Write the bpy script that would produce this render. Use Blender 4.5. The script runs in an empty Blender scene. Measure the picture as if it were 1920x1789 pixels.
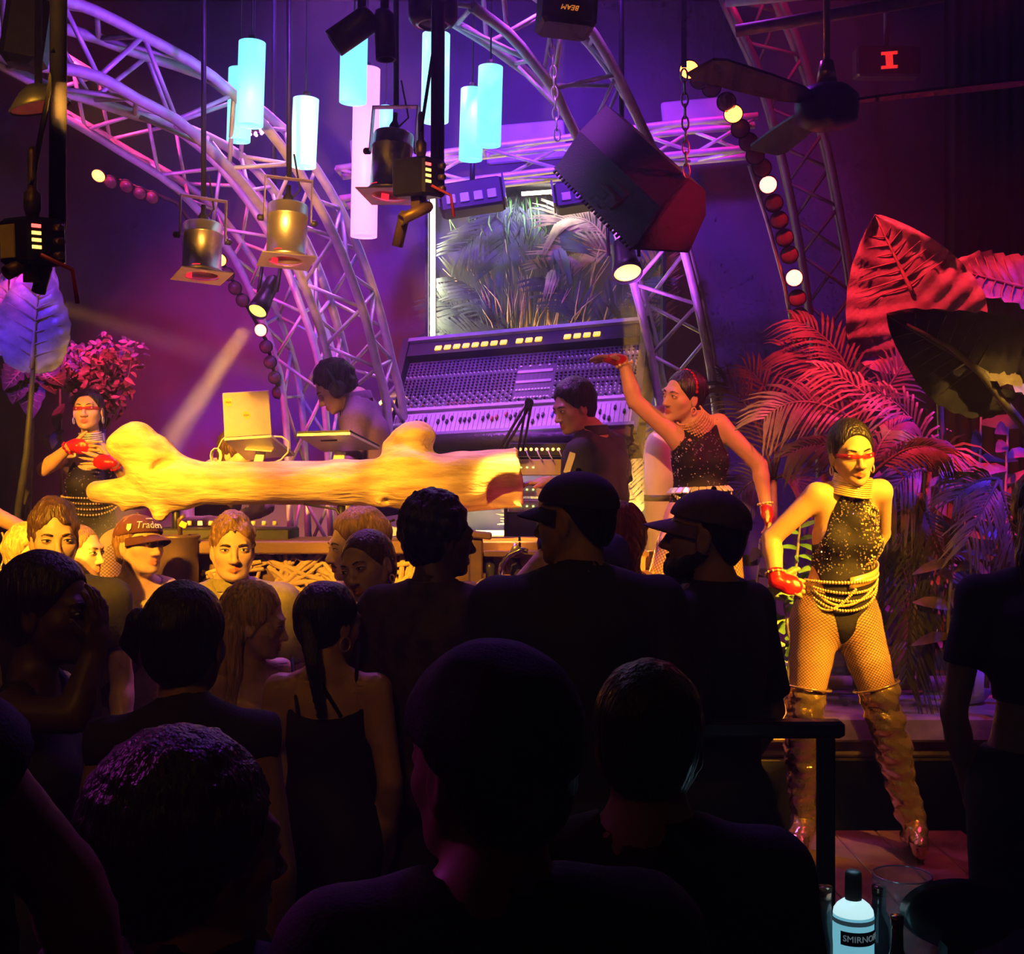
import bpy, math, random, time
import numpy as np
from mathutils import Vector, Matrix

# ------------------------------------------------------------------ camera, world, lights, exposure
F, CX, CY, CZ = 2300.0, 960.0, 894.5, 1.85        # focal length in pixels, image centre, eye height

def P(px, py, d):
    """point of the room that stands d metres in front of the camera at photo pixel (px, py)"""
    return Vector(((px - CX) * d / F, d, CZ - (py - CY) * d / F))

scene = bpy.context.scene
col = scene.collection
cam_data = bpy.data.cameras.new('camera')
cam_data.sensor_width = 36.0
cam_data.lens = 36.0 * F / 1920.0
cam_data.clip_end = 60
cam = bpy.data.objects.new('camera', cam_data)
cam.location = (0, 0, CZ)
cam.rotation_euler = (math.pi / 2, 0, 0)
col.objects.link(cam)
scene.camera = cam

scene.view_settings.view_transform = 'Standard'
scene.view_settings.look = 'None'
scene.view_settings.gamma = 1.0
scene.view_settings.use_curve_mapping = False
scene.view_settings.exposure = 0.0

world = bpy.data.worlds.new('club_air')
scene.world = world
world.use_nodes = True
wn = world.node_tree
wn.nodes.clear()
w_out = wn.nodes.new('ShaderNodeOutputWorld')
w_bg = wn.nodes.new('ShaderNodeBackground')
w_bg.inputs['Color'].default_value = (0, 0, 0, 1)
w_vol = wn.nodes.new('ShaderNodeVolumeScatter')      # stage haze in the air of the club
w_vol.inputs['Color'].default_value = (1, 1, 1, 1)
w_vol.inputs['Density'].default_value = 0.016
w_vol.inputs['Anisotropy'].default_value = 0.6
wn.links.new(w_bg.outputs[0], w_out.inputs['Surface'])
wn.links.new(w_vol.outputs[0], w_out.inputs['Volume'])
scene.cycles.max_bounces = 5
scene.cycles.diffuse_bounces = 2
scene.cycles.glossy_bounces = 3
scene.cycles.transmission_bounces = 5
scene.cycles.transparent_max_bounces = 10
scene.cycles.volume_bounces = 0
scene.cycles.sample_clamp_indirect = 20.0
scene.cycles.sample_clamp_direct = 0.0

def look_rot(frm, to):
    return (Vector(to) - Vector(frm)).to_track_quat('-Z', 'Y').to_euler()

def spot(name, frm, to, color, watts, angle=30, blend=0.4, size=0.06):
    l = bpy.data.lights.new(name, 'SPOT')
    l.energy = watts; l.color = color
    l.spot_size = math.radians(angle); l.spot_blend = blend; l.shadow_soft_size = size
    o = bpy.data.objects.new(name, l)
    o.location = frm; o.rotation_euler = look_rot(frm, to)
    col.objects.link(o)
    return o

def point(name, loc, color, watts, size=0.1):
    l = bpy.data.lights.new(name, 'POINT')
    l.energy = watts; l.color = color; l.shadow_soft_size = size
    o = bpy.data.objects.new(name, l); o.location = loc
    col.objects.link(o)
    return o

def area(name, frm, to, color, watts, sx, sy):
    l = bpy.data.lights.new(name, 'AREA')
    l.energy = watts; l.color = color; l.shape = 'RECTANGLE'; l.size = sx; l.size_y = sy
    o = bpy.data.objects.new(name, l); o.location = frm; o.rotation_euler = look_rot(frm, to)
    col.objects.link(o)
    return o

AMBER = (1.0, 0.42, 0.02); WARM = (1.0, 0.55, 0.12); RED = (1.0, 0.02, 0.05); PINK = (1.0, 0.05, 0.30)
VIOLET = (0.42, 0.05, 1.0); BLUE = (0.09, 0.03, 1.0); MAGENTA = (1.0, 0.10, 0.75)
scene.cycles.use_light_tree = False
scene.cycles.use_adaptive_sampling = True
scene.cycles.adaptive_threshold = 0.06
scene.cycles.adaptive_min_samples = 12
scene.cycles.max_bounces = 4
scene.cycles.diffuse_bounces = 1
# ------------------------------------------------------------------ stage lighting (unseen fixtures of the club rig and added spots)
# amber front-of-house profiles, hung behind the camera and shuttered to the stage front
spot('amber_profile_left', (-2.6, -1.4, 4.6), (-1.95, 5.6, 1.82), AMBER, 9000, 13.5, .45, .06)
spot('amber_profile_booth', (-2.2, -1.4, 4.7), (-1.15, 5.2, 1.72), AMBER, 5600, 13.5, .45, .06)
spot('amber_profile_log', (-1.4, -1.4, 4.7), (-0.30, 5.5, 1.78), AMBER, 3000, 11, .5, .06)
spot('amber_profile_dancer', (3.75, 1.2, 4.2), (1.28, 4.72, 1.62), AMBER, 8000, 13, .45, .06)
spot('amber_profile_dancer_fill', (-0.6, -1.4, 4.7), (1.30, 4.75, 1.50), AMBER, 700, 9, .6, .06)
spot('amber_profile_raised_arm', (-0.9, -1.2, 4.7), (0.80, 5.5, 2.05), (1.0, .30, .08), 2800, 8, .6, .06)
spot('amber_spill', (-1.0, -1.4, 4.9), (-0.9, 4.6, 1.3), AMBER, 70, 46, .9, .2)  # wide soft spot added in place of spill from the profiles
# violet and blue wash over the stage
spot('violet_wash_booth', (-0.9, 6.5, 4.9), (-0.75, 5.8, 1.6), (.62, .12, 1.0), 520, 72, .8, .12)
spot('violet_wash_console', (0.2, 4.6, 4.9), (0.0, 6.6, 2.2), (.52, .08, 1.0), 620, 34, .7, .1)
spot('blue_wash_truss', (-0.5, 4.2, 3.2), (-2.0, 5.6, 4.2), (.30, .04, 1.0), 190, 74, .9, .1)
spot('violet_wash_truss', (-2.4, 5.2, 3.0), (-1.2, 7.0, 3.3), (.60, .08, 1.0), 110, 76, .9, .1)
spot('blue_wash_wall', (0.1, 5.8, 4.9), (0.3, 8.6, 3.0), (.24, .03, 1.0), 620, 84, .9, .1)
spot('violet_truss_stage_right', (0.45, 6.0, 2.55), (1.0, 6.7, 3.4), (.50, .07, .9), 90, 66, .9, .1)
spot('violet_backlight', (0.2, 5.7, 5.0), (0.2, 1.6, 1.5), (.40, .05, 1.0), 150, 64, .9, .1)
# red and pink
spot('red_wash_plants', (0.9, 4.6, 4.4), (2.0, 6.0, 2.45), RED, 1300, 42, .7, .08)
spot('pink_wash_stage', (2.9, 4.6, 3.7), (0.9, 5.6, 1.9), (1.0, .03, .14), 330, 26, .7, .08)
spot('blue_wash_plants', (3.6, 4.4, 4.2), (2.55, 5.6, 2.2), (.10, .02, 1.0), 520, 36, .7, .08)
spot('pink_wash_floor', (2.7, 4.3, 4.6), (1.6, 5.0, 0.6), (1.0, .03, .22), 120, 30, .8, .08)
spot('red_wash_bush', (-2.9, 5.0, 3.6), (-2.3, 7.0, 2.4), (1.0, .03, .10), 520, 26, .7, .08)
spot('blue_wash_leaf', (-3.3, 3.6, 3.6), (-2.55, 6.1, 2.75), (.09, .02, 1.0), 1500, 17, .7, .08)
spot('red_wash_wall', (1.4, 6.4, 4.9), (1.4, 8.6, 2.8), (1.0, .01, .16), 80, 80, .9, .1)
# loose amber rays through the haze, then unseen spots aimed at single parts
spot('amber_ray_left', P(-120, 500, 5.4), P(470, 690, 6.4), (1, .42, .05), 22000, 5, .5, .03)
spot('amber_ray_top', P(1052, 40, 4.6), P(1010, 420, 4.9), (1, .42, .05), 2500, 11, .5, .03)
spot('amber_cans', (-0.9, 2.4, 2.6), (-0.95, 4.9, 3.05), (1, .40, .05), 900, 20, .6, .05)  # spot added to brighten the par cans, not a visible ray
spot('red_wash_speaker', (2.3, 4.4, 3.9), (0.72, 5.15, 3.05), (1, .01, .04), 420, 14, .7, .05)
spot('magenta_wash_left', (-2.6, 5.6, 4.9), (-1.5, 8.3, 2.0), (1.0, .04, .22), 900, 56, .9, .1)
spot('amber_leaf_stem', (3.5, 3.4, 2.7), P(1872, 720, 5.15), (1, .5, .1), 260, 7, .6, .03)  # small spot added to brighten the leaf stem
spot('blue_fill_pendants', (-0.7, 4.6, 5.0), (-0.7, 7.8, 3.7), (.07, .02, 1.0), 700, 64, .9, .1)  # spot added for the blue glow in the haze behind the tubes
spot('magenta_rim', (-2.9, 2.9, 3.2), (-0.9, 1.5, 1.2), (.8, .06, .8), 75, 34, .8, .08)  # unseen spot added to strengthen the rim on the nearest arm
spot('amber_boots', (2.9, 1.6, 3.9), (1.38, 4.75, 0.75), AMBER, 700, 9, .6, .05)
# ------------------------------------------------------------------ materials
MATS = {}
def mat(name, color, rough=0.6, metal=0.0, emit=None, estr=0.0, noise=0.0, nscale=20.0, bump=0.0, bscale=60.0,
        alpha=1.0, trans=0.0, spec=0.5, sheen=0.0, stretch=None, color2=None, tint=False, coat=0.0):
    if name in MATS: return MATS[name]
    m = bpy.data.materials.new(name); m.use_nodes = True
    nt = m.node_tree; b = nt.nodes['Principled BSDF']
    b.inputs['Roughness'].default_value = rough
    b.inputs['Metallic'].default_value = metal
    b.inputs['Specular IOR Level'].default_value = spec
    b.inputs['Alpha'].default_value = alpha
    b.inputs['Transmission Weight'].default_value = trans
    b.inputs['Coat Weight'].default_value = coat
    if sheen: b.inputs['Sheen Weight'].default_value = sheen
    c = (*color, 1.0)
    b.inputs['Base Color'].default_value = c
    src = None
    tc = None
    if noise or bump or color2:
        tc = nt.nodes.new('ShaderNodeTexCoord')
        mp = nt.nodes.new('ShaderNodeMapping')
        if stretch: mp.inputs['Scale'].default_value = stretch
        nt.links.new(tc.outputs['Object'], mp.inputs['Vector'])
    if noise or color2:
        nz = nt.nodes.new('ShaderNodeTexNoise'); nz.inputs['Scale'].default_value = nscale
        nz.inputs['Detail'].default_value = 4.0
        nt.links.new(mp.outputs[0], nz.inputs['Vector'])
        rp = nt.nodes.new('ShaderNodeValToRGB')
        c2 = color2 if color2 else tuple(min(1, x * (1 + noise)) for x in color)
        c1 = color if color2 else tuple(x * (1 - noise) for x in color)
        rp.color_ramp.elements[0].position = 0.3; rp.color_ramp.elements[1].position = 0.7
        rp.color_ramp.elements[0].color = (*c1, 1); rp.color_ramp.elements[1].color = (*c2, 1)
        nt.links.new(nz.outputs['Fac'], rp.inputs['Fac'])
        src = rp.outputs['Color']
    if tint:
        at = nt.nodes.new('ShaderNodeAttribute'); at.attribute_name = 'tint'
        mx = nt.nodes.new('ShaderNodeMix'); mx.data_type = 'RGBA'; mx.blend_type = 'MULTIPLY'
        mx.inputs[0].default_value = 1.0
        if src: nt.links.new(src, mx.inputs[6])
        else: mx.inputs[6].default_value = c
        nt.links.new(at.outputs['Color'], mx.inputs[7])
        src = mx.outputs[2]
    if src: nt.links.new(src, b.inputs['Base Color'])
    if bump:
        nb = nt.nodes.new('ShaderNodeTexNoise'); nb.inputs['Scale'].default_value = bscale
        nb.inputs['Detail'].default_value = 3.0
        nt.links.new(mp.outputs[0], nb.inputs['Vector'])
        bp = nt.nodes.new('ShaderNodeBump'); bp.inputs['Strength'].default_value = bump
        bp.inputs['Distance'].default_value = 0.01
        nt.links.new(nb.outputs['Fac'], bp.inputs['Height'])
        nt.links.new(bp.outputs['Normal'], b.inputs['Normal'])
    if emit:
        b.inputs['Emission Color'].default_value = (*emit, 1)
        b.inputs['Emission Strength'].default_value = estr
        m.cycles.emission_sampling = 'NONE'
    MATS[name] = m
    return m

# ------------------------------------------------------------------ objects
WL = {}
def tag(o, label=None, cat=None, group=None, kind=None):
    if label: o['label'] = label
    if cat: o['category'] = cat
    if group: o['group'] = group
    if kind: o['kind'] = kind
    return o

def put(o, parent=None, origin=None):
    """link a mesh object authored in world coordinates; parent keeps it in place"""
    col.objects.link(o)
    if parent is not None:
        o.parent = parent
        o.location = -WL[parent.name]
        WL[o.name] = Vector((0, 0, 0))
    else:
        WL[o.name] = Vector((0, 0, 0))
    return o

def thing(name, label, cat, loc=(0, 0, 0), group=None, parent=None):
    o = bpy.data.objects.new(name, None)
    o.empty_display_size = 0.1
    o.location = loc
    col.objects.link(o)
    WL[o.name] = Vector(loc)
    tag(o, label, cat, group)
    return o

def mesh_np(name, v, f, mats, parent=None, smooth=True, tintcol=None, fmat=None, uvz=None):
    """v (n,3) array, f (m,4) array of quads"""
    me = bpy.data.meshes.new(name)
    nv, nf = len(v), len(f)
    me.vertices.add(nv); me.loops.add(nf * 4); me.polygons.add(nf)
    me.vertices.foreach_set('co', np.asarray(v, np.float32).ravel())
    me.loops.foreach_set('vertex_index', np.asarray(f, np.int32).ravel())
    me.polygons.foreach_set('loop_start', np.arange(0, nf * 4, 4, dtype=np.int32))
    me.polygons.foreach_set('use_smooth', np.full(nf, smooth))
    if fmat is not None: me.polygons.foreach_set('material_index', np.asarray(fmat, np.int32))
    me.update(calc_edges=True)
    if tintcol is not None:
        ca = me.attributes.new('tint', 'FLOAT_COLOR', 'POINT')
        ca.data.foreach_set('color', np.concatenate([tintcol, np.ones((nv, 1))], 1).astype(np.float32).ravel())
    if uvz is not None:
        ca = me.attributes.new('wrap', 'FLOAT_VECTOR', 'POINT')
        ca.data.foreach_set('vector', np.asarray(uvz, np.float32).ravel())
    for m in (mats if isinstance(mats, (list, tuple)) else [mats]): me.materials.append(m)
    o = bpy.data.objects.new(name, me)
    return put(o, parent)

def frame(d, up=(0, 0, 1)):
    """3x3 with columns x, y, z where z runs along d"""
    z = Vector(d).normalized(); u = Vector(up)
    if abs(z.dot(u.normalized())) > 0.98: u = Vector((0, 1, 0))
    x = u.cross(z).normalized(); y = z.cross(x)
    return Matrix((x, y, z)).transposed()

def euler(rx=0, ry=0, rz=0):
    from mathutils import Euler
    return Euler((math.radians(rx), math.radians(ry), math.radians(rz)), 'XYZ').to_matrix()

class MB:
    """collects faces of one part"""
    def __init__(s): s.v = []; s.f = []; s.sm = []
    def add(s, vs, fs, smooth=False):
        b = len(s.v); s.v.extend([tuple(x) for x in vs])
        for q in fs: s.f.append(tuple(i + b for i in q)); s.sm.append(smooth)
        return s
    def box(s, c, size, R=None, ch=0.0):
        hx, hy, hz = [x / 2 for x in size]; c = Vector(c)
        if ch <= 0:
            pts = [Vector((x, y, z)) for x in (-hx, hx) for y in (-hy, hy) for z in (-hz, hz)]
            fs = [(0, 1, 3, 2), (4, 6, 7, 5), (0, 4, 5, 1), (2, 3, 7, 6), (0, 2, 6, 4), (1, 5, 7, 3)]
        else:   # chamfered vertical profile: octagonal rings
            pts = []; fs = []
            ch = min(ch, hx * .9, hy * .9, hz * .9)
            rings = []
            for z, k in ((-hz, ch), (-hz + ch, 0), (hz - ch, 0), (hz, ch)):
                a, b = hx - k, hy - k; q = ch
                ring = [(-a + q, -b), (a - q, -b), (a, -b + q), (a, b - q), (a - q, b), (-a + q, b), (-a, b - q), (-a, -b + q)]
                rings.append([len(pts) + i for i in range(8)]); pts += [Vector((x, y, z)) for x, y in ring]
            for r0, r1 in zip(rings, rings[1:]):
                for i in range(8): fs.append((r0[i], r0[(i + 1) % 8], r1[(i + 1) % 8], r1[i]))
            fs.append(tuple(reversed(rings[0]))); fs.append(tuple(rings[-1]))
        if R is not None: pts = [R @ p for p in pts]
        return s.add([p + c for p in pts], fs)
    def tube(s, pts, r, n=8, smooth=True, closed=False):
        pts = [Vector(p) for p in pts]; m = len(pts)
        rs = r if isinstance(r, (list, tuple)) else [r] * m
        vs = []; fs = []
        prev = None
        for i in range(m):
            if closed: t = pts[(i + 1) % m] - pts[i - 1]
            else: t = pts[min(i + 1, m - 1)] - pts[max(i - 1, 0)]
            t.normalize()
            if prev is None:
                u = Vector((0, 0, 1)) if abs(t.z) < .95 else Vector((1, 0, 0))
                x = u.cross(t).normalized()
            else:
                x = (prev - t * prev.dot(t)).normalized()
            prev = x; y = t.cross(x)
            for k in range(n):
                a = 2 * math.pi * k / n
                vs.append(pts[i] + (x * math.cos(a) + y * math.sin(a)) * rs[i])
        for i in range(m if closed else m - 1):
            j = (i + 1) % m
            for k in range(n): fs.append((i * n + k, i * n + (k + 1) % n, j * n + (k + 1) % n, j * n + k))
        s.add(vs, fs, smooth)
        if not closed:
            b = len(s.v) - len(vs)
            s.f.append(tuple(b + k for k in reversed(range(n)))); s.sm.append(False)
            s.f.append(tuple(b + (m - 1) * n + k for k in range(n))); s.sm.append(False)
        return s
    def lathe(s, prof, c=(0, 0, 0), R=None, n=24, smooth=True, cap=True):
        c = Vector(c); vs = []; fs = []
        for r, z in prof:
            for k in range(n):
                a = 2 * math.pi * k / n; p = Vector((r * math.cos(a), r * math.sin(a), z))
                vs.append((R @ p if R is not None else p) + c)
        for i in range(len(prof) - 1):
            for k in range(n): fs.append((i * n + k, i * n + (k + 1) % n, (i + 1) * n + (k + 1) % n, (i + 1) * n + k))
        s.add(vs, fs, smooth)
        b = len(s.v) - len(vs)
        if cap:
            if prof[0][0] > 1e-5: s.f.append(tuple(b + k for k in reversed(range(n)))); s.sm.append(False)
            if prof[-1][0] > 1e-5: s.f.append(tuple(b + (len(prof) - 1) * n + k for k in range(n))); s.sm.append(False)
        return s
    def ball(s, c, r, nu=10, nv=6, R=None):
        rr = r if isinstance(r, (tuple, list)) else (r, r, r)
        prof = [(max(math.sin(math.pi * i / nv), 1e-4), -math.cos(math.pi * i / nv)) for i in range(nv + 1)]
        c = Vector(c); vs = []; fs = []
        for a, z in prof:
            for k in range(nu):
                t = 2 * math.pi * k / nu; p = Vector((a * math.cos(t) * rr[0], a * math.sin(t) * rr[1], z * rr[2]))
                vs.append((R @ p if R is not None else p) + c)
        for i in range(nv):
            for k in range(nu): fs.append((i * nu + k, i * nu + (k + 1) % nu, (i + 1) * nu + (k + 1) % nu, (i + 1) * nu + k))
        return s.add(vs, fs, True)
    def prism(s, poly, h, c=(0, 0, 0), R=None):
        c = Vector(c); n = len(poly)
        pts = [Vector((x, y, -h / 2)) for x, y in poly] + [Vector((x, y, h / 2)) for x, y in poly]
        if R is not None: pts = [R @ p for p in pts]
        fs = [tuple(reversed(range(n))), tuple(range(n, 2 * n))] + [(i, (i + 1) % n, n + (i + 1) % n, n + i) for i in range(n)]
        return s.add([p + c for p in pts], fs)
    def build(s, name, m, parent=None, label=None, kind=None):
        me = bpy.data.meshes.new(name)
        me.from_pydata(s.v, [], s.f)
        me.polygons.foreach_set('use_smooth', s.sm)
        for x in (m if isinstance(m, (list, tuple)) else [m]): me.materials.append(x)
        me.update()
        o = bpy.data.objects.new(name, me)
        put(o, parent)
        if label: o['label'] = label
        if kind: o['kind'] = kind
        return o

def copy_part(src, parent, loc, rot=None, name=None, scale=None):
    o = src.copy(); col.objects.link(o)
    o.parent = parent
    o.location = Vector(loc) - (WL[parent.name] if parent else Vector((0, 0, 0)))
    if rot is not None: o.rotation_euler = rot
    if scale is not None: o.scale = scale
    WL[o.name] = Vector(loc)
    return o

# ------------------------------------------------------------------ signed distance surfaces (organic shapes)
class Q:
    __slots__ = ('k', 'a', 'b', 'r1', 'r2', 'M', 'bl', 'tag', 'op', 'flat')
    def __init__(s, k, a, b=None, r1=0, r2=0, M=None, bl=0.02, tag='', op='u', flat=False):
        s.k, s.a, s.b, s.r1, s.r2, s.M, s.bl, s.tag, s.op, s.flat = k, np.array(a, float), None if b is None else np.array(b, float), r1, r2, M, bl, tag, op, flat
    def grow(s, off):
        if s.k == 'c': return Q('c', s.a, s.b, s.r1 + off, s.r2 + off, None, s.bl, s.tag, s.op, s.flat)
        return Q('e', s.a, None, np.array(s.r1) + off, 0, s.M, s.bl, s.tag, s.op, s.flat)
    def bbox(s):
        if s.k == 'c':
            r = max(s.r1, s.r2)
            return np.minimum(s.a, s.b) - r, np.maximum(s.a, s.b) + r
        e = np.sqrt(((s.M.T * np.array(s.r1)) ** 2).sum(1)) if s.M is not None else np.array(s.r1)
        return s.a - e, s.a + e

def cap(a, b, r1, r2=None, bl=0.02, tag='', op='u', flat=False):
    return Q('c', a, b, r1, r1 if r2 is None else r2, None, bl, tag, op, flat)
def ell(c, r, M=None, bl=0.02, tag='', op='u'):
    return Q('e', c, None, np.array(r, float), 0, None if M is None else np.array(M, float), bl, tag, op)

def smin(a, b, k):
    h = np.maximum(k - np.abs(a - b), 0) / k
    return np.minimum(a, b) - h * h * k * 0.25

def sdf_grid(prims, lo, n, h, cuts=(), noise=None):
    X = (lo[0] + np.arange(n[0]) * h).astype(np.float32)
    Y = (lo[1] + np.arange(n[1]) * h).astype(np.float32)
    Z = (lo[2] + np.arange(n[2]) * h).astype(np.float32)
    V = np.full(n, 0.06, np.float32)
    for p in prims:
        a, b = p.bbox(); pad = p.bl + 2.5 * h + (noise[0] if noise else 0)
        i0 = np.maximum(np.floor((a - pad - lo) / h).astype(int), 0)
        i1 = np.minimum(np.ceil((b + pad - lo) / h).astype(int) + 1, n)
        if (i1 <= i0).any(): continue
        sl = tuple(slice(x, y) for x, y in zip(i0, i1))
        x = X[sl[0]][:, None, None] - np.float32(p.a[0]); y = Y[sl[1]][None, :, None] - np.float32(p.a[1]); z = Z[sl[2]][None, None, :] - np.float32(p.a[2])
        if p.k == 'c':
            B = (p.b - p.a).astype(np.float32); bb = max(float((B * B).sum()), 1e-9)
            t0 = (x * B[0] + y * B[1] + z * B[2]) / np.float32(bb); t = np.clip(t0, 0, 1)
            d = np.sqrt((x - t * B[0]) ** 2 + (y - t * B[1]) ** 2 + (z - t * B[2]) ** 2) - np.float32(p.r1) - np.float32(p.r2 - p.r1) * t
            if p.flat: d = np.maximum(d, (t0 - 1) * np.float32(math.sqrt(bb)))
        else:
            if p.M is not None:
                M = p.M.astype(np.float32)
                x, y, z = M[0, 0] * x + M[0, 1] * y + M[0, 2] * z, M[1, 0] * x + M[1, 1] * y + M[1, 2] * z, M[2, 0] * x + M[2, 1] * y + M[2, 2] * z
            r = np.array(p.r1, np.float32)
            k0 = np.sqrt((x / r[0]) ** 2 + (y / r[1]) ** 2 + (z / r[2]) ** 2)
            k1 = np.sqrt((x / r[0] ** 2) ** 2 + (y / r[1] ** 2) ** 2 + (z / r[2] ** 2) ** 2)
            d = k0 * (k0 - 1) / np.maximum(k1, 1e-6)
        if p.op == 'u': V[sl] = smin(V[sl], d, np.float32(max(p.bl, 1e-4)))
        elif p.op == 's': V[sl] = -smin(-V[sl], d, np.float32(max(p.bl, 1e-4)))
    if noise:
        amp, freq, seed, stretch = noise
        rng = np.random.RandomState(seed)
        N = np.zeros(n, np.float32)
        for o in range(3):
            for q in range(3):
                k = rng.normal(size=3); k = k / np.linalg.norm(k) * freq * (1.9 ** o) * np.array(stretch)
                ph = rng.rand() * 6.28
                ex = np.exp(1j * (k[0] * X + ph)).astype(np.complex64)[:, None, None]
                ey = np.exp(1j * k[1] * Y).astype(np.complex64)[None, :, None]
                ez = np.exp(1j * k[2] * Z).astype(np.complex64)[None, None, :]
                N += ((ex * ey) * ez).real.astype(np.float32) * np.float32(amp / 3 / (1.6 ** o))
        V += N
    for (nv, d0) in cuts:
        nv = np.array(nv, np.float32); nv = nv / np.linalg.norm(nv) if False else nv
        V = np.maximum(V, X[:, None, None] * nv[0] + Y[None, :, None] * nv[1] + Z[None, None, :] * nv[2] - np.float32(d0))
    return V

def surface_nets(V, lo, h):
    nx, ny, nz = V.shape
    S = V < 0
    cnt = np.zeros((nx - 1, ny - 1, nz - 1), np.int8)
    for a in (0, 1):
        for b in (0, 1):
            for c in (0, 1): cnt += S[a:nx - 1 + a, b:ny - 1 + b, c:nz - 1 + c]
    act = (cnt > 0) & (cnt < 8)
    I, J, K = np.nonzero(act)
    m = len(I)
    if m == 0: return np.zeros((0, 3)), np.zeros((0, 4), int)
    acc = np.zeros((m, 3), np.float32); num = np.zeros(m, np.float32)
    cor = [(a, b, c) for a in (0, 1) for b in (0, 1) for c in (0, 1)]
    for a in cor:
        for ax in range(3):
            if a[ax]: continue
            b = list(a); b[ax] = 1
            va = V[I + a[0], J + a[1], K + a[2]]; vb = V[I + b[0], J + b[1], K + b[2]]
            x = (va < 0) != (vb < 0)
            t = np.where(x, va / np.where(x, va - vb, 1), 0)
            for q in range(3):
                acc[:, q] += np.where(x, a[q] + (t if q == ax else 0), 0)
            num += x
    P_ = acc / num[:, None] + np.stack([I, J, K], 1)
    verts = np.asarray(lo) + P_ * h
    idx = np.full(act.shape, -1, np.int32); idx[I, J, K] = np.arange(m)
    faces = []
    for ax in range(3):
        A = [slice(None)] * 3; B = [slice(None)] * 3
        A[ax] = slice(0, -1); B[ax] = slice(1, None)
        sa, sb = S[tuple(A)], S[tuple(B)]
        ch = sa != sb
        o1, o2 = (ax + 1) % 3, (ax + 2) % 3
        i = np.array(np.nonzero(ch))
        ok = (i[o1] > 0) & (i[o2] > 0) & (i[o1] < act.shape[o1]) & (i[o2] < act.shape[o2])
        i = i[:, ok]
        inside = sa[tuple(i)]
        def g(d1, d2):
            j = i.copy(); j[o1] -= d1; j[o2] -= d2
            return idx[tuple(j)]
        q = np.stack([g(1, 1), g(0, 1), g(0, 0), g(1, 0)], 1)
        q[~inside] = q[~inside][:, ::-1]
        faces.append(q)
    f = np.concatenate(faces)
    return verts, f[(f >= 0).all(1)]

def sdf_mesh(prims, h, boxes=(), cuts=(), noise=None, bound=None):
    """iso-surface of prims; boxes = [(lo, hi, h_fine)] are re-meshed finer inside the same surface"""
    us = [p for p in prims if p.op == 'u']
    los = np.array([p.bbox()[0] for p in us]).min(0); his = np.array([p.bbox()[1] for p in us]).max(0)
    if bound is not None: los = np.maximum(los, bound[0]); his = np.minimum(his, bound[1])
    def grab(lo, hi, hh):
        n = np.ceil((hi - lo) / hh).astype(int) + 1
        return surface_nets(sdf_grid(prims, lo, tuple(n), hh, cuts, noise), lo, hh)
    pad = 3 * h + (noise[0] * 2 if noise else 0)
    v, f = grab(los - pad, his + pad, h)
    for (blo, bhi, hf) in boxes:
        blo = np.array(blo, float); bhi = np.array(bhi, float)
        c = v[f].mean(1)
        inn = ((c > blo + h * .6) & (c < bhi - h * .6)).all(1)
        f = f[~inn]
        v2, f2 = grab(blo - 3 * hf, bhi + 3 * hf, hf)
        c2 = v2[f2].mean(1)
        f2 = f2[((c2 > blo) & (c2 < bhi)).all(1)]
        f = np.concatenate([f, f2 + len(v)]); v = np.concatenate([v, v2])
    if len(boxes):
        used = np.zeros(len(v), bool); used[f.ravel()] = True
        rm = np.cumsum(used) - 1
        v = v[used]; f = rm[f]
    return v, f
# ------------------------------------------------------------------ people
def Rz(a): c, s = math.cos(a), math.sin(a); return np.array([[c, -s, 0], [s, c, 0], [0, 0, 1.]])
def Rx(a): c, s = math.cos(a), math.sin(a); return np.array([[1., 0, 0], [0, c, -s], [0, s, c]])
def Ry(a): c, s = math.cos(a), math.sin(a); return np.array([[c, 0, s], [0, 1., 0], [-s, 0, c]])
FACE_CAM = np.array([[-1., 0, 0], [0, -1., 0], [0, 0, 1.]])
def orient(yaw=0, pitch=0, roll=0):
    """columns: person's right, forward, up. yaw 0 faces the camera, positive turns to picture right"""
    r = math.radians
    return Rz(r(yaw)) @ FACE_CAM @ Rx(r(pitch)) @ Ry(r(roll))
def nrm(v): v = np.array(v, float); return v / max(np.linalg.norm(v), 1e-9)
def A(v): return np.array(v, float)

SKIN = {}
def skin(name, c):
    return mat('skin_' + name, c, rough=0.46, noise=0.06, nscale=30, tint=True, spec=0.45)
skin('fair', (0.72, 0.47, 0.36)); skin('tan', (0.58, 0.34, 0.22)); skin('brown', (0.36, 0.19, 0.11)); skin('dark', (0.10, 0.055, 0.035))
def hairmat(name, c):
    return mat('hair_' + name, c, rough=0.38, noise=0.5, nscale=90, bump=0.9, bscale=120, stretch=(1, 1, 0.12), spec=0.6)
HAIR_BLACK = hairmat('black', (0.012, 0.009, 0.008)); HAIR_BROWN = hairmat('brown', (0.10, 0.05, 0.025))
HAIR_BLOND = hairmat('blond', (0.66, 0.42, 0.18)); HAIR_RED = hairmat('red', (0.30, 0.035, 0.02)); HAIR_LIGHT = hairmat('light_brown', (0.26, 0.14, 0.06))
EYE_WHITE = mat('eye_white', (0.75, 0.73, 0.70), rough=0.15, noise=0.03)
EYE_DARK = mat('eye_iris', (0.02, 0.012, 0.008), rough=0.1, noise=0.2)

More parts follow.
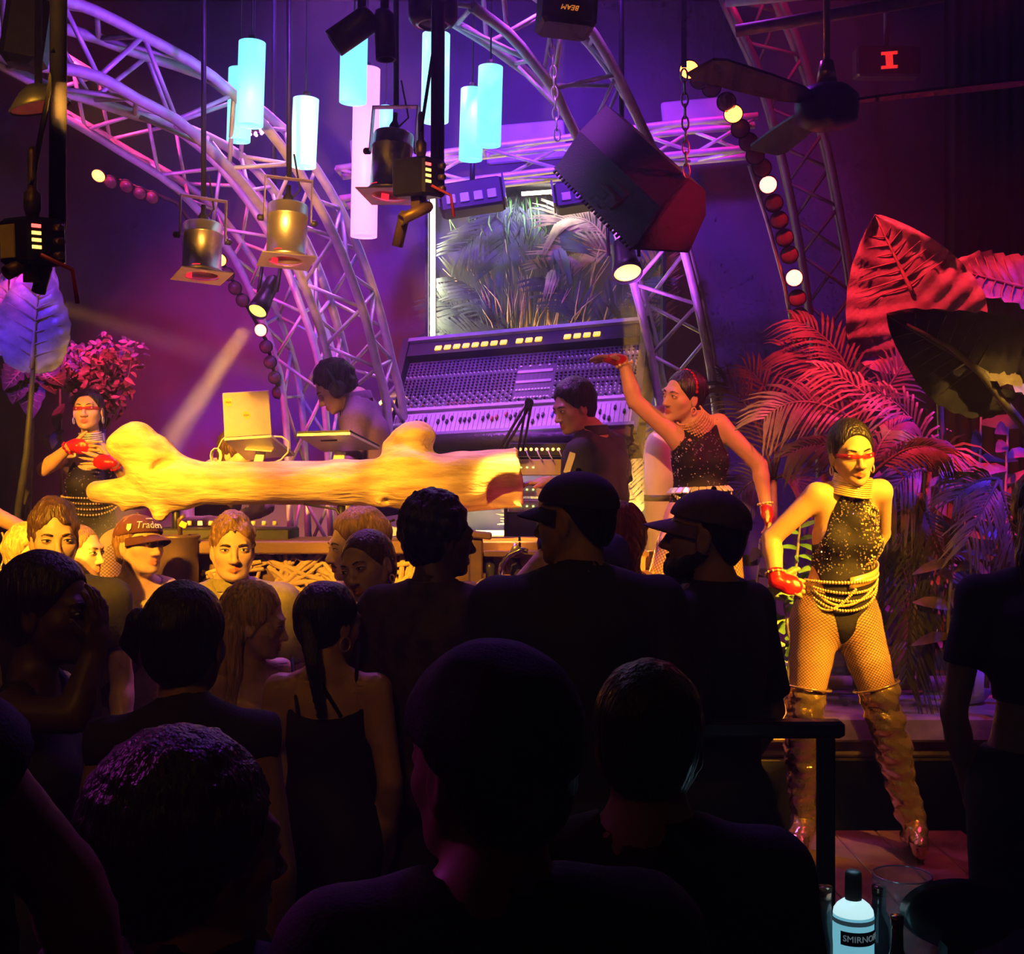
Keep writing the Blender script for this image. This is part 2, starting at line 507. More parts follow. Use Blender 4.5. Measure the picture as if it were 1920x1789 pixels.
class Person:
    def __init__(s, label, g='m', H=1.75, base=(0, 0, 0), yaw=0, tone='fair', w=1.0, joints=None, head=None,
                 head_yaw=None, head_pitch=0, head_roll=0, hs=1.0, lean=0.0, h=0.013, hf=0.0045, group=None, detail=True, hand_fine=False,
                 lips=(0.80, 0.45, 0.42), neck_r=None):
        s.g, s.H, s.w, s.tone, s.h, s.hf, s.detail = g, H, w, tone, h, hf, detail
        base = A(base); s.base = base
        view = math.degrees(math.atan2(base[0], base[1]))          # yaw is measured from the line of sight
        if head_yaw is not None: head_yaw -= view
        yaw -= view
        s.yaw = yaw; s.B = orient(yaw); k = s.k = H / 1.75
        s.root = thing('person', label, 'person', tuple(base), group)
        sw = (0.185 if g == 'm' else 0.158) * (0.5 + 0.5 * w)
        L = dict(hipR=(.088, 0, .93), hipL=(-.088, 0, .93), kneeR=(.10, .02, .50), kneeL=(-.10, .02, .50), ankR=(.11, -.03, .08), ankL=(-.11, -.03, .08),
                 neck=(0, -.012 + lean * .55, 1.475), shR=(sw, -.01 + lean * .5, 1.425), shL=(-sw, -.01 + lean * .5, 1.425),
                 elR=(sw + .05, -.05 + lean * .4, 1.13), elL=(-sw - .05, -.05 + lean * .4, 1.13), wrR=(sw + .03, .07 + lean * .3, .89), wrL=(-sw - .03, .07 + lean * .3, .89),
                 head=(0, .03 + lean * .75, 1.638))
        s.J = {n: base + s.B @ (A(v) * k) for n, v in L.items()}
        if joints:
            for n, v in joints.items(): s.J[n] = A(v)
        if head is not None: s.J['head'] = A(head)
        s.hs = hs * (1.0 if g == 'm' else 0.965)
        s.HR = orient(yaw if head_yaw is None else head_yaw, head_pitch, head_roll)
        s.paint = []; s.pr = []; s.boxes = []
        s.neck_r = neck_r or (0.058 if g == 'm' else 0.047)
        s.torso(); s.limbs(); s.head(lips)
    # local head point -> world
    def hp(s, x, y, z): return s.J['head'] + s.HR @ (A((x, y, z)) * s.hs)
    def torso(s):
        J, g, w = s.J, s.g, s.w
        hipc = (J['hipR'] + J['hipL']) / 2; sh = (J['shR'] + J['shL']) / 2
        up = nrm(J['neck'] - hipc)
        hx = nrm(J['hipR'] - J['hipL']); sx = nrm(J['shR'] - J['shL'])
        s.up, s.hipc = up, hipc
        Lt = np.linalg.norm(J['neck'] - hipc); s.Lt = Lt
        if g == 'm': prof = [(0.02, .150, .112, .10, 0), (.22, .146, .108, .09, .005), (.42, .146, .106, .10, .008), (.62, .160, .112, .11, .0), (.80, .158, .100, .085, -.012)]
        else: prof = [(0.0, .155, .112, .10, -.01), (.16, .146, .104, .08, .0), (.30, .122, .092, .075, .005), (.44, .112, .084, .085, .003), (.62, .126, .092, .10, -.004), (.80, .122, .080, .075, -.012)]
        s.tframe = []
        for t, a, b, c, yo in prof:
            x = nrm(hx * (1 - t) + sx * t); fwd = nrm(np.cross(up, x)); x = np.cross(fwd, up)
            M = np.stack([x, fwd, up])
            kk = s.k * w
            s.pr.append(ell(hipc + up * (t * Lt) + fwd * yo, (a * kk, b * kk, c * s.k * 1.05), M, bl=.045, tag='pelvis' if t < .2 else 'torso'))
            s.tframe.append((t, x, fwd))
        x, fwd = s.tframe[-1][1:]; s.chest_f, s.chest_x = fwd, x
        if g == 'f':
            for sg in (1, -1):
                s.pr.append(ell(hipc + up * (.60 * Lt) + x * sg * .060 * w + fwd * .062 * w, (.054 * w, .046 * w, .054 * w), np.stack([x, fwd, up]), bl=.045, tag='breast'))
        else:
            for sg in (1, -1):
                s.pr.append(ell(hipc + up * (.70 * Lt) + x * sg * .075 * w + fwd * .065 * w, (.075 * w, .04 * w, .055 * w), np.stack([x, fwd, up]), bl=.04, tag='torso'))
        hf = s.tframe[0][2]; s.hip_f, s.hip_x = hf, s.tframe[0][1]
        for sg in (1, -1):
            s.pr.append(ell(hipc + s.hip_x * sg * .072 * w - hf * .062 * w - up * .03, (.078 * w, .070 * w, .085), np.stack([s.hip_x, hf, up]), bl=.04, tag='pelvis'))
        rs = (.056 if g == 'm' else .041) * w * s.k
        for n in 'RL':
            sh = J['sh' + n]
            s.pr.append(cap(J['neck'] - up * .035, sh, rs * .95, rs, bl=.035, tag='yoke'))
            s.pr.append(cap(J['neck'] + up * .02, J['neck'] * .45 + sh * .55 + up * .01, rs * .75, rs * .7, bl=.03, tag='yoke'))
    def limbs(s):
        J, g, w, k = s.J, s.g, s.w, s.k
        ra = (.054, .041, .044, .029) if g == 'm' else (.045, .036, .038, .0235)
        rl = (.092, .057, .058, .038) if g == 'm' else (.090, .053, .053, .033)
        wa = .5 + .5 * w
        for n in 'RL':
            sh, el, wr = J['sh' + n], J['el' + n], J['wr' + n]
            s.pr.append(cap(sh, el, ra[0] * wa, ra[1] * wa, bl=.025, tag='uarm' + n))
            m = el * .72 + wr * .28
            s.pr.append(cap(el, m, ra[1] * wa, ra[2] * wa, bl=.008, tag='farm' + n))
            s.pr.append(cap(m, wr, ra[2] * wa, ra[3] * wa, bl=.006, tag='farm' + n))
            hi, kn, an = J['hip' + n], J['knee' + n], J['ank' + n]
            m2 = hi * .6 + kn * .4
            s.pr.append(cap(hi, m2, rl[0] * w, rl[0] * w * .86, bl=.035, tag='thigh' + n))
            s.pr.append(cap(m2, kn, rl[0] * w * .86, rl[1] * w, bl=.006, tag='thigh' + n))
            cf = kn * .68 + an * .32 - s.hip_f * .018
            s.pr.append(cap(kn, cf, rl[1] * w, rl[2] * w, bl=.006, tag='calf' + n))
            s.pr.append(cap(cf, an, rl[2] * w, rl[3] * w, bl=.006, tag='calf' + n))
            toe = J.get('toe' + n)
            if toe is None: toe = an + s.B @ A((.02 if n == 'R' else -.02, .15, -.048)) * k
            heel = an + (an - toe) * np.array([.22, .22, 0]) - A((0, 0, .045)) * k
            s.pr.append(cap(an, toe * .45 + an * .55, .034, .034, bl=.008, tag='foot' + n))
            s.pr.append(cap(toe * .55 + an * .45 - A((0, 0, .012)), toe, .033, .024, bl=.02, tag='foot' + n))
            s.pr.append(cap(an, heel, .034, .030, bl=.015, tag='foot' + n))
            J['toe' + n] = toe; J['heel' + n] = heel
    def hand(s, n, d=None, palm=None, curl=0.25, spread=.12, thumb=None, size=1.0, fine=True, curls=None, thumb_curl=.3):
        """n 'R'/'L'; d finger direction; palm = direction the palm faces"""
        wr = s.J['wr' + n]
        d = nrm(d) if d is not None else nrm(s.J['wr' + n] - s.J['el' + n])
        if palm is None: palm = (s.B @ A((-1 if n == 'R' else 1, .2, 0)))
        palm = nrm(A(palm) - d * np.dot(A(palm), d))
        side = np.cross(d, palm) * (1 if n == 'R' else -1)     # towards the thumb
        if thumb is not None and np.dot(side, A(thumb)) < 0: side = -side
        q = size * (1.0 if s.g == 'm' else .90)
        t = 'hand' + n
        M = np.stack([side, d, palm])
        s.pr.append(cap(wr, wr + d * .035 * q, .026 * q, .028 * q, bl=.015, tag=t))
        s.pr.append(ell(wr + d * .055 * q, (.039 * q, .050 * q, .0155 * q), M, bl=.015, tag=t))
        s.pr.append(ell(wr + d * .03 * q + side * .022 * q + palm * .008 * q, (.017 * q, .032 * q, .015 * q), M, bl=.012, tag=t))
        pts = [wr]; s.fingers = getattr(s, 'fingers', {}); tips = []
        for i, (o, ln, b) in enumerate(((.0285, .070, .088), (.0095, .079, .094), (-.0095, .073, .091), (-.027, .057, .082))):
            c = curls[i] if curls else curl
            p = wr + (side * o + d * b * .98) * q
            ang = 0.0; fd = nrm(d + side * spread * (1.5 - i) * .5)
            for j, (fr, r0, r1) in enumerate(((.46, .0092, .0086), (.30, .0084, .0078), (.24, .0077, .0062))):
                ang += c * (1.0 if j == 0 else 1.15)
                dd = nrm(fd * math.cos(ang) + palm * math.sin(ang))
                p2 = p + dd * ln * fr * q
                s.pr.append(cap(p, p2, r0 * q, r1 * q, bl=.0035, tag=t + 'f'))
                p = p2
            pts.append(p); tips.append((p, dd))
        p = wr + (d * .028 + side * .030 + palm * .006) * q
        dd = nrm(d * .62 + side * .78 + palm * .15)
        for j, (ln, r0, r1) in enumerate(((.040, .0125, .0105), (.031, .0103, .0078))):
            p2 = p + dd * ln * q; s.pr.append(cap(p, p2, r0 * q, r1 * q, bl=.006, tag=t + 'f')); p = p2
            dd = nrm(dd * (1 - thumb_curl) + d * thumb_curl * .8 + palm * thumb_curl * .5)
        pts.append(p); tips.append((p, dd)); s.fingers[n] = tips
        if fine:
            pts = np.array(pts); s.boxes.append((pts.min(0) - .035, pts.max(0) + .035, .0036))
    def head(s, lips):
        f = 1.0 if s.g == 'm' else 0.0
        hp, R, q = s.hp, s.HR.T, s.hs
        def e(c, r, bl, tg='head', op='u', M=None):
            s.pr.append(ell(hp(*c), A(r) * q, R if M is None else M @ R, bl=bl * q, tag=tg, op=op))
        def c_(a, b, r1, r2, bl, tg='head', op='u'):
            s.pr.append(cap(hp(*a), hp(*b), r1 * q, r2 * q, bl=bl * q, tag=tg, op=op))
        nb = s.J['neck']
        s.pr.append(cap(hp(0, -.022, -.055), nb + s.up * .0, s.neck_r * .93, s.neck_r * 1.06, bl=.03, tag='neck'))
        e((0, -.012, .030), (.0745, .095, .085), .02)
        e((0, .024, -.028), (.060, .066, .082), .025)
        e((0, .034, -.074), (.038 + .008 * f, .044, .034 + .004 * f), .025)
        for sg in (1, -1):
            c_((sg * (.049 + .005 * f), .0, -.045), (sg * (.020 + .008 * f), .054, -.091), .015 + .003 * f, .013, .02)
        e((0, .070, -.099), (.017 + .003 * f, .016, .014), .02)
        if s.detail:
            for sg in (1, -1):
                e((sg * .039, .051, -.024), (.022, .020, .018), .03)
            c_((-.034, .080, .020), (.034, .080, .020), .011, .011, .02)
            for sg in (1, -1):
                e((sg * .0325, .099, -.001), (.019, .016, .0125), .014, op='s')
                e((sg * .0325, .0775, .001), (.0165, .0135, .0125), .004)           # lids
            c_((0, .086, .006), (0, .1045, -.036), .0075, .0105, .012)
            e((0, .1050, -.0385), (.0115, .010, .009), .008)
            for sg in (1, -1): e((sg * .0125, .0945, -.042), (.0085, .0095, .0075), .007)
            for sg in (1, -1): e((sg * .0075, .100, -.0495), (.004, .005, .004), .003, op='s')
            c_((-.021, .0800, -.0685), (0, .0905, -.0655), .0030, .0048, .006); c_((.021, .0800, -.0685), (0, .0905, -.0655), .0030, .0048, .006)
            c_((-.016, .0805, -.0735), (0, .0895, -.0755), .0036, .0060, .006); c_((.016, .0805, -.0735), (0, .0895, -.0755), .0036, .0060, .006)
            c_((-.020, .094, -.0705), (.020, .094, -.0705), .0016, .0016, .004, op='s')
        for sg in (1, -1):
            e((sg * .0745, -.006, -.012), (.0085, .0185, .031), .008, tg='ear')
            if s.detail: e((sg * .083, -.003, -.008), (.006, .010, .019), .006, op='s', tg='ear')
        c0 = s.J['head']
        s.boxes.append((c0 - .15 * q, c0 + .15 * q, s.hf))
        if s.detail and lips:
            for sg in (1, -1):
                s.paint.append((hp(sg * .010, .092, -.0705), .0135 * q, lips)); s.paint.append((hp(sg * .002, .094, -.0705), .013 * q, lips))
    def body(s):
        v, f = sdf_mesh(s.pr, s.h, s.boxes)
        tint = np.ones((len(v), 3))
        for c, r, colr in s.paint:
            d = np.linalg.norm(v - c, axis=1)
            a = np.clip(1.5 - d / r, 0, 1)[:, None]
            tint = tint * (1 - a) + np.minimum(tint, A(colr)) * a
        s.bo = mesh_np('body', v, f, MATS['skin_' + s.tone], s.root, tintcol=tint)
        if s.detail:
            for sg in (1, -1):
                c = Vector(s.hp(sg * .0325, .0798, .0002)); q = s.hs
                Rm = Matrix(s.HR.tolist())
                mb = MB(); mb.ball(c, (.0142 * q, .0128 * q, .0060 * q), 20, 8, Rm)
                o = mb.build('eye', [EYE_WHITE, EYE_DARK], s.root)
                for p in o.data.polygons:
                    l = Rm.transposed() @ (p.center - c)
                    if abs(l.x) < .0058 * q and l.y > 0: p.material_index = 1
        return s
    def brows(s, m, thick=.0028, lift=0.0, slant=0.0):
        for sg in (1, -1):
            pts = [s.hp(sg * x, y, z + lift) for x, y, z in ((.014, .0935, .0185 - slant), (.028, .0925, .0225), (.040, .0865, .0225 + slant), (.050, .0755, .017 + slant))]
            MB().tube([Vector(p) for p in pts], [thick * .8 * s.hs, thick * 1.2 * s.hs, thick * s.hs, thick * .4 * s.hs], n=6).build('eyebrow', m, s.root)
            pts = [s.hp(sg * x, y, z) for x, y, z in ((.019, .0885, .0015), (.030, .0925, .0062), (.042, .0880, .0050), (.050, .079, .0015))]
            MB().tube([Vector(p) for p in pts], [.0010, .0017, .0017, .0012], n=5).build('eyelash', HAIR_BLACK, s.root)
    def sel(s, tags):
        return [p for p in s.pr if p.op == 'u' and any(p.tag == t or (t.endswith('*') and p.tag.startswith(t[:-1])) for t in tags)]
    def garment(s, name, m, tags, off=.012, cuts=(), extra=(), subs=(), h=None, noise=None, sleeves=0, legs=0, label=None, wrap=None, parent=None, boxes=()):
        pr = [p.grow(off) for p in s.sel(tags)]
        for n in 'RL':
            if sleeves:
                sh, el, wr = s.J['sh' + n], s.J['el' + n], s.J['wr' + n]
                ra = (.054, .046, .040) if s.g == 'm' else (.042, .037, .030)
                wa = .5 + .5 * s.w
                t = min(sleeves, 1)
                pr.append(cap(sh, sh * (1 - t) + el * t, ra[0] * wa + off, (ra[0] * (1 - t) + ra[1] * t) * wa + off + .008, bl=.03, flat=sleeves <= 1))
                if sleeves > 1:
                    t = sleeves - 1
                    pr.append(cap(el, el * (1 - t) + wr * t, ra[1] * wa + off + .004, ra[2] * wa + off, bl=.02, flat=True))
            if legs:
                hi, kn, an = s.J['hip' + n], s.J['knee' + n], s.J['ank' + n]
                t = min(legs, 1); rl = (.094 * s.w, .066 * s.w, .055 * s.w)
                pr.append(cap(hi, hi * (1 - t) + kn * t, rl[0] + off, rl[1] * t + rl[0] * (1 - t) + off, bl=.03, flat=legs <= 1))
                if legs > 1:
                    t = legs - 1; pr.append(cap(kn, kn * (1 - t) + an * t, rl[1] + off, rl[2] + off, bl=.02, flat=True))
        pr += list(extra) + list(subs)
        v, f = sdf_mesh(pr, h or s.h, boxes=boxes, cuts=cuts, noise=noise)
        uv = wrap(v) if wrap else None
        o = mesh_np(name, v, f, m, parent or s.root, uvz=uv)
        if label: o['label'] = label
        return o
    def cut_below(s, z): return ((0, 0, -1), -z)
    def cut_above(s, z): return ((0, 0, 1), z)
    def scoop(s, r=.075, dy=.02, dz=.01, bl=.01):
        return ell(s.J['neck'] + s.chest_f * dy + s.up * dz, (r, r, r), bl=bl, op='s')
    def armholes(s, r=.085, out=.03):
        return [ell(s.J['sh' + n] + s.chest_x * (out if n == 'R' else -out), (r, r, r * 1.1), bl=.01, op='s') for n in 'RL']
    def hair(s, m, thick=.010, line=.012, amp=.003, freq=180, stretch=(1, 1, 1), nape=-.072, extra=(), seed=1, h=.0075, name='hair', tall=0.0, label=None, sides=0.0, cutfront=True, parent=None, oval=.070):
        """scalp hair; line moves the hairline, tall raises the crown"""
        q, R = s.hs, s.HR.T
        pr = [ell(s.hp(0, -.013 - thick * .75, .031 + tall * .5), (A((.0745 - sides, .095, .085 + tall * .6)) + thick) * q, R, bl=.02),
              ell(s.hp(0, -.045, -.020), (A((.062, .058, .062)) + thick * .7) * q, R, bl=.02)]
        n1 = s.HR @ A((0, .794, -.607)); n2 = s.HR @ A((0, .25, -.97))
        cuts = [(n1, float(np.dot(n1, s.J['head'])) + (line + .016) * q), (n2, float(np.dot(n2, s.J['head'])) - (nape) * q)]
        if not cutfront: cuts = []
        if oval: pr.append(ell(s.hp(0, .088, oval - .082), A((.068, .066, .082)) * q, R, bl=.012, op='s'))
        v, f = sdf_mesh(pr, h, cuts=cuts, noise=(amp, freq, seed, stretch) if amp else None)
        ex = [p for p in extra]
        if ex:
            v2, f2 = sdf_mesh(ex, h, noise=(amp, freq, seed, stretch) if amp else None)
            f = np.concatenate([f, f2 + len(v)]); v = np.concatenate([v, v2])
        o = mesh_np(name, v, f, m, parent or s.root)
        if label: o['label'] = label
        return o
    def strand(s, pts, r, tag=''):
        """chain of capsules through head-local points"""
        w = [s.hp(*p) for p in pts]; rs = r if isinstance(r, (list, tuple)) else [r] * len(w)
        return [cap(w[i], w[i + 1], rs[i], rs[i + 1], bl=.012) for i in range(len(w) - 1)]
    def cap_hat(s, m, mbrim, tilt=0, label=None, back=False):
        q, R = s.hs, s.HR.T
        pr = [ell(s.hp(0, -.010, .036), A((.086, .108, .085)) * q, R, bl=.01)]
        n2 = s.HR @ A((0, .10, -.99))
        v, f = sdf_mesh(pr, .006, cuts=[(n2, float(np.dot(n2, s.J['head'])) - .036 * q)])
        o = mesh_np('cap', v, f, m, s.root)
        if label: o['label'] = label
        # curved brim with thickness
        vs = []; fs = []; nu, nv = 14, 6
        for side in (0, 1):
            for j in range(nv + 1):
                for i in range(nu + 1):
                    a = math.radians(-78 + 156 * i / nu); t = j / nv
                    rx = .080; ry = .098 + .075 * t * math.cos(a) ** .6
                    x = math.sin(a) * (rx + .004 * t); y = -.010 + math.cos(a) * ry
                    z = .036 - .030 * t * (1 - .2 * math.cos(a)) - 1.9 * x * x - side * .004
                    vs.append(Vector(s.hp(x, y, z)))
        n0 = (nu + 1) * (nv + 1)
        for j in range(nv):
            for i in range(nu):
                a, b, c, d = j * (nu + 1) + i, j * (nu + 1) + i + 1, (j + 1) * (nu + 1) + i + 1, (j + 1) * (nu + 1) + i
                fs.append((a, d, c, b)); fs.append((n0 + a, n0 + b, n0 + c, n0 + d))
        for i in range(nu):
            a = nv * (nu + 1) + i; fs.append((a, n0 + a, n0 + a + 1, a + 1)); a = i; fs.append((a, a + 1, n0 + a + 1, n0 + a))
        mb = MB(); mb.add(vs, fs, True); mb.build('cap_brim', mbrim, s.root)
        MB().ball(Vector(s.hp(0, -.010, .122)), .008 * q, 8, 4).build('cap_button', m, s.root)
        return o

def crowd(label, px, py, d, g='m', yaw=0, floor=0.0, **kw):
    """a standing person whose eye level is at photo pixel (px, py), d metres away"""
    hd = A(P(px, py, d))
    H = (hd[2] - floor) / 1.638 * 1.75
    B = orient(yaw - math.degrees(math.atan2(hd[0], hd[1]))); k = H / 1.75
    lean = kw.get('lean', 0.0)
    off = B @ (A((0, .03 + lean * .75, 0)) * k)
    base = A((hd[0] - off[0], hd[1] - off[1], floor))
    return Person(label, g=g, H=H, base=base, yaw=yaw, head=hd, **kw)
# ------------------------------------------------------------------ materials of the place
WALL = mat('dark_wall_paint', (0.12, 0.09, 0.13), rough=.8, noise=.2, nscale=3, bump=.2, bscale=30)
CEIL = mat('black_ceiling', (0.03, 0.03, 0.035), rough=.9, noise=.2, nscale=4)
FLOOR = mat('worn_concrete', (0.22, 0.19, 0.18), rough=.55, noise=.35, nscale=2.5, bump=.25, bscale=25)
STAGE = mat('stage_boards', (0.20, 0.15, 0.12), rough=.5, noise=.3, nscale=6, bump=.3, bscale=20)
DARKWOOD = mat('dark_wood', (0.16, 0.085, 0.05), rough=.55, noise=.35, nscale=8, bump=.3, bscale=25, stretch=(.2, 1, 1))
BLACKM = mat('black_metal', (0.02, 0.02, 0.022), rough=.42, metal=.3, noise=.2, nscale=30)
BLACKP = mat('black_plastic', (0.018, 0.018, 0.02), rough=.5, noise=.2, nscale=30, bump=.1, bscale=200)
ALU = mat('brushed_aluminium', (0.72, 0.70, 0.70), rough=.38, metal=.85, noise=.08, nscale=40)
TRUSS = mat('truss_aluminium', (0.62, 0.60, 0.60), rough=.5, metal=.35, noise=.15, nscale=20)
CHROME = mat('chrome', (0.8, 0.8, 0.82), rough=.12, metal=1.0, noise=.03)
PARCAN = mat('polished_can', (0.78, 0.74, 0.70), rough=.34, metal=.9, noise=.06, nscale=25)

def struct(name, mb, m, parent=None):
    o = mb.build(name, m, parent)
    if parent is None: o['kind'] = 'structure'
    return o
struct('floor', MB().box((0, 3, -.05), (9.6, 13, .1)), FLOOR)
struct('ceiling', MB().box((0, 3, 5.25), (9.6, 13, .1)), CEIL)
struct('wall_back', MB().box((0, 8.7, 2.6), (9.6, .12, 5.3)), WALL)
struct('wall_left', MB().box((-4.4, 3, 2.6), (.12, 12, 5.3)), WALL)
struct('wall_right', MB().box((4.2, 3, 2.6), (.12, 12, 5.3)), WALL)
struct('wall_front', MB().box((0, -3.2, 2.6), (9.6, .12, 5.3)), WALL)
# black drape beside the plants
mb = MB(); n = 60; vs = []; fs = []
for i in range(n + 1):
    x = 2.66 + 1.4 * i / n; y = 7.55 + .04 * math.sin(i * 1.9)
    for z in (0.0, 1.3, 2.6, 3.9, 5.18): vs.append((x, y, z))
for i in range(n):
    for j in range(4): fs.append((i * 5 + j, (i + 1) * 5 + j, (i + 1) * 5 + j + 1, i * 5 + j + 1))
mb.add(vs, fs, True)
o = mb.build('curtain', mat('black_drape', (.003, .003, .003), rough=.95, noise=.3, nscale=30))
tag(o, 'black drape hanging behind the tall plants', 'curtain')

# raised stage floor with planks
st = MB().box((-.2, 7.05, .30), (8.0, 3.2, .60)).build('trim_1', STAGE); st['kind'] = 'structure'
plank = MB().box((0, 0, 0), (.195, 3.19, .024), ch=.004).build('plank', STAGE, st)
WL[plank.name] = Vector((0, 0, 0))
for i in range(38):
    o = plank if i == 0 else copy_part(plank, st, (0, 0, 0))
    o.location = (-4.1 + i * .2, 7.05, .611)
o = MB().box((-.2, 5.44, .30), (8.0, .012, .58)).build('trim_2', mat('gap_shade_black', (.004, .004, .004), rough=.95, noise=.2)); o['kind'] = 'structure'  # black sheet added so the gap under the ledge stays dark
# low dancer platform with boards
pf = thing('platform', 'low wooden dancer platform lit red and pink', 'platform', (1.42, 4.45, 0))
MB().box((1.42, 4.45, .18), (.92, 1.3, .35)).build('base', BLACKM, pf)
PLAT = mat('platform_boards', (0.26, 0.15, 0.11), rough=.45, noise=.4, nscale=5, bump=.3, bscale=18)
for i in range(5):
    MB().box((1.06 + i * .18, 4.45, .366), (.177, 1.3, .03), ch=.004).build('board', PLAT, pf)
# ledge in front of the plants
lg = thing('planter_ledge', 'concrete planter ledge behind the gold booted dancer', 'ledge', (1.9, 5.55, 0))
CONC = mat('ledge_concrete', (0.36, 0.29, 0.22), rough=.6, noise=.45, nscale=6, bump=.4, bscale=20)
MB().box((1.95, 5.62, .755), (1.85, .62, .11), ch=.012).build('top_slab', CONC, lg)
MB().box((1.95, 5.68, .655), (1.80, .50, .09), ch=.01).build('lower_slab', CONC, lg)
MB().box((1.95, 5.78, .30), (1.75, .30, .62)).build('plinth', mat('gap_shade_black', (0, 0, 0)), lg)  # shade of the gap put into the plinth's black colour
o = MB().tube([(1.1, 5.86, .86), (1.7, 5.87, .865), (2.85, 5.86, .86)], .035, 10).build('bamboo_pole', mat('bamboo', (.45, .27, .12), rough=.45, noise=.3, nscale=10))
tag(o, 'horizontal bamboo pole lying on the planter ledge', 'pole')
soil = MB().box((2.2, 6.9, .70), (2.5, 2.2, .16)).build('soil', mat('planter_soil', (.05, .035, .025), rough=.95, noise=.5, nscale=12, bump=.6))
tag(soil, 'dark planting soil behind the ledge', 'soil', kind='stuff')

# ------------------------------------------------------------------ plants
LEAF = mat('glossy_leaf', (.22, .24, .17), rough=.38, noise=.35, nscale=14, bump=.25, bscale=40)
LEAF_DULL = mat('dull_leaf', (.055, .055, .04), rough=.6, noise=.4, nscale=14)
LEAF_PINK = mat('reddish_leaf', (.22, .13, .12), rough=.45, noise=.35, nscale=20)
LEAF_GREEN = mat('fresh_green_leaf', (.12, .30, .08), rough=.4, noise=.3, nscale=16)
STEM = mat('plant_stem', (.24, .22, .12), rough=.5, noise=.3, nscale=20)

def bez(p0, p1, p2, t): return p0 * (1 - t) ** 2 + p1 * 2 * t * (1 - t) + p2 * t * t
def frond(parent, base, mid, tip, m=LEAF, n=22, ll=.28, lw=.02, droop=.5, ang=55, seed=0, normal=None, name='frond'):
    """pinnate palm frond: bent rachis and leaflets on both sides"""
    rnd = random.Random(seed)
    base, mid, tip = Vector(base), Vector(mid), Vector(tip)
    mb = MB()
    pts = [bez(base, mid, tip, i / 10) for i in range(11)]
    L = (tip - base).length
    mb.tube(pts, [.011 * (1 - .8 * i / 10) for i in range(11)], 5)
    nm = Vector(normal) if normal else Vector((0, -1, .35))
    for i in range(n):
        t = .16 + .83 * i / (n - 1)
        p = bez(base, mid, tip, t); q = bez(base, mid, tip, min(t + .02, 1.0)); r = bez(base, mid, tip, t - .02)
        d = (q - r).normalized()
        s = d.cross(nm).normalized()
        w = math.sin(math.pi * min(1, .12 + .88 * (1 - t))) ** .5 * .9 + .15
        for sg in (1, -1):
            a = math.radians(ang * (1 - .45 * t) + rnd.uniform(-6, 6))
            ld = (d * math.cos(a) + s * sg * math.sin(a)).normalized()
            ln = ll * w * rnd.uniform(.85, 1.1)
            wd = ld.cross(nm).normalized()
            vs = []; fs = []
            for k in range(4):
                u = k / 3
                c = p + ld * ln * u + Vector((0, 0, -1)) * droop * ln * u * u * .6 + nm * .02 * math.sin(u * 3)
                ww = lw * (.45, 1.0, .75, .08)[k] * .5
                vs += [c + wd * ww + nm * .002, c - wd * ww + nm * .002]
            for k in range(3): fs.append((2 * k, 2 * k + 1, 2 * k + 3, 2 * k + 2))
            mb.add(vs, fs, True)
    return mb.build(name, m, parent)

def big_leaf(parent, base, tip, width, normal, m=LEAF, lobe=.28, wave=.03, cup=.10, name='leaf', nu=26, nv=18, asym=1.0, curl=0.0, rib=True):
    """heart shaped aroid leaf with raised midrib and side veins"""
    base, tip = Vector(base), Vector(tip); ax = tip - base; L = ax.length; ax.normalize()
    nm = Vector(normal); nm = (nm - ax * nm.dot(ax)).normalized(); sd = ax.cross(nm).normalized()
    mb = MB(); vs = []; fs = []
    for i in range(nu + 1):
        t = i / nu                                   # from lobes (0) to tip (1)
        y = -lobe * L + t * (1 + lobe) * L
        prof = math.sin(math.pi * min(1.0, t ** .62)) ** .75 if t < 1 else 0
        hw = width * .5 * max(prof, .0)
        gap = max(0.0, 1 - t / (lobe / (1 + lobe))) if t < lobe / (1 + lobe) else 0.0
        for j in range(nv + 1):
            u = -1 + 2 * j / nv
            w_ = hw * (asym if u > 0 else 1.0)
            x = u * w_
            if gap > 0:  # sinus between the two basal lobes
                x = math.copysign(max(abs(x), gap * width * .10), u if u else 1)
            vein = .014 * math.cos((t * 9 - abs(u) * 1.6) * 2 * math.pi) * (abs(u) ** .5) * min(1, hw / (width * .25))
            z = cup * width * (abs(u) ** 1.6) * (hw / (width * .5) if width else 0) + vein + wave * width * math.sin(t * 13 + u * 5) * abs(u) ** 2 + curl * L * (t - .3) ** 2
            vs.append(base + ax * y + sd * x + nm * z)
    for i in range(nu):
        for j in range(nv):
            a = i * (nv + 1) + j; fs.append((a, a + 1, a + nv + 2, a + nv + 1))
    mb.add(vs, fs, True)
    o = mb.build(name, m, parent)
    if rib:
        r = MB().tube([base + ax * (L * .97 * k / 8) + nm * (.006 + curl * L * (k / 8 * .75 - .1) ** 2) for k in range(9)], [.012 * (1 - .85 * k / 8) for k in range(9)], 6)
        for k in range(1, 8):
            for sg in (1, -1):
                t = k / 8; b = base + ax * (L * t * .82)
                tt = min(.98, (t * .82 + .12 + lobe) / (1 + lobe)); hw = width * .5 * math.sin(math.pi * tt ** .62) ** .75
                e = b + ax * (L * .12) + sd * sg * hw * .84 * (asym if sg > 0 else 1.0) + nm * (cup * width * .76 * hw / (width * .5) + .006)
                r.tube([b + nm * .006, (b + e) / 2 - nm * (e - b).dot(nm) * .17, e], [.005, .003, .001], 4)
        r.build('midrib', STEM, o)
    return o

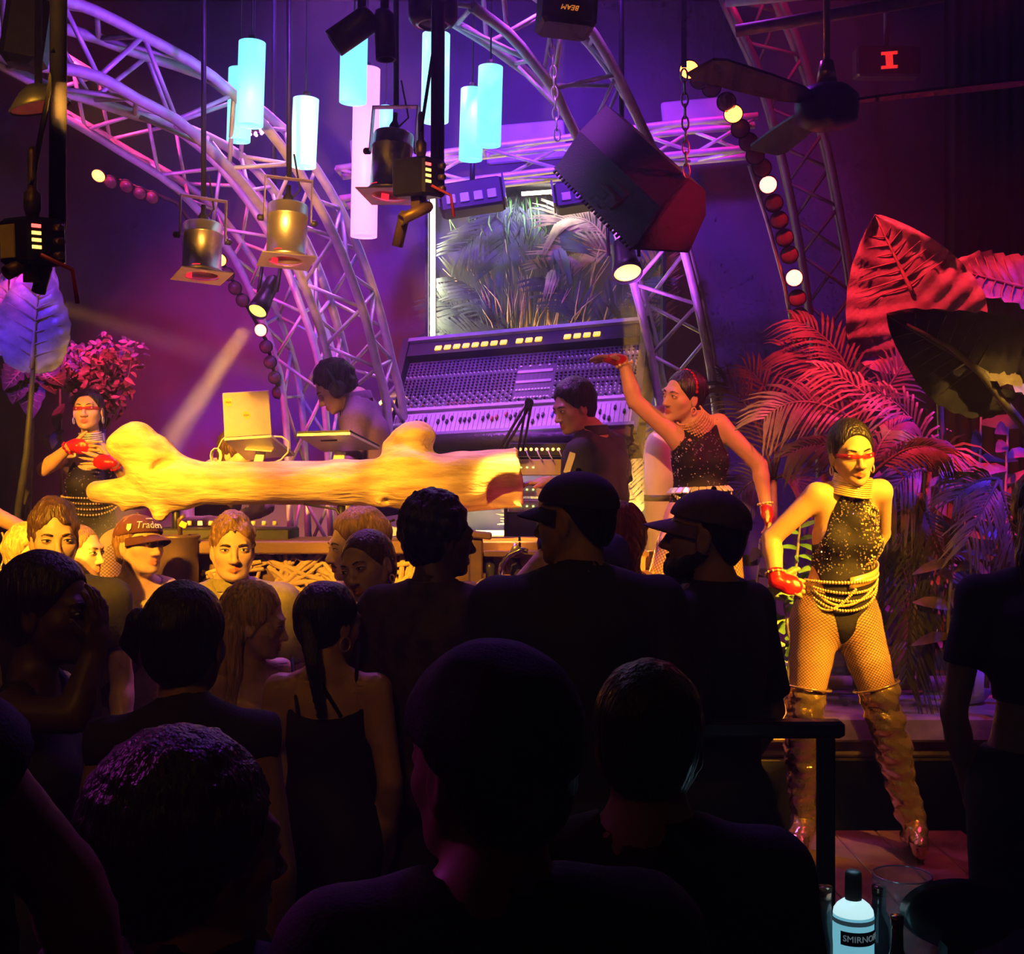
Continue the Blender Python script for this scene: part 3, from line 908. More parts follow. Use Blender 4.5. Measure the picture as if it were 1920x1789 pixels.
def leaf_blade(mb, base, d, ln, wd, nm, bend=.2):
    base, d, nm = Vector(base), Vector(d).normalized(), Vector(nm).normalized()
    s = d.cross(nm).normalized(); vs = []; fs = []
    for k in range(5):
        u = k / 4; w_ = wd * .5 * math.sin(math.pi * (.08 + .90 * u)) ** .8
        c = base + d * ln * u - Vector((0, 0, 1)) * bend * ln * u * u
        vs += [c + s * w_ + nm * .15 * w_, c - nm * .05 * w_, c - s * w_ + nm * .15 * w_]
    for k in range(4): fs += [(3 * k, 3 * k + 1, 3 * k + 4, 3 * k + 3), (3 * k + 1, 3 * k + 2, 3 * k + 5, 3 * k + 4)]
    mb.add(vs, fs, True)

# --- giant leaves on the right
t = thing('elephant_ear_plant', 'giant crinkled heart shaped leaf glowing red beside the black drape', 'plant', tuple(P(1720, 1300, 6.0)))
lf = big_leaf(t, P(1712, 552, 5.85), P(1640, 402, 5.8), .74, (-.35, -1, .12), LEAF, lobe=.80, wave=.05, cup=.20, asym=.72, nu=40, nv=24)
MB().tube([P(1716, 556, 5.86), P(1760, 700, 6.0), P(1768, 900, 6.1), P(1740, 1290, 6.1)], [.012, .016, .020, .024], 8).build('stem', STEM, t)
t = thing('elephant_ear_plant', 'giant leaf seen from below with a glowing pale midrib, at the picture edge', 'plant', tuple(P(1900, 1300, 5.6)))
big_leaf(t, P(1850, 700, 5.2), P(1662, 590, 5.1), .42, (.15, -.75, -.65), LEAF_DULL, lobe=.35, wave=.03, cup=.12, asym=1.25)
big_leaf(t, P(1835, 690, 5.22), P(1935, 745, 5.1), .16, (.05, -.6, .8), mat('amber_lit_leaf', (.6, .52, .3), rough=.4, noise=.3), lobe=.1, wave=.06, cup=.2, rib=False, nu=14, nv=8)  # amber light on the stem put into this small leaf's pale colour
MB().tube([P(1700, 608, 5.08), P(1780, 650, 5.1), P(1840, 700, 5.12), P(1895, 770, 5.2), P(1960, 850, 5.3), P(1990, 1000, 5.4), P(1990, 1290, 5.5)], [.006, .012, .017, .02, .022, .024, .026], 8).build('stem', STEM, t)
t = thing('elephant_ear_plant', 'broad wavy leaf washed blue and violet at the upper picture edge', 'plant', tuple(P(1980, 1300, 6.2)))
big_leaf(t, P(1935, 545, 5.9), P(1765, 500, 5.8), .38, (.1, -.8, .5), LEAF, lobe=.4, wave=.05, cup=.10)
MB().tube([P(1935, 545, 5.9), P(1990, 640, 6.0), P(2000, 1290, 6.1)], [.01, .016, .02], 8).build('stem', STEM, t)

rr = random.Random(4)
# --- palms
def palm(label, foot, fr, m=LEAF, ll=.25, lw=.018, n=24, trunk=True, seed=0, droop=.5, group=None):
    t = thing('palm_plant', label, 'plant', tuple(foot), group)
    for i, f in enumerate(fr):
        frond(t, *f[:3], m=f[3] if len(f) > 3 else m, n=n, ll=ll, lw=lw, droop=droop, seed=seed + i)
    if trunk:
        b = Vector(fr[0][0]); MB().tube([foot, (Vector(foot) + b) / 2 + Vector((.02, 0, 0)), b], [.03, .024, .018], 8).build('trunk', STEM, t)
    return t
d = 5.75
palm('arching red lit palm frond reaching toward the raised-arm dancer', P(1610, 1290, d), [
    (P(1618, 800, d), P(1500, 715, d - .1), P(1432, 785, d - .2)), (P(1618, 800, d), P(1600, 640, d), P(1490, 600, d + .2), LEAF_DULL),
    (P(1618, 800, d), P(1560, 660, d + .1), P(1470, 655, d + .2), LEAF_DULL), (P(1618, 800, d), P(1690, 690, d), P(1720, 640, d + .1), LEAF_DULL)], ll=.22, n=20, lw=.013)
d = 5.6
palm('comb like palm fronds glowing red below the giant leaf', P(1700, 1290, d), [
    (P(1740, 885, d), P(1640, 720, d), P(1535, 690, d + .1)), (P(1740, 885, d), P(1730, 770, d), P(1640, 735, d - .1)), (P(1740, 885, d), P(1780, 800, d), P(1790, 880, d - .15)),
    (P(1740, 885, d), P(1700, 860, d - .1), P(1640, 980, d - .1))], ll=.24, n=17, seed=10, droop=1.0, lw=.013)
d = 5.45
palm('bright pink palm frond fanning out beside the front dancer', P(1650, 1290, d), [
    (P(1630, 895, d), P(1710, 810, d - .05), P(1772, 850, d - .1)), (P(1630, 895, d), P(1650, 800, d), P(1700, 790, d + .1)), (P(1630, 895, d), P(1560, 800, d + .1), P(1480, 850, d + .1), LEAF_DULL)], m=LEAF_PINK, ll=.15, n=20, seed=20, droop=1.0, lw=.013)
d = 5.5
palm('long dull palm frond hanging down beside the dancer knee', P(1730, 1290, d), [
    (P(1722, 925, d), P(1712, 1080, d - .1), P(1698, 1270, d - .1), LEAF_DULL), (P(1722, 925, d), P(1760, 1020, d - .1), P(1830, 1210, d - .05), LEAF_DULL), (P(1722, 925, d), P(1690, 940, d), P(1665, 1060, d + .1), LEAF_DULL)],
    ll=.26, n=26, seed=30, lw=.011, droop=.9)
d = 5.3
palm('short palm with violet blue fronds at the ledge end', P(1880, 1290, d), [
    (P(1872, 900, d), P(1850, 940, d - .1), P(1810, 1020, d - .1)), (P(1872, 900, d), P(1890, 960, d - .1), P(1915, 1060, d)), (P(1872, 900, d), P(1830, 890, d), P(1790, 935, d))], ll=.17, n=18, seed=40, lw=.012, droop=.6)
d = 6.3
palm('dark palm standing behind the raised-arm dancer', P(1440, 1200, d), [
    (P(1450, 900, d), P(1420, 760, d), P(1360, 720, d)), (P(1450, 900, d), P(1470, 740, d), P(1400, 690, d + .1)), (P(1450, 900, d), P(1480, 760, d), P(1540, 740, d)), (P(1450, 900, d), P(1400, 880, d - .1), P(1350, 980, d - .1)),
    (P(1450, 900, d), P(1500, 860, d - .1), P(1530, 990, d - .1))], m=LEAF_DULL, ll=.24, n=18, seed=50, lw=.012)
# leafy undergrowth: many single plants with separate leaves
def leafy(label, foot, top, n, ln, wd, m, seed, spread=.9, group=None, face=(0, -1, .4)):
    rnd = random.Random(seed); foot, top = Vector(foot), Vector(top)
    t = thing('leafy_plant', label, 'plant', tuple(foot), group)
    MB().tube([foot, (foot + top) / 2 + Vector((rnd.uniform(-.03, .03), 0, 0)), top], [.012, .009, .005], 6).build('stem', STEM, t)
    for i in range(n):
        u = .25 + .75 * (i + .5) / n
        b = foot.lerp(top, u); a = i * 2.4 + rnd.uniform(-.3, .3)
        dr = Vector((math.cos(a) * spread, -abs(math.sin(a)) * .5, rnd.uniform(-.1, .7)))
        mb = MB(); leaf_blade(mb, b, dr, ln * rnd.uniform(.7, 1.15), wd * rnd.uniform(.8, 1.1), Vector(face) + Vector((rnd.uniform(-.4, .4), 0, rnd.uniform(-.3, .3))), rnd.uniform(.1, .7))
        mb.build('leaf', m, t)
    return t
leafy('fresh green bush just behind the front dancer elbow', P(1490, 1290, 5.5), P(1500, 985, 5.5), 22, .14, .028, LEAF_GREEN, 1)
leafy('small bright green plant low beside the front dancer thigh', P(1475, 1300, 5.4), P(1470, 1130, 5.4), 12, .12, .035, LEAF_GREEN, 2)
leafy('plant with dark red leaves rising behind the front dancer head', P(1590, 1290, 5.9), P(1580, 735, 5.9), 8, .26, .10, LEAF_PINK, 3, spread=.5)
leafy('pink spear leaved plant between the hanging frond and the drape', P(1780, 1290, 5.35), P(1790, 1010, 5.35), 12, .26, .055, LEAF_PINK, 4, spread=.6)
leafy('violet leaved plant near the ledge end', P(1850, 1290, 5.45), P(1855, 1030, 5.45), 14, .17, .06, LEAF, 5)
leafy('broad leaved plant below the bent pale leaf stem', P(1800, 1290, 6.0), P(1810, 880, 6.0), 14, .24, .08, LEAF, 6)
leafy('red tinged bush filling the planter corner', P(1880, 1290, 6.1), P(1890, 800, 6.1), 16, .25, .08, LEAF_PINK, 7)
leafy('dark bush between the two dancers', P(1420, 1290, 6.0), P(1425, 1010, 6.0), 16, .16, .06, LEAF_DULL, 8)
leafy('low shrub at the planter back beside the hanging frond', P(1660, 1290, 6.1), P(1665, 990, 6.1), 16, .20, .07, LEAF_DULL, 9)
leafy('narrow leaved shrub under the pink fan frond', P(1740, 1290, 6.3), P(1735, 1010, 6.3), 16, .20, .05, LEAF, 10)
leafy('tall narrow shrub against the drape edge', P(1830, 1290, 6.5), P(1840, 760, 6.5), 18, .24, .08, LEAF_DULL, 11)
def rock(c, r, seed, m, label):
    v, f = sdf_mesh([ell(A(c), A(r), None, bl=.02)], .02, noise=(.03, 14, seed, (1, 1, 1)))
    o = mesh_np('stone', v, f, m); return tag(o, label, 'stone')
STONE = mat('pale_stone', (.45, .42, .42), rough=.7, noise=.3, nscale=8, bump=.4)
rock(P(1825, 1290, 5.6), (.09, .07, .08), 1, STONE, 'round pale boulder lit blue on the planter ledge')
rock(P(1475, 1275, 5.6), (.07, .06, .07), 2, STONE, 'pinkish boulder behind the front dancer boot top')

# --- left side plants
t = thing('banana_plant', 'large blue lit banana leaf at the left picture edge', 'plant', tuple(P(10, 1000, 6.2)))
big_leaf(t, P(60, 690, 6.1), P(75, 470, 5.95), .36, (.1, -1, .1), LEAF, lobe=.05, wave=.06, cup=.08, curl=-.2)
big_leaf(t, P(15, 660, 6.2), P(15, 505, 6.1), .30, (.2, -1, .1), LEAF, lobe=.05, wave=.05, cup=.10)
MB().tube([P(62, 690, 6.11), P(50, 850, 6.2), P(15, 1090, 6.2)], [.012, .018, .025], 8).build('stem', mat('dark_stem', (.03, .03, .02), rough=.6, noise=.3), t)
t = thing('drooping_plant', 'dark plant with drooping rounded leaves under the blue leaf', 'plant', tuple(P(45, 1000, 6.9)))
for i, (bx, by, tx, ty) in enumerate(((60, 672, 8, 735), (62, 672, 105, 740), (55, 690, 25, 760), (70, 690, 120, 725), (60, 680, 60, 790))):
    big_leaf(t, P(bx, by, 6.8), P(tx, ty, 6.65), .21, (0, -.55, .85), LEAF_DULL, lobe=.15, wave=.02, cup=.2, nu=16, nv=10)
MB().tube([P(60, 675, 6.8), P(58, 800, 6.9), P(45, 1095, 6.9)], [.012, .02, .03], 8).build('stem', STEM, t)
def bush(label, c, rx, rz, n, ln, wd, m, seed, foot):
    rnd = random.Random(seed); c = Vector(c)
    t = thing('shrub', label, 'shrub', tuple(foot)); mb = MB(); st = MB()
    for k in range(16):
        a = rnd.uniform(-1.3, 1.3); rad = rnd.uniform(.75, 1.05)
        tip = c + Vector((math.sin(a) * rx * rad, rnd.uniform(-.15, .15), math.cos(a) * rz * rad))
        b = c + Vector((0, 0, -rz * .8)); mid = b.lerp(tip, .5) + Vector((rnd.uniform(-.1, .1), 0, .06))
        st.tube([bez(b, mid, tip, q / 6) for q in range(7)], [.006 * (1 - q / 8) for q in range(7)], 4)
        for q in range(n // 16):
            u = rnd.uniform(.25, 1.0); p_ = bez(b, mid, tip, u) + Vector((rnd.gauss(0, .03), rnd.gauss(0, .04), rnd.gauss(0, .03)))
            leaf_blade(mb, p_, (rnd.uniform(-1, 1), rnd.uniform(-.8, .3), rnd.uniform(-.5, .8)), ln * rnd.uniform(.6, 1.2), wd * rnd.uniform(.7, 1.2), (rnd.uniform(-.6, .6), -1, rnd.uniform(-.3, .8)), rnd.uniform(0, .6))
    mb.build('foliage', m, t, kind='stuff'); st.build('branches', STEM, t)
    MB().tube([foot, c + Vector((0, 0, -rz * .78))], [.016, .010], 6).build('stem', STEM, t)
bush('round red lit shrub of small curled leaves behind the left dancer', P(195, 735, 7.0), .27, .30, 900, .055, .026, LEAF_PINK, 3, P(200, 1030, 7.0))
leafy('upright red banana leaf beside the red shrub', P(118, 1000, 7.1), P(112, 690, 7.1), 5, .24, .085, LEAF_PINK, 12, spread=.25)
# ------------------------------------------------------------------ rigging overhead
def catmull(pts, n):
    pts = [Vector(p) for p in pts]; ext = [pts[0] * 2 - pts[1]] + pts + [pts[-1] * 2 - pts[-2]]
    out = []
    for i in range(1, len(ext) - 2):
        p0, p1, p2, p3 = ext[i - 1:i + 3]
        for k in range(n):
            t = k / n
            out.append(.5 * ((2 * p1) + (p2 - p0) * t + (2 * p0 - 5 * p1 + 4 * p2 - p3) * t * t + (3 * p1 - p0 - 3 * p2 + p3) * t ** 3))
    out.append(pts[-1]); return out
def truss(label, pts, size=.26, r=.024, rs=.011, n=5, m=TRUSS, side=(0.25, 1, 0), step=2, depth=None, group=None):
    path = catmull(pts, n); N = len(path)
    t = thing('curved_truss', label, 'truss', tuple(path[-1]), group)
    S = Vector(side).normalized(); depth = depth or size
    cs = {k: [] for k in range(4)}
    for i, p in enumerate(path):
        tg = (path[min(i + 1, N - 1)] - path[max(i - 1, 0)]).normalized()
        s = (S - tg * S.dot(tg)).normalized(); u = tg.cross(s).normalized()
        for k, (a, b) in enumerate(((1, 1), (1, -1), (-1, -1), (-1, 1))): cs[k].append(p + u * a * size / 2 + s * b * depth / 2)
    for k in range(4): MB().tube(cs[k], r, 10).build('chord', m, t)
    for i in range(0, N - step, step):
        for k in range(4):
            a, b = cs[k], cs[(k + 1) % 4]
            p, q = (a[i], b[i + step]) if (i // step) % 2 == 0 else (b[i], a[i + step])
            MB().tube([p, q], rs, 6).build('brace', m, t)
            if i % (2 * step) == 0 and k % 2 == 0: MB().tube([a[i], b[i]], rs, 6).build('brace', m, t)
    return t
truss('silver arch truss sweeping from the upper left corner down behind the headphoned man',
      [P(-60, 0, 4.5), P(60, 62, 4.75), P(220, 128, 5.15), P(380, 205, 5.6), P(500, 300, 6.0), P(590, 430, 6.35), P(648, 570, 6.6), P(680, 690, 6.7), P(702, 800, 6.75), P(712, 1110, 6.8)], n=4)
truss('second arch truss behind the hanging par cans, dim violet',
      [P(100, 150, 6.4), P(240, 235, 6.7), P(380, 330, 7.0), P(480, 450, 7.25), P(545, 590, 7.4), P(585, 740, 7.5), P(600, 1030, 7.5)], n=4, r=.022)
truss('arch truss running down behind the big hanging loudspeaker',
      [P(860, -60, 5.1), P(985, 40, 5.5), P(1085, 150, 5.9), P(1165, 290, 6.25), P(1218, 430, 6.5), P(1258, 570, 6.7), P(1290, 730, 6.8), P(1305, 900, 6.85), P(1310, 1120, 6.85)], n=4, size=.30)
truss('dark arch truss behind the red lamp column',
      [P(1400, -20, 7.0), P(1460, 120, 7.2), P(1500, 260, 7.3), P(1530, 400, 7.4), P(1556, 560, 7.4), P(1575, 760, 7.4), P(1580, 1030, 7.4)], n=4, size=.26, m=mat('dark_truss', (.07, .06, .07), rough=.6, metal=.3, noise=.2))
truss('straight horizontal truss above the planted glass case', [P(640, 352, 7.3), P(840, 322, 7.25), P(1050, 297, 7.2), P(1240, 272, 7.15), P(1420, 255, 7.1)], n=3, size=.18, r=.02)
o = MB().tube([P(1380, 58, 4.4), P(1560, 28, 4.3), P(1770, -8, 4.2)], .022, 10).build('ceiling_pipe', mat('rusty_pipe', (.45, .25, .18), rough=.5, metal=.4, noise=.3))
tag(o, 'bare copper coloured pipe under the ceiling beside the fan rod', 'pipe')
o = MB().tube([P(1360, 5, 5.6), P(1520, -10, 5.5), P(1700, -40, 5.4)], .022, 8).build('ceiling_pipe', TRUSS)
tag(o, 'dim horizontal pipe at the top right of the rig', 'pipe')

# pendant tube lamps
def tube_mat(name, c, s): return mat(name, c, rough=.4, emit=c, estr=s, noise=.02)
CY1 = tube_mat('tube_glow_cyan', (.22, .80, 1.0), 1.35); CY2 = tube_mat('tube_glow_white', (.40, .92, 1.0), 1.5); PK = tube_mat('tube_glow_pink', (1.0, .30, .85), 1.6)
def pendant(x0, x1, y0, y1, d, m, label, lean=4):
    c1, c0 = P((x0 + x1) / 2 + lean / 2, y0, d), P((x0 + x1) / 2 - lean / 2, y1, d); r = (x1 - x0 - lean) / 2 * d / F
    t = thing('pendant_lamp', label, 'lamp', tuple(c0), 'glowing tube pendants above the booth')
    ax = c1 - c0; R = frame(ax); L = ax.length
    MB().lathe([(r * .93, 0), (r, 0), (r, L), (r * .2, L), (1e-4, L)], c0, R, 28, cap=False).build('tube_shade', m, t)
    MB().lathe([(1e-4, .004), (r * .92, .004), (r * .92, .0)], c0, R, 28, cap=False).build('diffuser', m, t)
    MB().tube([c1, Vector((c1.x + .02, c1.y, 5.2))], .004, 5).build('cable', BLACKP, t)
    MB().lathe([(r * .3, L), (r * .3, L + .03), (1e-4, L + .035)], c0, R, 12).build('cap', BLACKP, t)
pendant(443, 498, 80, 236, 5.4, CY1, 'front of the overlapping pair of cyan tube pendants, leftmost cluster', 5)
pendant(425, 473, 130, 265, 5.7, CY1, 'rear lower tube of the leftmost cyan pendant pair', 4)
pendant(544, 598, 186, 313, 5.2, CY2, 'single short white cyan tube pendant above the middle par can', 6)
pendant(636, 690, 55, 192, 5.3, CY1, 'cyan tube pendant hanging in front of the long pink tube', 3)
pendant(657, 713, 130, 444, 5.8, PK, 'longest pendant, a pink glowing tube', 6)
pendant(789, 844, 65, 228, 5.6, CY2, 'cyan tube pendant behind the black pole', 3)
pendant(860, 908, 168, 300, 5.8, CY1, 'rear lower tube of the pendant pair beside the loudspeaker', 4)
pendant(893, 943, 126, 273, 5.4, CY1, 'front upper tube of the pendant pair beside the loudspeaker', 4)
pendant(710, 737, 200, 246, 7.0, CY1, 'tiny distant cyan tube seen through the par can yoke', 1)
# bulb cluster ball behind the first pendant
t = thing('bulb_ball', 'ball of small pink bulbs peeking out behind the cyan pair', 'lamp', tuple(P(480, 228, 6.2)))
c = P(478, 230, 6.2); PB = tube_mat('pink_bulb_glow', (1.0, .25, .75), 6.0)
MB().ball(c, .05, 12, 8).build('core', BLACKP, t)
rnd = random.Random(7)
for i in range(46):
    z = 1 - 2 * (i + .5) / 46; a = i * 2.4; q = math.sqrt(1 - z * z)
    MB().ball(c + Vector((math.cos(a) * q, math.sin(a) * q, z)) * .062, .0085, 6, 4).build('bulb', PB, t)
MB().tube([c + Vector((0, 0, .05)), Vector((c.x, c.y, 5.2))], .003, 5).build('cable', BLACKP, t)

# par cans
GEL = mat('red_gel_glow', (.8, .02, .03), rough=.3, emit=(1, .02, .04), estr=1.2, noise=.1)
def par_can(cx, y0, y1, wpx, d, label, yk, tilt=3, rot=20, hang=None):
    top, bot = P(cx, y0, d), P(cx, y1, d); r = wpx / 2 * d / F; L = (top - bot).length
    t = thing('par_can', label, 'stage light', tuple(bot), 'polished par cans hanging over the booth')
    R = euler(-6, tilt, rot)
    MB().lathe([(1e-4, L * 1.02), (r * .55, L * 1.02), (r * .96, L), (r, L * .97), (r, L * .80), (r * 1.02, L * .795), (r * 1.02, L * .77), (r, L * .765), (r * .97, L * .40), (r * .97, L * .1), (r * 1.06, L * .07), (r * 1.06, .0), (r * .9, .0), (r * .9, L * .2)], bot, R, 36, cap=False).build('can_body', PARCAN, t)
    MB().lathe([(1e-4, L * .16), (r * .88, L * .16), (r * .9, L * .14)], bot, R, 28, cap=False).build('lens', GEL, t)
    # square gel frame with round hole
    s = r * 1.62; out = []; n = 32; mb = MB(); vs = []; fs = []
    for k in range(n):
        a = 2 * math.pi * k / n; ca, sa = math.cos(a), math.sin(a); q = s / max(abs(ca), abs(sa))
        for z in (-.002, .002):
            vs += [bot + R @ Vector((ca * r * .86, sa * r * .86, z - .008)), bot + R @ Vector((ca * q * .80, sa * q * .80, z - .008))]
    for k in range(n):
        a, b = 4 * k, 4 * ((k + 1) % n)
        fs += [(a, a + 1, b + 1, b), (a + 2, b + 2, b + 3, a + 3), (a, b, b + 2, a + 2), (a + 1, a + 3, b + 3, b + 1)]
    mb.add(vs, fs).build('gel_frame', PARCAN, t)
    for q in range(3):
        a = 2.1 * q; MB().box(bot + R @ Vector((math.cos(a) * r * .95, math.sin(a) * r * .95, .01)), (.03, .012, .022), R @ euler(0, 0, math.degrees(a) + 90)).build('gel_clip', GEL, t)
    # yoke: flat bar U
    h = (y1 - yk) * d / F; z0 = L * .72; w = r * 1.16
    def bar(a, b, wd=.028, th=.004):
        a, b = Vector(a), Vector(b); ax = (b - a); Rm = frame(ax, (0, 1, 0)); mb = MB(); mb.box((a + b) / 2, (th, wd, ax.length + th), Rm)
        mb.v = [tuple(bot + R @ Vector(v)) for v in mb.v]; return mb
    mb = bar((w, 0, z0), (w, 0, h)); m2 = bar((-w, 0, z0), (-w, 0, h)); m3 = bar((-w, 0, h), (w, 0, h))
    mb.add(m2.v, m2.f).add(m3.v, m3.f).build('yoke', PARCAN, t)
    for sg in (1, -1):
        MB().lathe([(r * .17, 0), (r * .17, .02), (r * .1, .026), (1e-4, .026)], bot + R @ Vector((sg * w, 0, z0)), R @ euler(0, 90 * sg, 0), 10).build('knob', BLACKP, t)
    MB().lathe([(r * .3, 0), (r * .26, .03), (r * .12, .05), (r * .12, .08), (1e-4, .08)], bot + R @ Vector((0, 0, L * 1.01)), R, 14).build('lamp_cap', BLACKM, t)
    tp = bot + R @ Vector((0, 0, h))
    MB().tube([tp, Vector((tp.x, tp.y, 5.2))], .011, 8).build('hanging_rod', BLACKM, t)
    MB().tube([bot + R @ Vector((0, 0, L * 1.05)), bot + R @ Vector((r * .6, .02, h * .9)), tp + Vector((.02, 0, .1))], .004, 5).build('cable', BLACKP, t)
par_can(378, 418, 514, 74, 5.0, 'lowest par can, above the left dancer', 367, tilt=3, rot=28)
par_can(536, 382, 486, 76, 4.9, 'golden par can in front of the arch truss', 330, tilt=3, rot=18)
par_can(729, 248, 364, 76, 4.6, 'par can partly behind the black box, right of the pink tube', 195, tilt=3, rot=-12)

# amber moving spots, with the light of each
def stage_spot(lens, back, d0, d1, r, label, color, watts, target, angle, glow):
    a, b = P(*lens, d0), P(*back, d1)
    t = thing('stage_spot', label, 'stage light', tuple(b)); ax = (a - b); R = frame(ax); L = ax.length
    MB().lathe([(1e-4, -.02), (r * .6, -.02), (r * .8, .0), (r * .85, L * .5), (r, L * .75), (r * 1.05, L), (r * .97, L), (r * .97, L - .02)], b, R, 24, cap=False).build('housing', BLACKM, t)
    MB().lathe([(1e-4, L - .012), (r * .95, L - .015)], b, R, 24, cap=False).build('lens', mat('lens_' + label[:12].replace(' ', '_'), (.25, .16, .04), emit=glow, estr=2.2, noise=.05), t)
    up = b + Vector((0, .02, .22))
    for sg in (1, -1):
        MB().tube([b.lerp(a, .35) + R @ Vector((sg * r * 1.1, 0, 0)), b.lerp(a, .1) + R @ Vector((sg * r * 1.1, 0, 0)) + Vector((0, 0, .1)), up], .010, 6).build('yoke_arm', BLACKM, t)
    MB().tube([up, Vector((up.x, up.y, 5.2))], .014, 8).build('hanging_rod', BLACKM, t)
    dirv = (Vector(target) - a).normalized()
    spot(label.replace(' ', '_')[:40] + '_light', a + dirv * .03, target, color, watts, angle, .25, r * .8)
    return t
stage_spot((482, 585), (512, 528), 6.3, 6.45, .050, 'amber spot throwing a beam down to the log fork', (1, .45, .05), 60000, P(268, 905, 5.9), 6.5, (1, .62, .12))
stage_spot((1177, 514), (1166, 462), 6.1, 6.2, .072, 'amber spot under the loudspeaker pointing at the raised elbow', (1, .42, .04), 42000, P(1206, 860, 5.72), 6, (1, .58, .10))

# curved lamp battens
def lamp_batten(label, path, lamps, d0, d1, r, lit_c, rod):
    t = thing('lamp_batten', label, 'light strip', tuple(P(*path[-1], d1)))
    n = len(lamps)
    OFF = mat('unlit_red_lens', (.16, .06, .06), rough=.35, noise=.2, nscale=30)
    for i, (x, y, lit) in enumerate(lamps):
        u = (y - lamps[0][1]) / max(1, lamps[-1][1] - lamps[0][1]); d = d0 + (d1 - d0) * u
        c = P(x, y, d); f = Vector((-.12, -1, -.75 * (1 - u) - .05)).normalized(); R = frame(f)
        s = MB().lathe([(1e-4, -.03), (r * .7, -.03), (r * 1.12, -.005), (r * 1.12, .006), (r, .006)], c, R, 20, cap=False).build('lamp_socket', BLACKM, t)
        MB().lathe([(r, .004), (r * .8, .012), (r * .4, .017), (1e-4, .018)], c, R, 20, cap=False).build('lens', mat('lit_lamp_' + str(lit), (1, .2, .1), emit=lit_c[lit - 1], estr=11, noise=.03) if lit else OFF, s)
    if rod:
        MB().tube([P(x, y, d0 + (d1 - d0) * (y - lamps[0][1]) / max(1, lamps[-1][1] - lamps[0][1]) + .03) for x, y in path], .011, 8).build('rail', BLACKM if rod == 1 else TRUSS, t)
    return t
LC = [(1.0, .16, .03), (1.0, .10, .08)]
lamp_batten('curved column of round red lamps beside the hanging loudspeaker', [(1405, 310), (1440, 420), (1470, 530), (1492, 650)],
    [(1292, 130, 1), (1312, 149, 0), (1334, 164, 0), (1362, 191, 0), (1375, 213, 1), (1388, 241, 0), (1403, 266, 0), (1416, 291, 0), (1429, 315, 0), (1440, 346, 2), (1451, 381, 0), (1461, 413, 0), (1471, 446, 0), (1480, 478, 0), (1489, 521, 2), (1495, 559, 0), (1499, 593, 0), (1502, 628, 0)], 5.7, 6.5, .042, LC, 2)
lamp_batten('curved row of round red lamps at the far left wall', [(185, 322), (330, 380), (425, 505), (500, 640), (525, 745)],
    [(185, 329, 1), (207, 341, 0), (237, 349, 0), (262, 362, 0), (285, 370, 0), (395, 458, 0), (413, 487, 1), (427, 514, 0), (441, 540, 0), (455, 563, 0), (489, 619, 2), (499, 650, 0), (507, 679, 0), (515, 708, 0), (522, 736, 0)], 6.6, 7.4, .036, LC, 1)

# hanging loudspeaker
t = thing('loudspeaker', 'big dark wedge loudspeaker hanging from chains', 'loudspeaker', tuple(P(1200, 480, 5.1)))
e0 = [P(1187, 468, 5.0), P(1238, 388, 5.02), P(1288, 332, 5.12), P(1322, 356, 5.25), P(1322, 402, 5.3), P(1290, 474, 5.25)]
ev = P(1040, 318, 5.45) - P(1187, 468, 5.0)
CAB = mat('black_cabinet_paint', (.016, .015, .016), rough=.5, noise=.25, nscale=30, bump=.25, bscale=120)
vs = e0 + [p_ + ev for p_ in e0]; fs = [(5, 4, 3, 2, 1, 0), (6, 7, 8, 9, 10, 11)] + [(i, (i + 1) % 6, 6 + (i + 1) % 6, 6 + i) for i in range(6)]
MB().add(vs, fs).build('cabinet', CAB, t)
cen = sum(e0, Vector()) / 6; nn = (e0[1] - e0[0]).cross(e0[5] - e0[0]).normalized(); nn = nn if nn.y < 0 else -nn
MB().add([cen + (p_ - cen) * .94 + nn * .012 for p_ in e0] + [cen + (p_ - cen) * .94 for p_ in e0], fs[:1] + [tuple(reversed(range(6, 12)))] + fs[2:]).build('grille', mat('speaker_grille', (.02, .018, .02), rough=.6, noise=.4, nscale=300, bump=.5, bscale=600), t)
fu = (e0[1] - e0[0]); fn = fu.cross(ev).normalized(); fn = fn if fn.y < 0 else -fn
hc = e0[0] + fu * .5 + ev * .42
Rh = Matrix((ev.normalized(), fn.cross(ev.normalized()), fn)).transposed()
MB().box(hc, (.15, .10, .012), Rh, ch=.005).build('handle_cup', BLACKP, t); MB().box(hc + fn * .014, (.13, .022, .012), Rh, ch=.004).build('handle_bar', CAB, t)
for i in range(26):
    q = e0[0] + ev * ((i + .5) / 26); MB().box(q + fn * .004 - fu.normalized() * .006, (.008, .018, .01), Rh).build('rib', CAB, t)
MB().box(e0[0] + fu * .06 + ev * .5 + fn * .004, (ev.length, .02, .008), Rh).build('edge_strip', CAB, t)
def chain(a, b, name, label, m=BLACKM, parent=None):
    a, b = Vector(a), Vector(b); L = (b - a).length; n = int(L / .045)
    tt = thing(name, label, 'chain', tuple(a)) if parent is None else parent
    R = frame(b - a)
    for i in range(n):
        c = a.lerp(b, (i + .5) / n); Rq = R @ euler(0, 0, 90 * (i % 2))
        MB().tube([c + Rq @ Vector((math.cos(k * math.pi / 5) * .014, 0, math.sin(k * math.pi / 5) * .030)) for k in range(10)], .0045, 5, closed=True).build('chain_link', m, tt)
    return tt
CHN = mat('steel_chain', (.5, .48, .47), rough=.35, metal=.8, noise=.1)
ct = P(1287, 332, 5.12)
chain(ct, (ct.x - .01, ct.y, 3.55), 'hanging_chain', 'short steel chain holding the loudspeaker corner below the strap', CHN)
o = MB().box((ct.x - .01, ct.y, 4.37), (.022, .006, 1.62)).build('strap', BLACKP); tag(o, 'black webbing strap above the loudspeaker chain', 'strap')
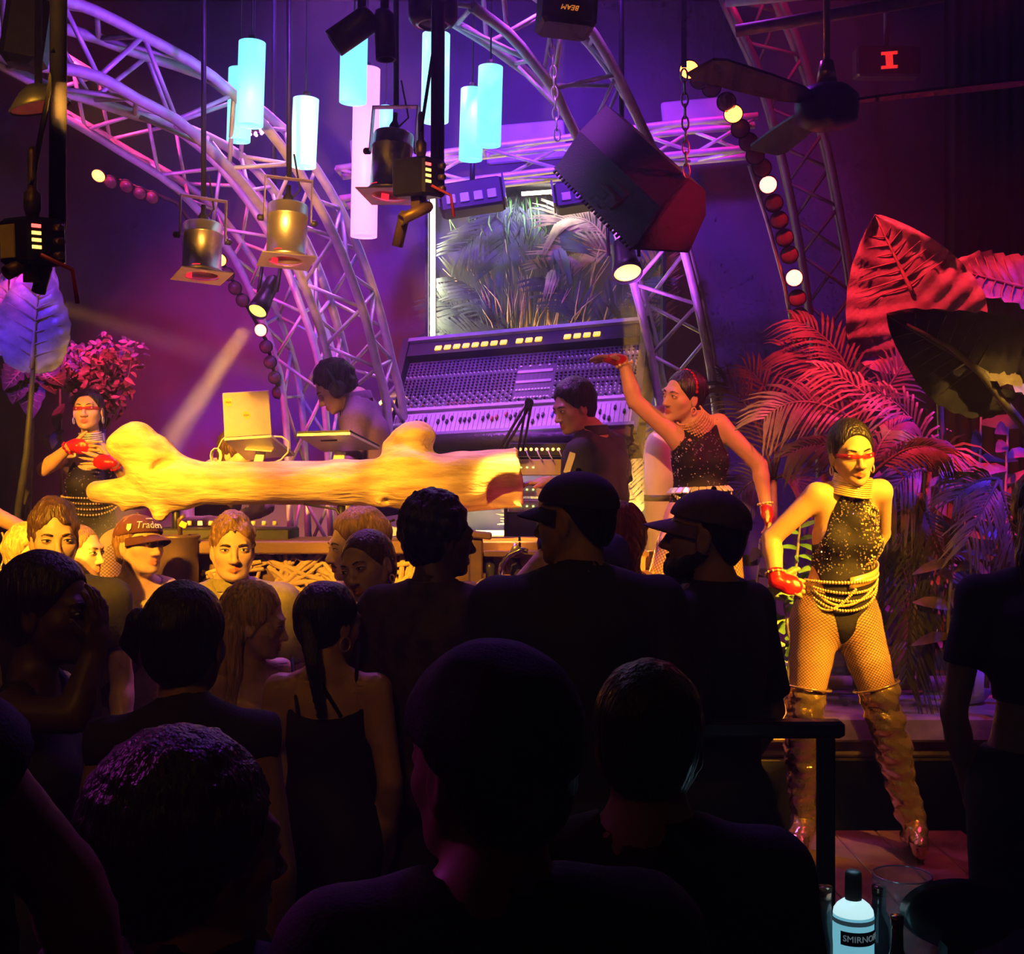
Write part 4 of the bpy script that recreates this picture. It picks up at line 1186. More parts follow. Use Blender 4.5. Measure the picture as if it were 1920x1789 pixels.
ct = P(1045, 262, 5.5); chain(ct, (ct.x - .05, ct.y, 4.2), 'hanging_chain', 'thin chain at the rear end of the loudspeaker', CHN)

# blinder boxes above the glass case
def blinder(x0, x1, y0, y1, d, n, label):
    t = thing('blinder_light', label, 'stage light', tuple(P((x0 + x1) / 2, y1, d)), 'blinder boxes over the glass case')
    c = P((x0 + x1) / 2, (y0 + y1) / 2, d); w, h = (x1 - x0) * d / F, (y1 - y0) * d / F
    R = euler(-14, 0, -3); R = euler(0, -8, 0) @ R
    MB().box(c, (w, .12, h), R, ch=.012).build('housing', mat('blinder_black', (.008, .008, .009), rough=.6, noise=.2), t)
    for i in range(n):
        cc = c + R @ Vector((w * ((i + .5) / n - .5) * .86, -.062, -h * .12))
        MB().box(cc, (w / n * .62, .01, h * .34), R, ch=.004).build('lamp_cell', mat('blinder_cell', (.22, .22, .25), rough=.3, metal=.3, noise=.1), t)
    for sg in (1, -1): MB().box(c + R @ Vector((sg * (w / 2 + .006), 0, .02)), (.01, .13, h * .9), R).build('end_plate', BLACKP, t)
    MB().tube([c + Vector((0, 0, h / 2)), c + Vector((0, .1, h / 2 + .25))], .015, 8).build('hanging_bracket', BLACKM, t)
blinder(826, 945, 342, 400, 6.9, 4, 'four cell blinder box at the left top corner of the glass case')
blinder(1040, 1160, 340, 392, 6.9, 4, 'blinder box half hidden behind the hanging loudspeaker')
PANEL = mat('acoustic_panel', (.45, .42, .48), rough=.8, noise=.1, nscale=10)
for (x, y, w, h, d_, lb) in ((985, 268, 150, 72, 7.9, 'pale square wall panel beside the tube pendants'), (1300, 216, 118, 56, 7.9, 'pale square wall panel above the horizontal truss'), (690, 305, 60, 90, 7.9, 'pale wall panel behind the pink tube')):
    c = P(x, y, d_); o = MB().box(c, (w * d_ / F, .05, h * d_ / F), euler(0, -5, 0), ch=.01).build('wall_panel', PANEL); tag(o, lb, 'panel')

# special effect jets on poles
YST = mat('yellow_sticker', (.85, .65, .03), rough=.5, noise=.08)
DIRTY = mat('smoky_metal', (.16, .10, .05), rough=.42, metal=.5, noise=.5, nscale=14)
LED = mat('small_status_led', (1, .1, .1), emit=(1, .06, .05), estr=5, noise=.05); LEDA = mat('small_amber_led', (1, .6, .2), emit=(1, .5, .1), estr=3, noise=.05)
def jet(c, d, pole_x, pole_top, label, noz, sticker, s=1.0, polew=.045):
    t = thing('effect_jet', label, 'stage effect', tuple(P(c[0], c[1] + 50, d)))
    cc = P(*c, d); R = euler(4, 3, -35)
    MB().box(cc, (.19 * s, .16 * s, .17 * s), R, ch=.008).build('control_box', BLACKM, t)
    fx = R @ Vector((.096 * s, 0, 0)); fy = R @ Vector((0, -.081 * s, 0))
    for i in range(4):
        MB().box(cc + fx + R @ Vector((0, -.05 * s, (.05 - .025 * i) * s)), (.004, .035 * s, .012 * s), R).build('readout', LED if i == 0 else LEDA, t)
    for i in range(3): MB().lathe([(.014 * s, 0), (.014 * s, .02), (1e-4, .02)], cc + fx + R @ Vector((0, .03 * s, (.05 - .05 * i) * s)), R @ euler(0, 90, 0), 10).build('socket', DIRTY, t)
    if sticker: MB().box(cc + R @ Vector((-.03 * s, -.083 * s, 0)), (.085 * s, .003, .12 * s), R).build('sticker', YST, t)
    MB().lathe([(.012, 0), (.018, .02), (.018, .05), (.01, .06), (.01, .14), (.006, .15)], cc + R @ Vector((.03 * s, -.02 * s, .085 * s)), None, 10).build('hose_valve', DIRTY, t)
    MB().tube([cc + R @ Vector((.03 * s, -.02 * s, .2 * s)), cc + Vector((.05, .02, .45)), P(pole_x, pole_top, d)], .006, 6).build('hose', BLACKP, t)
    MB().tube([cc + R @ Vector((.06 * s, .06 * s, 0)), Vector((P(pole_x, 0, d).x, d + .06, 5.2))], polew * .5, 12).build('pole', BLACKM, t)
    for (ax, ay, bx, by, da) in noz:
        a, b = P(ax, ay, d), P(bx, by, d + da)
        R2 = frame(b - a); L = (b - a).length; r = .026 * s
        MB().lathe([(1e-4, 0), (r * .7, 0), (r, .012), (r, L), (r * .72, L), (r * .72, L - .05), (1e-4, L - .05)], a, R2, 18, cap=False).build('nozzle', DIRTY, t)
    MB().box(cc + Vector((0, 0, -.115 * s)), (.05 * s, .05 * s, .06 * s), R).build('nozzle_block', DIRTY, t)
    MB().tube([cc + fx + R @ Vector((.0, -.02, -.03)), cc + fx + Vector((.05, 0, -.06)), cc + fx + Vector((.06, 0, -.13))], .005, 6).build('cable', mat('red_cable', (.4, .03, .02), noise=.1), t)
jet((785, 335), 4.0, 824, 60, 'black effect box with two amber lit nozzles hanging before the par can', ((808, 385, 752, 412, -.06), (760, 396, 745, 462, .03)), False, .72)
jet((62, 455), 2.6, 100, 100, 'black effect box with yellow sticker and two nozzles on a pole at the left', ((60, 488, 12, 512, -.05), (88, 490, 72, 548, .02)), True, .58, .036)
# dark fixtures along the top edge
def can_dark(a, b, d, r, label, m=BLACKM):
    p0, p1 = P(*a, d), P(*b, d); R = frame(p1 - p0); L = (p1 - p0).length
    t = thing('spotlight', label, 'stage light', tuple(p0))
    MB().lathe([(1e-4, 0), (r * .8, 0), (r, .02), (r, L), (r * .8, L), (r * .8, L - .04)], p0, R, 20, cap=False).build('housing', m, t)
    MB().lathe([(1e-4, L - .03), (r * .8, L - .035)], p0, R, 20, cap=False).build('lens', BLACKP, t)
    MB().tube([p0.lerp(p1, .3), Vector((p0.x, d, 5.2))], .014, 8).build('hanging_rod', BLACKM, t)
can_dark((700, 30), (625, 82), 3.9, .045, 'dark tilted spotlight covering the cyan tube top')
can_dark((720, 20), (724, 112), 3.9, .033, 'dark spotlight pointing straight down between the pendants')
t = thing('moving_light', 'round dark moving light base at the top of the black pole', 'stage light', tuple(P(812, 45, 4.2)))
MB().lathe([(1e-4, 0), (.07, 0), (.085, .02), (.085, .10), (.05, .14), (1e-4, .14)], P(812, 46, 4.2), None, 24).build('housing', BLACKM, t)
MB().lathe([(.05, -.004), (.06, 0), (.05, .002)], P(812, 46, 4.2), None, 24, cap=False).build('ring', PARCAN, t)
MB().tube([P(812, 10, 4.2), (P(812, 0, 4.2).x, 4.2, 5.2)], .02, 8).build('hanging_rod', BLACKM, t)
t = thing('moving_light', 'black box light reading BEAM upside down at the top edge', 'stage light', tuple(P(1060, 55, 3.8)))
c = P(1062, 20, 3.8); MB().box(c, (.17, .16, .13), euler(0, 4, 8), ch=.012).build('housing', BLACKP, t)
MB().tube([c, (c.x, 3.8, 5.2)], .02, 8).build('hanging_rod', BLACKM, t)
def text_mesh(body, size, ext=.001, shear=0.0):
    cu = bpy.data.curves.new('lettering', 'FONT'); cu.body = body; cu.size = size; cu.extrude = ext; cu.shear = shear
    cu.align_x = 'CENTER'; cu.align_y = 'CENTER'; cu.resolution_u = 3
    ob = bpy.data.objects.new('lettering', cu); col.objects.link(ob)
    dg = bpy.context.evaluated_depsgraph_get(); me = bpy.data.meshes.new_from_object(ob.evaluated_get(dg))
    bpy.data.objects.remove(ob); bpy.data.curves.remove(cu)
    return me
def lettering(body, size, fn, m, parent, ext=.001, shear=0.0, name='lettering'):
    """fn maps flat text coordinates (x, y, z) to the world"""
    me = text_mesh(body, size, ext, shear)
    for v in me.vertices: v.co = fn(v.co.x, v.co.y, v.co.z)
    me.materials.clear(); me.materials.append(m)
    o = bpy.data.objects.new(name, me); put(o, parent); return o
Rb = euler(0, 4, 8)
ORPRINT = mat('orange_print', (1, .35, .05), emit=(1, .3, .04), estr=.6, noise=.1)  # print given a glow of its own, no lamp behind it
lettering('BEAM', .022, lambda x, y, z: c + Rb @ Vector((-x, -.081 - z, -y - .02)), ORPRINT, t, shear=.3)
# ceiling fan
t = thing('ceiling_fan', 'dark ceiling fan on a brass lit rod at the upper right', 'fan', tuple(P(1550, 240, 3.9)))
c = P(1550, 195, 3.9)
MB().tube([c, (c.x, 3.9, 5.2)], .011, 10).build('rod', mat('brass_rod', (.6, .36, .12), rough=.3, metal=.8, noise=.1), t)
MB().lathe([(.012, .14), (.022, .135), (.034, .06), (1e-4, .06)], c, None, 18, cap=False).build('canopy', mat('brass_rod', (0, 0, 0)), t)
FAN = mat('fan_brown', (.02, .015, .012), rough=.4, metal=.2, noise=.2)
MB().lathe([(1e-4, -.075), (.06, -.075), (.095, -.055), (.10, -.02), (.10, .02), (.07, .05), (.03, .06), (1e-4, .062)], c, None, 28, cap=False).build('motor', FAN, t)
for k in range(3):
    a = math.radians(98 + 120 * k); dv = Vector((math.cos(a), math.sin(a), 0)); sv = Vector((-math.sin(a), math.cos(a), .15))
    mb = MB(); vs = []; fs = []
    for i, (u, w_) in enumerate(((.10, .03), (.17, .05), (.33, .062), (.54, .066), (.58, .05))):
        for z in (-.004, .004): vs += [c + dv * u + sv * w_ + Vector((0, 0, z)), c + dv * u - sv * w_ + Vector((0, 0, z))]
    for i in range(4):
        b = 4 * i; fs += [(b, b + 1, b + 5, b + 4), (b + 2, b + 6, b + 7, b + 3), (b, b + 4, b + 6, b + 2), (b + 1, b + 3, b + 7, b + 5)]
    fs += [(0, 2, 3, 1), (16, 17, 19, 18)]
    mb.add(vs, fs).build('blade', FAN, t)
# red lit opening of a fixture, made up as a glowing I on a box
t = thing('red_opening', 'dark box with a glowing red I shaped opening high on the wall', 'sign', tuple(P(1668, 135, 6.5)))
c = P(1668, 112, 6.5); REDG = mat('red_opening_glow', (1, .04, .03), emit=(1, .03, .02), estr=.9, noise=.05)
MB().box(c + Vector((0, .06, 0)), (.34, .1, .16), None, ch=.01).build('housing', BLACKM, t)
for (dx, dz, w_, h_) in ((0, 0, .035, .07), (0, .037, .085, .014), (0, -.037, .085, .014)): MB().box(c + Vector((dx, .005, dz)), (w_, .012, h_), euler(0, -4, 0)).build('opening_stroke', REDG, t)
MB().tube([c + Vector((0, .06, .08)), (c.x, c.y + .06, 5.2)], .015, 8).build('hanging_rod', BLACKM, t)
spot('red_opening_downlight', c + Vector((0, .0, -.12)), c + Vector((.02, .9, -1.6)), (1, .01, .03), 26, 40, .8, .05)
# red rimmed disc lamp at far left
t = thing('pan_lamp', 'dark shallow pan lamp with red rim light near the left pole', 'lamp', tuple(P(72, 205, 3.7)))
c = P(72, 190, 3.7); MB().lathe([(.09, -.02), (.092, -.014), (.05, .03), (.02, .05), (1e-4, .05)], c, euler(8, -14, 0), 28, cap=False).build('shade', BLACKM, t)
MB().lathe([(1e-4, -.012), (.085, -.016)], c, euler(8, -14, 0), 24, cap=False).build('diffuser', mat('dim_red_glass', (.25, .05, .04), emit=(1, .05, .03), estr=.05, noise=.1), t)
MB().tube([c + Vector((0, 0, .04)), (c.x, 3.7, 5.2)], .012, 8).build('hanging_rod', BLACKM, t)
MB().box(P(52, 60, 3.8), (.13, .12, .22), euler(0, 8, 10), ch=.02).build('moving_head', BLACKP, t)
# ------------------------------------------------------------------ planted glass case behind the booth
CASE_D = 7.75
t = thing('glass_case', 'tall lit case of dried palms behind the mixing console', 'display case', tuple(P(1010, 1100, CASE_D)))
x0, x1 = P(803, 0, CASE_D).x, P(1242, 0, CASE_D).x; z0, z1 = P(0, 1006, CASE_D).z, P(0, 345, CASE_D).z
BACKP = mat('case_back_panel', (.05, .05, .10), rough=.7, noise=.25, nscale=4, color2=(.10, .10, .16))
MB().box(((x0 + x1) / 2, 8.12, (z0 + z1) / 2), (x1 - x0, .02, z1 - z0)).build('back_panel', BACKP, t)
MB().box(((x0 + x1) / 2, 7.93, z0 - .02), (x1 - x0 + .04, .40, .04)).build('bottom_board', DARKWOOD, t)
MB().box(((x0 + x1) / 2, 7.93, z1 + .02), (x1 - x0 + .04, .40, .04)).build('top_board', BLACKM, t)
for x in (x0 - .01, x1 + .01): MB().box((x, 7.93, (z0 + z1) / 2), (.02, .40, z1 - z0)).build('side_board', BLACKM, t)
MB().box(((x0 + x1) / 2, 7.95, (z0 - .05 + .62) / 2), (x1 - x0, .34, z0 - .05 - .62)).build('plinth', BLACKM, t)
LEDW = mat('led_strip_white', (1, .95, .8), emit=(1, .92, .72), estr=6, noise=.02); LEDY = mat('led_strip_warm', (1, .8, .3), emit=(1, .74, .22), estr=9, noise=.02)
MB().box((x0 + .025, 7.80, (z0 + z1) / 2), (.03, .03, z1 - z0 - .02)).build('led_strip', LEDW, t)
MB().box(((x0 + x1) / 2, 7.80, z0 + .02), (x1 - x0 - .04, .03, .03)).build('led_strip', LEDY, t)
MB().box(((x0 + x1) / 2 + .02, 7.84, z1 - .03), (.34, .03, .02), euler(0, -4, 0)).build('led_strip', LEDW, t)
area('case_left_led', (x0 + .05, 7.80, (z0 + z1) / 2), (x0 + 1.2, 8.0, (z0 + z1) / 2), (1, .86, .6), 22, .04, 2.0)
area('case_bottom_led', ((x0 + x1) / 2, 7.80, z0 + .05), ((x0 + x1) / 2, 7.9, z1), (1, .66, .14), 34, 1.3, .04)
area('case_top_led', ((x0 + x1) / 2, 7.80, z1 - .05), ((x0 + x1) / 2, 7.95, z0), (.85, .95, .8), 5, .5, .05)
DRY = mat('dried_palm', (.42, .30, .16), rough=.6, noise=.4, nscale=16); REED = mat('dry_reed', (.46, .28, .14), rough=.6, noise=.4, nscale=20)
DKLEAF = mat('dark_case_leaf', (.035, .05, .04), rough=.5, noise=.4, nscale=12)
dd = 7.92
for i, (a, b, c, m_) in enumerate((
    ((1150, 470), (1100, 380), (1040, 420), DRY), ((1160, 480), (1090, 450), (1030, 500), DRY), ((980, 640), (900, 600), (825, 560), DKLEAF), ((980, 640), (930, 560), (850, 520), DKLEAF),
    ((985, 640), (900, 640), (820, 620), DKLEAF), ((1100, 640), (1090, 560), (1020, 520), DKLEAF), ((960, 360), (930, 420), (860, 470), DKLEAF), ((985, 370), (1010, 430), (1060, 470), DKLEAF),
    ((970, 360), (960, 430), (930, 500), DKLEAF), ((1120, 640), (1150, 560), (1220, 520), DKLEAF), ((1240, 900), (1190, 850), (1140, 830), DRY), ((1240, 960), (1190, 900), (1130, 890), DRY), ((1200, 1000), (1160, 930), (1190, 820), DRY), ((1100, 1000), (1040, 960), (980, 985), DRY),
    ((1000, 1000), (1010, 960), (1080, 940), DRY), ((1220, 700), (1200, 620), (1160, 600), DKLEAF), ((1230, 640), (1215, 560), (1235, 500), DRY))):
    frond(t, P(*a, dd), P(*b, dd), P(*c, dd - .06), m=m_, n=20, ll=.26, lw=.018, droop=.25, seed=100 + i, normal=(0, -1, 0), name='dried_frond')
rnd = random.Random(3)
for i in range(70):
    x = rnd.gauss(975, 60); y0_ = rnd.uniform(600, 655); ln = rnd.uniform(60, 170); lean = (x - 975) * .5 + rnd.gauss(0, 18)
    MB().tube([P(x, y0_, dd), P(x + lean * .4, y0_ - ln * .6, dd - .03), P(x + lean, y0_ - ln, dd - .05)], [.006, .005, .0015], 4).build('reed', REED if i % 3 else DKLEAF, t)
for i in range(40):
    x = rnd.gauss(970, 50); y0_ = rnd.uniform(365, 395); ln = rnd.uniform(40, 120)
    MB().tube([P(x, y0_, dd), P(x + rnd.gauss(0, 6), y0_ + ln * .6, dd - .03), P(x + rnd.gauss(0, 10), y0_ + ln, dd - .04)], [.006, .006, .0015], 4).build('hanging_grass', LEAF_GREEN if i % 2 else DKLEAF, t)
for i, (a, b) in enumerate((((1040, 640), (1010, 530)), ((1100, 640), (1117, 440)), ((1125, 640), (1190, 540)), ((1075, 650), (1060, 560)))):
    MB().tube([P(*a, dd), P(*b, dd)], [.014, .010], 7).build('branch', REED, t)
o = MB().box(((x0 + x1) / 2, 7.735, (z0 + z1) / 2), (x1 - x0, .006, z1 - z0)).build('pane', mat('clear_glass_pane', (0, 0, 0), rough=.02, alpha=.04, noise=.01, spec=.3), t)

# ------------------------------------------------------------------ mixing console
TL, TR, BL, BR = P(775, 660, 7.30), P(1205, 622, 6.85), P(730, 822, 6.75), P(1182, 798, 6.30)
cn = (TR - TL).cross(BL - TL).normalized(); cn = cn if cn.y < 0 else -cn
def C(u, v, n=0.0): return (TL * (1 - u) + TR * u) * (1 - v) + (BL * (1 - u) + BR * u) * v + cn * n
def Cf(u, v):
    ux = (C(u + .01, v) - C(u - .01, v)).normalized(); vy = cn.cross(ux)
    return Matrix((ux, vy, cn)).transposed()
t = thing('mixing_console', 'huge tilted studio mixing console with rows of knobs and faders', 'mixing console', tuple(C(.5, 1) - Vector((0, 0, .9))))
def slab(u0, v0, u1, v1, n0, n1):
    q = [C(u0, v0, n0), C(u1, v0, n0), C(u1, v1, n0), C(u0, v1, n0), C(u0, v0, n1), C(u1, v0, n1), C(u1, v1, n1), C(u0, v1, n1)]
    return MB().add(q, [(3, 2, 1, 0), (4, 5, 6, 7), (0, 1, 5, 4), (1, 2, 6, 5), (2, 3, 7, 6), (3, 0, 4, 7)])
CONS = mat('console_charcoal', (.10, .095, .12), rough=.45, noise=.15, nscale=30); CONL = mat('console_pale_panel', (.58, .54, .60), rough=.5, noise=.06, nscale=40)
CONT = mat('console_grey_trim', (.42, .42, .46), rough=.35, metal=.5, noise=.08)
slab(-.03, -.06, 1.03, 1.10, -.16, -.012).build('chassis', BLACKM, t)
slab(0, .14, 1, .715, -.012, 0).build('channel_panel', CONS, t)
slab(0, .735, 1, 1.0, -.012, .004).build('fader_panel', CONL, t)
slab(0, .71, 1, .74, -.012, .02).build('divider_strip', CONL, t)
slab(-.005, -.02, 1.0, .135, -.012, .05).build('meter_bridge', BLACKP, t)
slab(-.01, -.06, 1.005, -.02, -.02, .07).build('top_rail', CONT, t)
slab(-.02, 1.0, 1.02, 1.08, -.03, .03).build('front_trim', mat('console_blue_grey', (.16, .15, .26), rough=.4, noise=.1), t)
MB().tube([C(-.02, 1.12, .02), C(.5, 1.12, .02), C(1.02, 1.12, .02)], .055, 14).build('armrest', mat('black_leather', (.025, .022, .03), rough=.4, noise=.2, bump=.3), t)
for u in (-.02, 1.02):
    q = [C(u, -.06, .07), C(u, .72, .03), C(u, 1.12, .03), C(u, 1.15, -.06), C(u, .4, -.2), C(u, -.06, -.2)]; sx = (C(1, .5) - C(0, .5)).normalized() * .02
    MB().add([p_ - sx for p_ in q] + [p_ + sx for p_ in q], [(5, 4, 3, 2, 1, 0), (6, 7, 8, 9, 10, 11)] + [(i, (i + 1) % 6, 6 + (i + 1) % 6, 6 + i) for i in range(6)]).build('side_cheek', BLACKP, t)
METER = mat('meter_glow', (1, .62, .08), emit=(1, .52, .05), estr=1.6, noise=.1)
for u in [.135 + .0415 * i for i in range(8)] + [.495 + .041 * i for i in range(3)] + [.70 + .041 * i for i in range(4)]:
    R = Cf(u, .08); MB().box(C(u, .075, .056), (.040, .036, .012), R, ch=.003).build('meter', METER, t)
# channel strips, knobs and faders
KW = mat('knob_white', (.75, .72, .8), rough=.4, emit=(.8, .6, 1), estr=.05, noise=.05); KD = mat('knob_dark', (.06, .055, .08), rough=.4, noise=.2); KO = mat('knob_amber', (.8, .35, .12), rough=.4, noise=.1)  # white knobs and buttons carry a faint violet glow
NCH = 56
kn = {0: MB(), 1: MB(), 2: MB()}; lines = MB()
for i in range(NCH + 1):
    u = i / NCH
    a, b = C(u, .15, .001), C(u, .71, .001); R = Cf(u, .4)
    lines.add([a - R.col[0] * .001, a + R.col[0] * .001, b + R.col[0] * .001, b - R.col[0] * .001], [(0, 3, 2, 1)])
for i in range(NCH):
    u = (i + .5) / NCH; cen_ = .50 < u < .66
    R = Cf(u, .4)
    rows = [.17 + .033 * k for k in range(17)]
    for k, v in enumerate(rows):
        if cen_ and 3 < k < 15: continue
        kind = 1
        if k in (5,): kind = 0
        if k >= 12: kind = 0 if (k + i) % 2 else 1
        if k == 15 and i < 26: kind = 2 if 12 < i < 20 or i % 3 == 0 else 0
        if u > .66 and k in (2, 6, 10, 13, 14): kind = 0
        r_ = .0055 if kind != 1 else .0078
        kn[kind].lathe([(r_, 0), (r_ * .85, .013), (1e-4, .013)], C(u, v, 0), R, 6, smooth=False)
for k, m_ in ((0, KW), (1, KD), (2, KO)): kn[k].build('knobs', m_, t, kind='stuff')
lines.build('strip_lines', BLACKP, t, kind='stuff')
for (v, h_, w_) in ((.345, .03, .15), (.46, .028, .15)):
    slab(.575 - w_ / 2, v, .575 + w_ / 2, v + h_, 0, .006).build('scribble_strip', CONL, t)
for j, v in enumerate((.30, .565, .65)):
    for i in range(11):
        if j == 0 and i % 3: continue
        u = .51 + .0135 * i; MB().box(C(u, v, .004), (.012, .012, .008), Cf(u, v)).build('button', KW, t)
slots = MB(); rnd = random.Random(11)
FB = mat('fader_black', (.03, .03, .035), rough=.4, noise=.1); FR = mat('fader_red', (.55, .08, .05), rough=.4, noise=.1); FBL = mat('fader_blue', (.12, .16, .55), rough=.4, noise=.1)
for i in range(52):
    u = (i + .5) / 52; R = Cf(u, .87)
    a, b = C(u, .77, .0045), C(u, .97, .0045)
    slots.add([a - R.col[0] * .0015, a + R.col[0] * .0015, b + R.col[0] * .0015, b - R.col[0] * .0015], [(0, 3, 2, 1)])
    if i % 5 == 4: continue
    v = .86 + (rnd.choice((-.03, 0, 0, .06)) + rnd.uniform(-.01, .01)); m_ = FB
    if 22 <= i <= 25: m_ = FR
    if 34 <= i <= 38: m_ = FBL; v = .84 + .02 * (i % 2)
    MB().box(C(u, v, .012), (.013, .030, .016), R, ch=.003).build('fader', m_, t)
slots.build('fader_slots', BLACKP, t, kind='stuff')
# console stand
for u in (.1, .9): MB().box((C(u, .9).x, C(u, .9).y + .25, (C(u, .9).z + .62) / 2 - .05), (.08, .5, C(u, .9).z - .62 - .1)).build('stand_leg', BLACKM, t)

# equipment rack between log and engineer
t = thing('equipment_rack', 'audio rack with lit units between the log and the engineer', 'rack', tuple(P(1030, 1090, 6.1)))
RK = mat('rack_unit_face', (.34, .25, .20), rough=.45, metal=.4, noise=.1)
for (y0_, y1_, kind) in ((832, 856, 'p'), (862, 892, 'u'), (905, 930, 'u'), (936, 960, 'u')):
    a = P(1012, (y0_ + y1_) / 2, 6.1); h_ = (y1_ - y0_) * 6.1 / F; w_ = 118 * 6.1 / F
    o = MB().box(a, (w_, .3, h_), ch=.004).build('rack_unit', RK if kind == 'u' else BLACKM, t)
    for i in range(9 if kind == 'p' else 4):
        c = a + Vector((-w_ * .40 + i * (w_ * .085 if kind == 'p' else .03), -.155, .0))
        if kind == 'p':
            MB().lathe([(.008, 0), (.008, .012), (1e-4, .012)], c, euler(90, 0, 0), 8).build('jack', LEDA, o)
            if i % 2 == 0: MB().tube([c + Vector((0, -.02, 0)), c + Vector((.01, -.05, -.03)), c + Vector((.03, -.03, -.06))], .003, 4).build('patch_cable', CONL, o)
        else: MB().box(c, (.008, .006, .006)).build('status_led', mat('green_led', (.7, 1, .3), emit=(.6, 1, .15), estr=5, noise=.05), o)
MB().box(P(1012, 1010, 6.1) + Vector((0, .02, 0)), (.33, .34, .26)).build('rack_case', BLACKM, t)
for sg in (1, -1): MB().box((P(1012, 0, 6.1).x + sg * .168, 6.12, 1.32), (.018, .34, 1.38)).build('side_panel', BLACKM, t)
o = MB().box(P(986, 848, 5.98), (.03, .01, .016)).build('readout', mat('green_screen', (.1, .8, .5), emit=(.1, 1, .5), estr=2.5, noise=.05), t)

# ------------------------------------------------------------------ driftwood log
LOGM = mat('bleached_driftwood', (.42, .27, .14), rough=.72, color2=(.82, .64, .38), nscale=24, bump=1.0, bscale=55, stretch=(.22, 1, 1.0))
LD = 5.55
def lp(x, y, dd=0.0): return A(P(x, y, LD + dd))
def px(v): return v * LD / F
pr = [cap(lp(330, 905), lp(480, 907), px(44), px(42), bl=.05), cap(lp(480, 907), lp(640, 905), px(42), px(44), bl=.02), cap(lp(640, 905), lp(760, 902), px(44), px(52), bl=.03),
      cap(lp(760, 902), lp(870, 902), px(54), px(58), bl=.03), cap(lp(870, 902), lp(975, 895), px(58), px(57), bl=.03, flat=True),
      cap(lp(340, 895), lp(285, 860, -.02), px(40), px(40), bl=.05), cap(lp(285, 860, -.02), lp(248, 838, -.04), px(40), px(37), bl=.05), cap(lp(248, 838, -.04), lp(222, 838, -.05), px(37), px(22), bl=.03),
      cap(lp(262, 830, -.03), lp(266, 818, -.03), px(30), px(20), bl=.03),
      cap(lp(345, 915), lp(250, 925, .02), px(42), px(32), bl=.05), cap(lp(250, 925, .02), lp(184, 922, .03), px(32), px(22), bl=.03),
      cap(lp(300, 925, -.02), lp(300, 965, -.03), px(26), px(13), bl=.04), cap(lp(240, 935), lp(232, 955), px(16), px(6), bl=.03),
      cap(lp(765, 870), lp(778, 825, .02), px(50), px(36), bl=.06), cap(lp(778, 825, .02), lp(786, 806, .02), px(36), px(28), bl=.02, flat=True), cap(lp(735, 845), lp(748, 832), px(22), px(16), bl=.04),
      cap(lp(700, 925), lp(716, 938, -.07), px(26), px(14), bl=.03)]
pr += [ell(lp(948, 922, -.11), (px(40), .12, px(30)), Ry(.35), bl=.015, op='s'), ell(lp(960, 908, -.02), (px(78), .10, px(38)), None, bl=.02, op='s'), ell(lp(915, 935, -.13), (px(34), .05, px(9)), Ry(.5), bl=.015, op='s'),
       ell(lp(722, 940, -.12), (px(9), .05, px(7)), None, bl=.012, op='s'), ell(lp(300, 872, -.12), (px(28), .05, px(9)), Ry(.5), bl=.03, op='s')]
v, f = sdf_mesh(pr, .0095, noise=(.013, 24, 5, (.35, 1, 1)))
lo = mesh_np('driftwood_log', v, f, LOGM)
tag(lo, 'pale forked driftwood log lying along the front of the booth', 'log')
# booth counter, posts and front panel of sticks
t = thing('booth_counter', 'dark plank counter under the driftwood log', 'counter', tuple(P(700, 1100, 5.45)))
MB().box(P(640, 1022, 5.50), (1.62, .42, .055), ch=.006).build('counter_board', DARKWOOD, t)
MB().box(P(1078, 1022, 5.50), (.52, .42, .055), ch=.006).build('counter_board', DARKWOOD, t)
for x in (312, 560, 860): MB().box((P(x, 0, 5.5).x, 5.55, .78), (.07, .07, 1.50)).build('leg', BLACKM, t)
for x in (330, 640, 850): MB().tube([P(x, 1012, 5.55), P(x, 940, 5.55)], .018, 8).build('log_support', BLACKM, t)
fp = thing('stick_panel', 'yellow lit booth front of crisscross sticks', 'panel', tuple(P(640, 1250, 5.36)))
MB().box(P(620, 1180, 5.42), (1.22, .02, .66)).build('backing_board', mat('dark_backing', (.16, .09, .05), rough=.8, noise=.3), fp)
STK = mat('driftwood_stick', (.62, .45, .26), rough=.65, noise=.35, nscale=12, bump=.4, bscale=40)
rnd = random.Random(21)
base_st = MB().tube([(-.5, 0, 0), (-.17, .02, .01), (.17, -.01, -.01), (.5, 0, 0)], [.9, 1, .95, .8], 7)
me0 = None
lo_, hi_ = P(378, 1238, 5.37), P(800, 1038, 5.37)
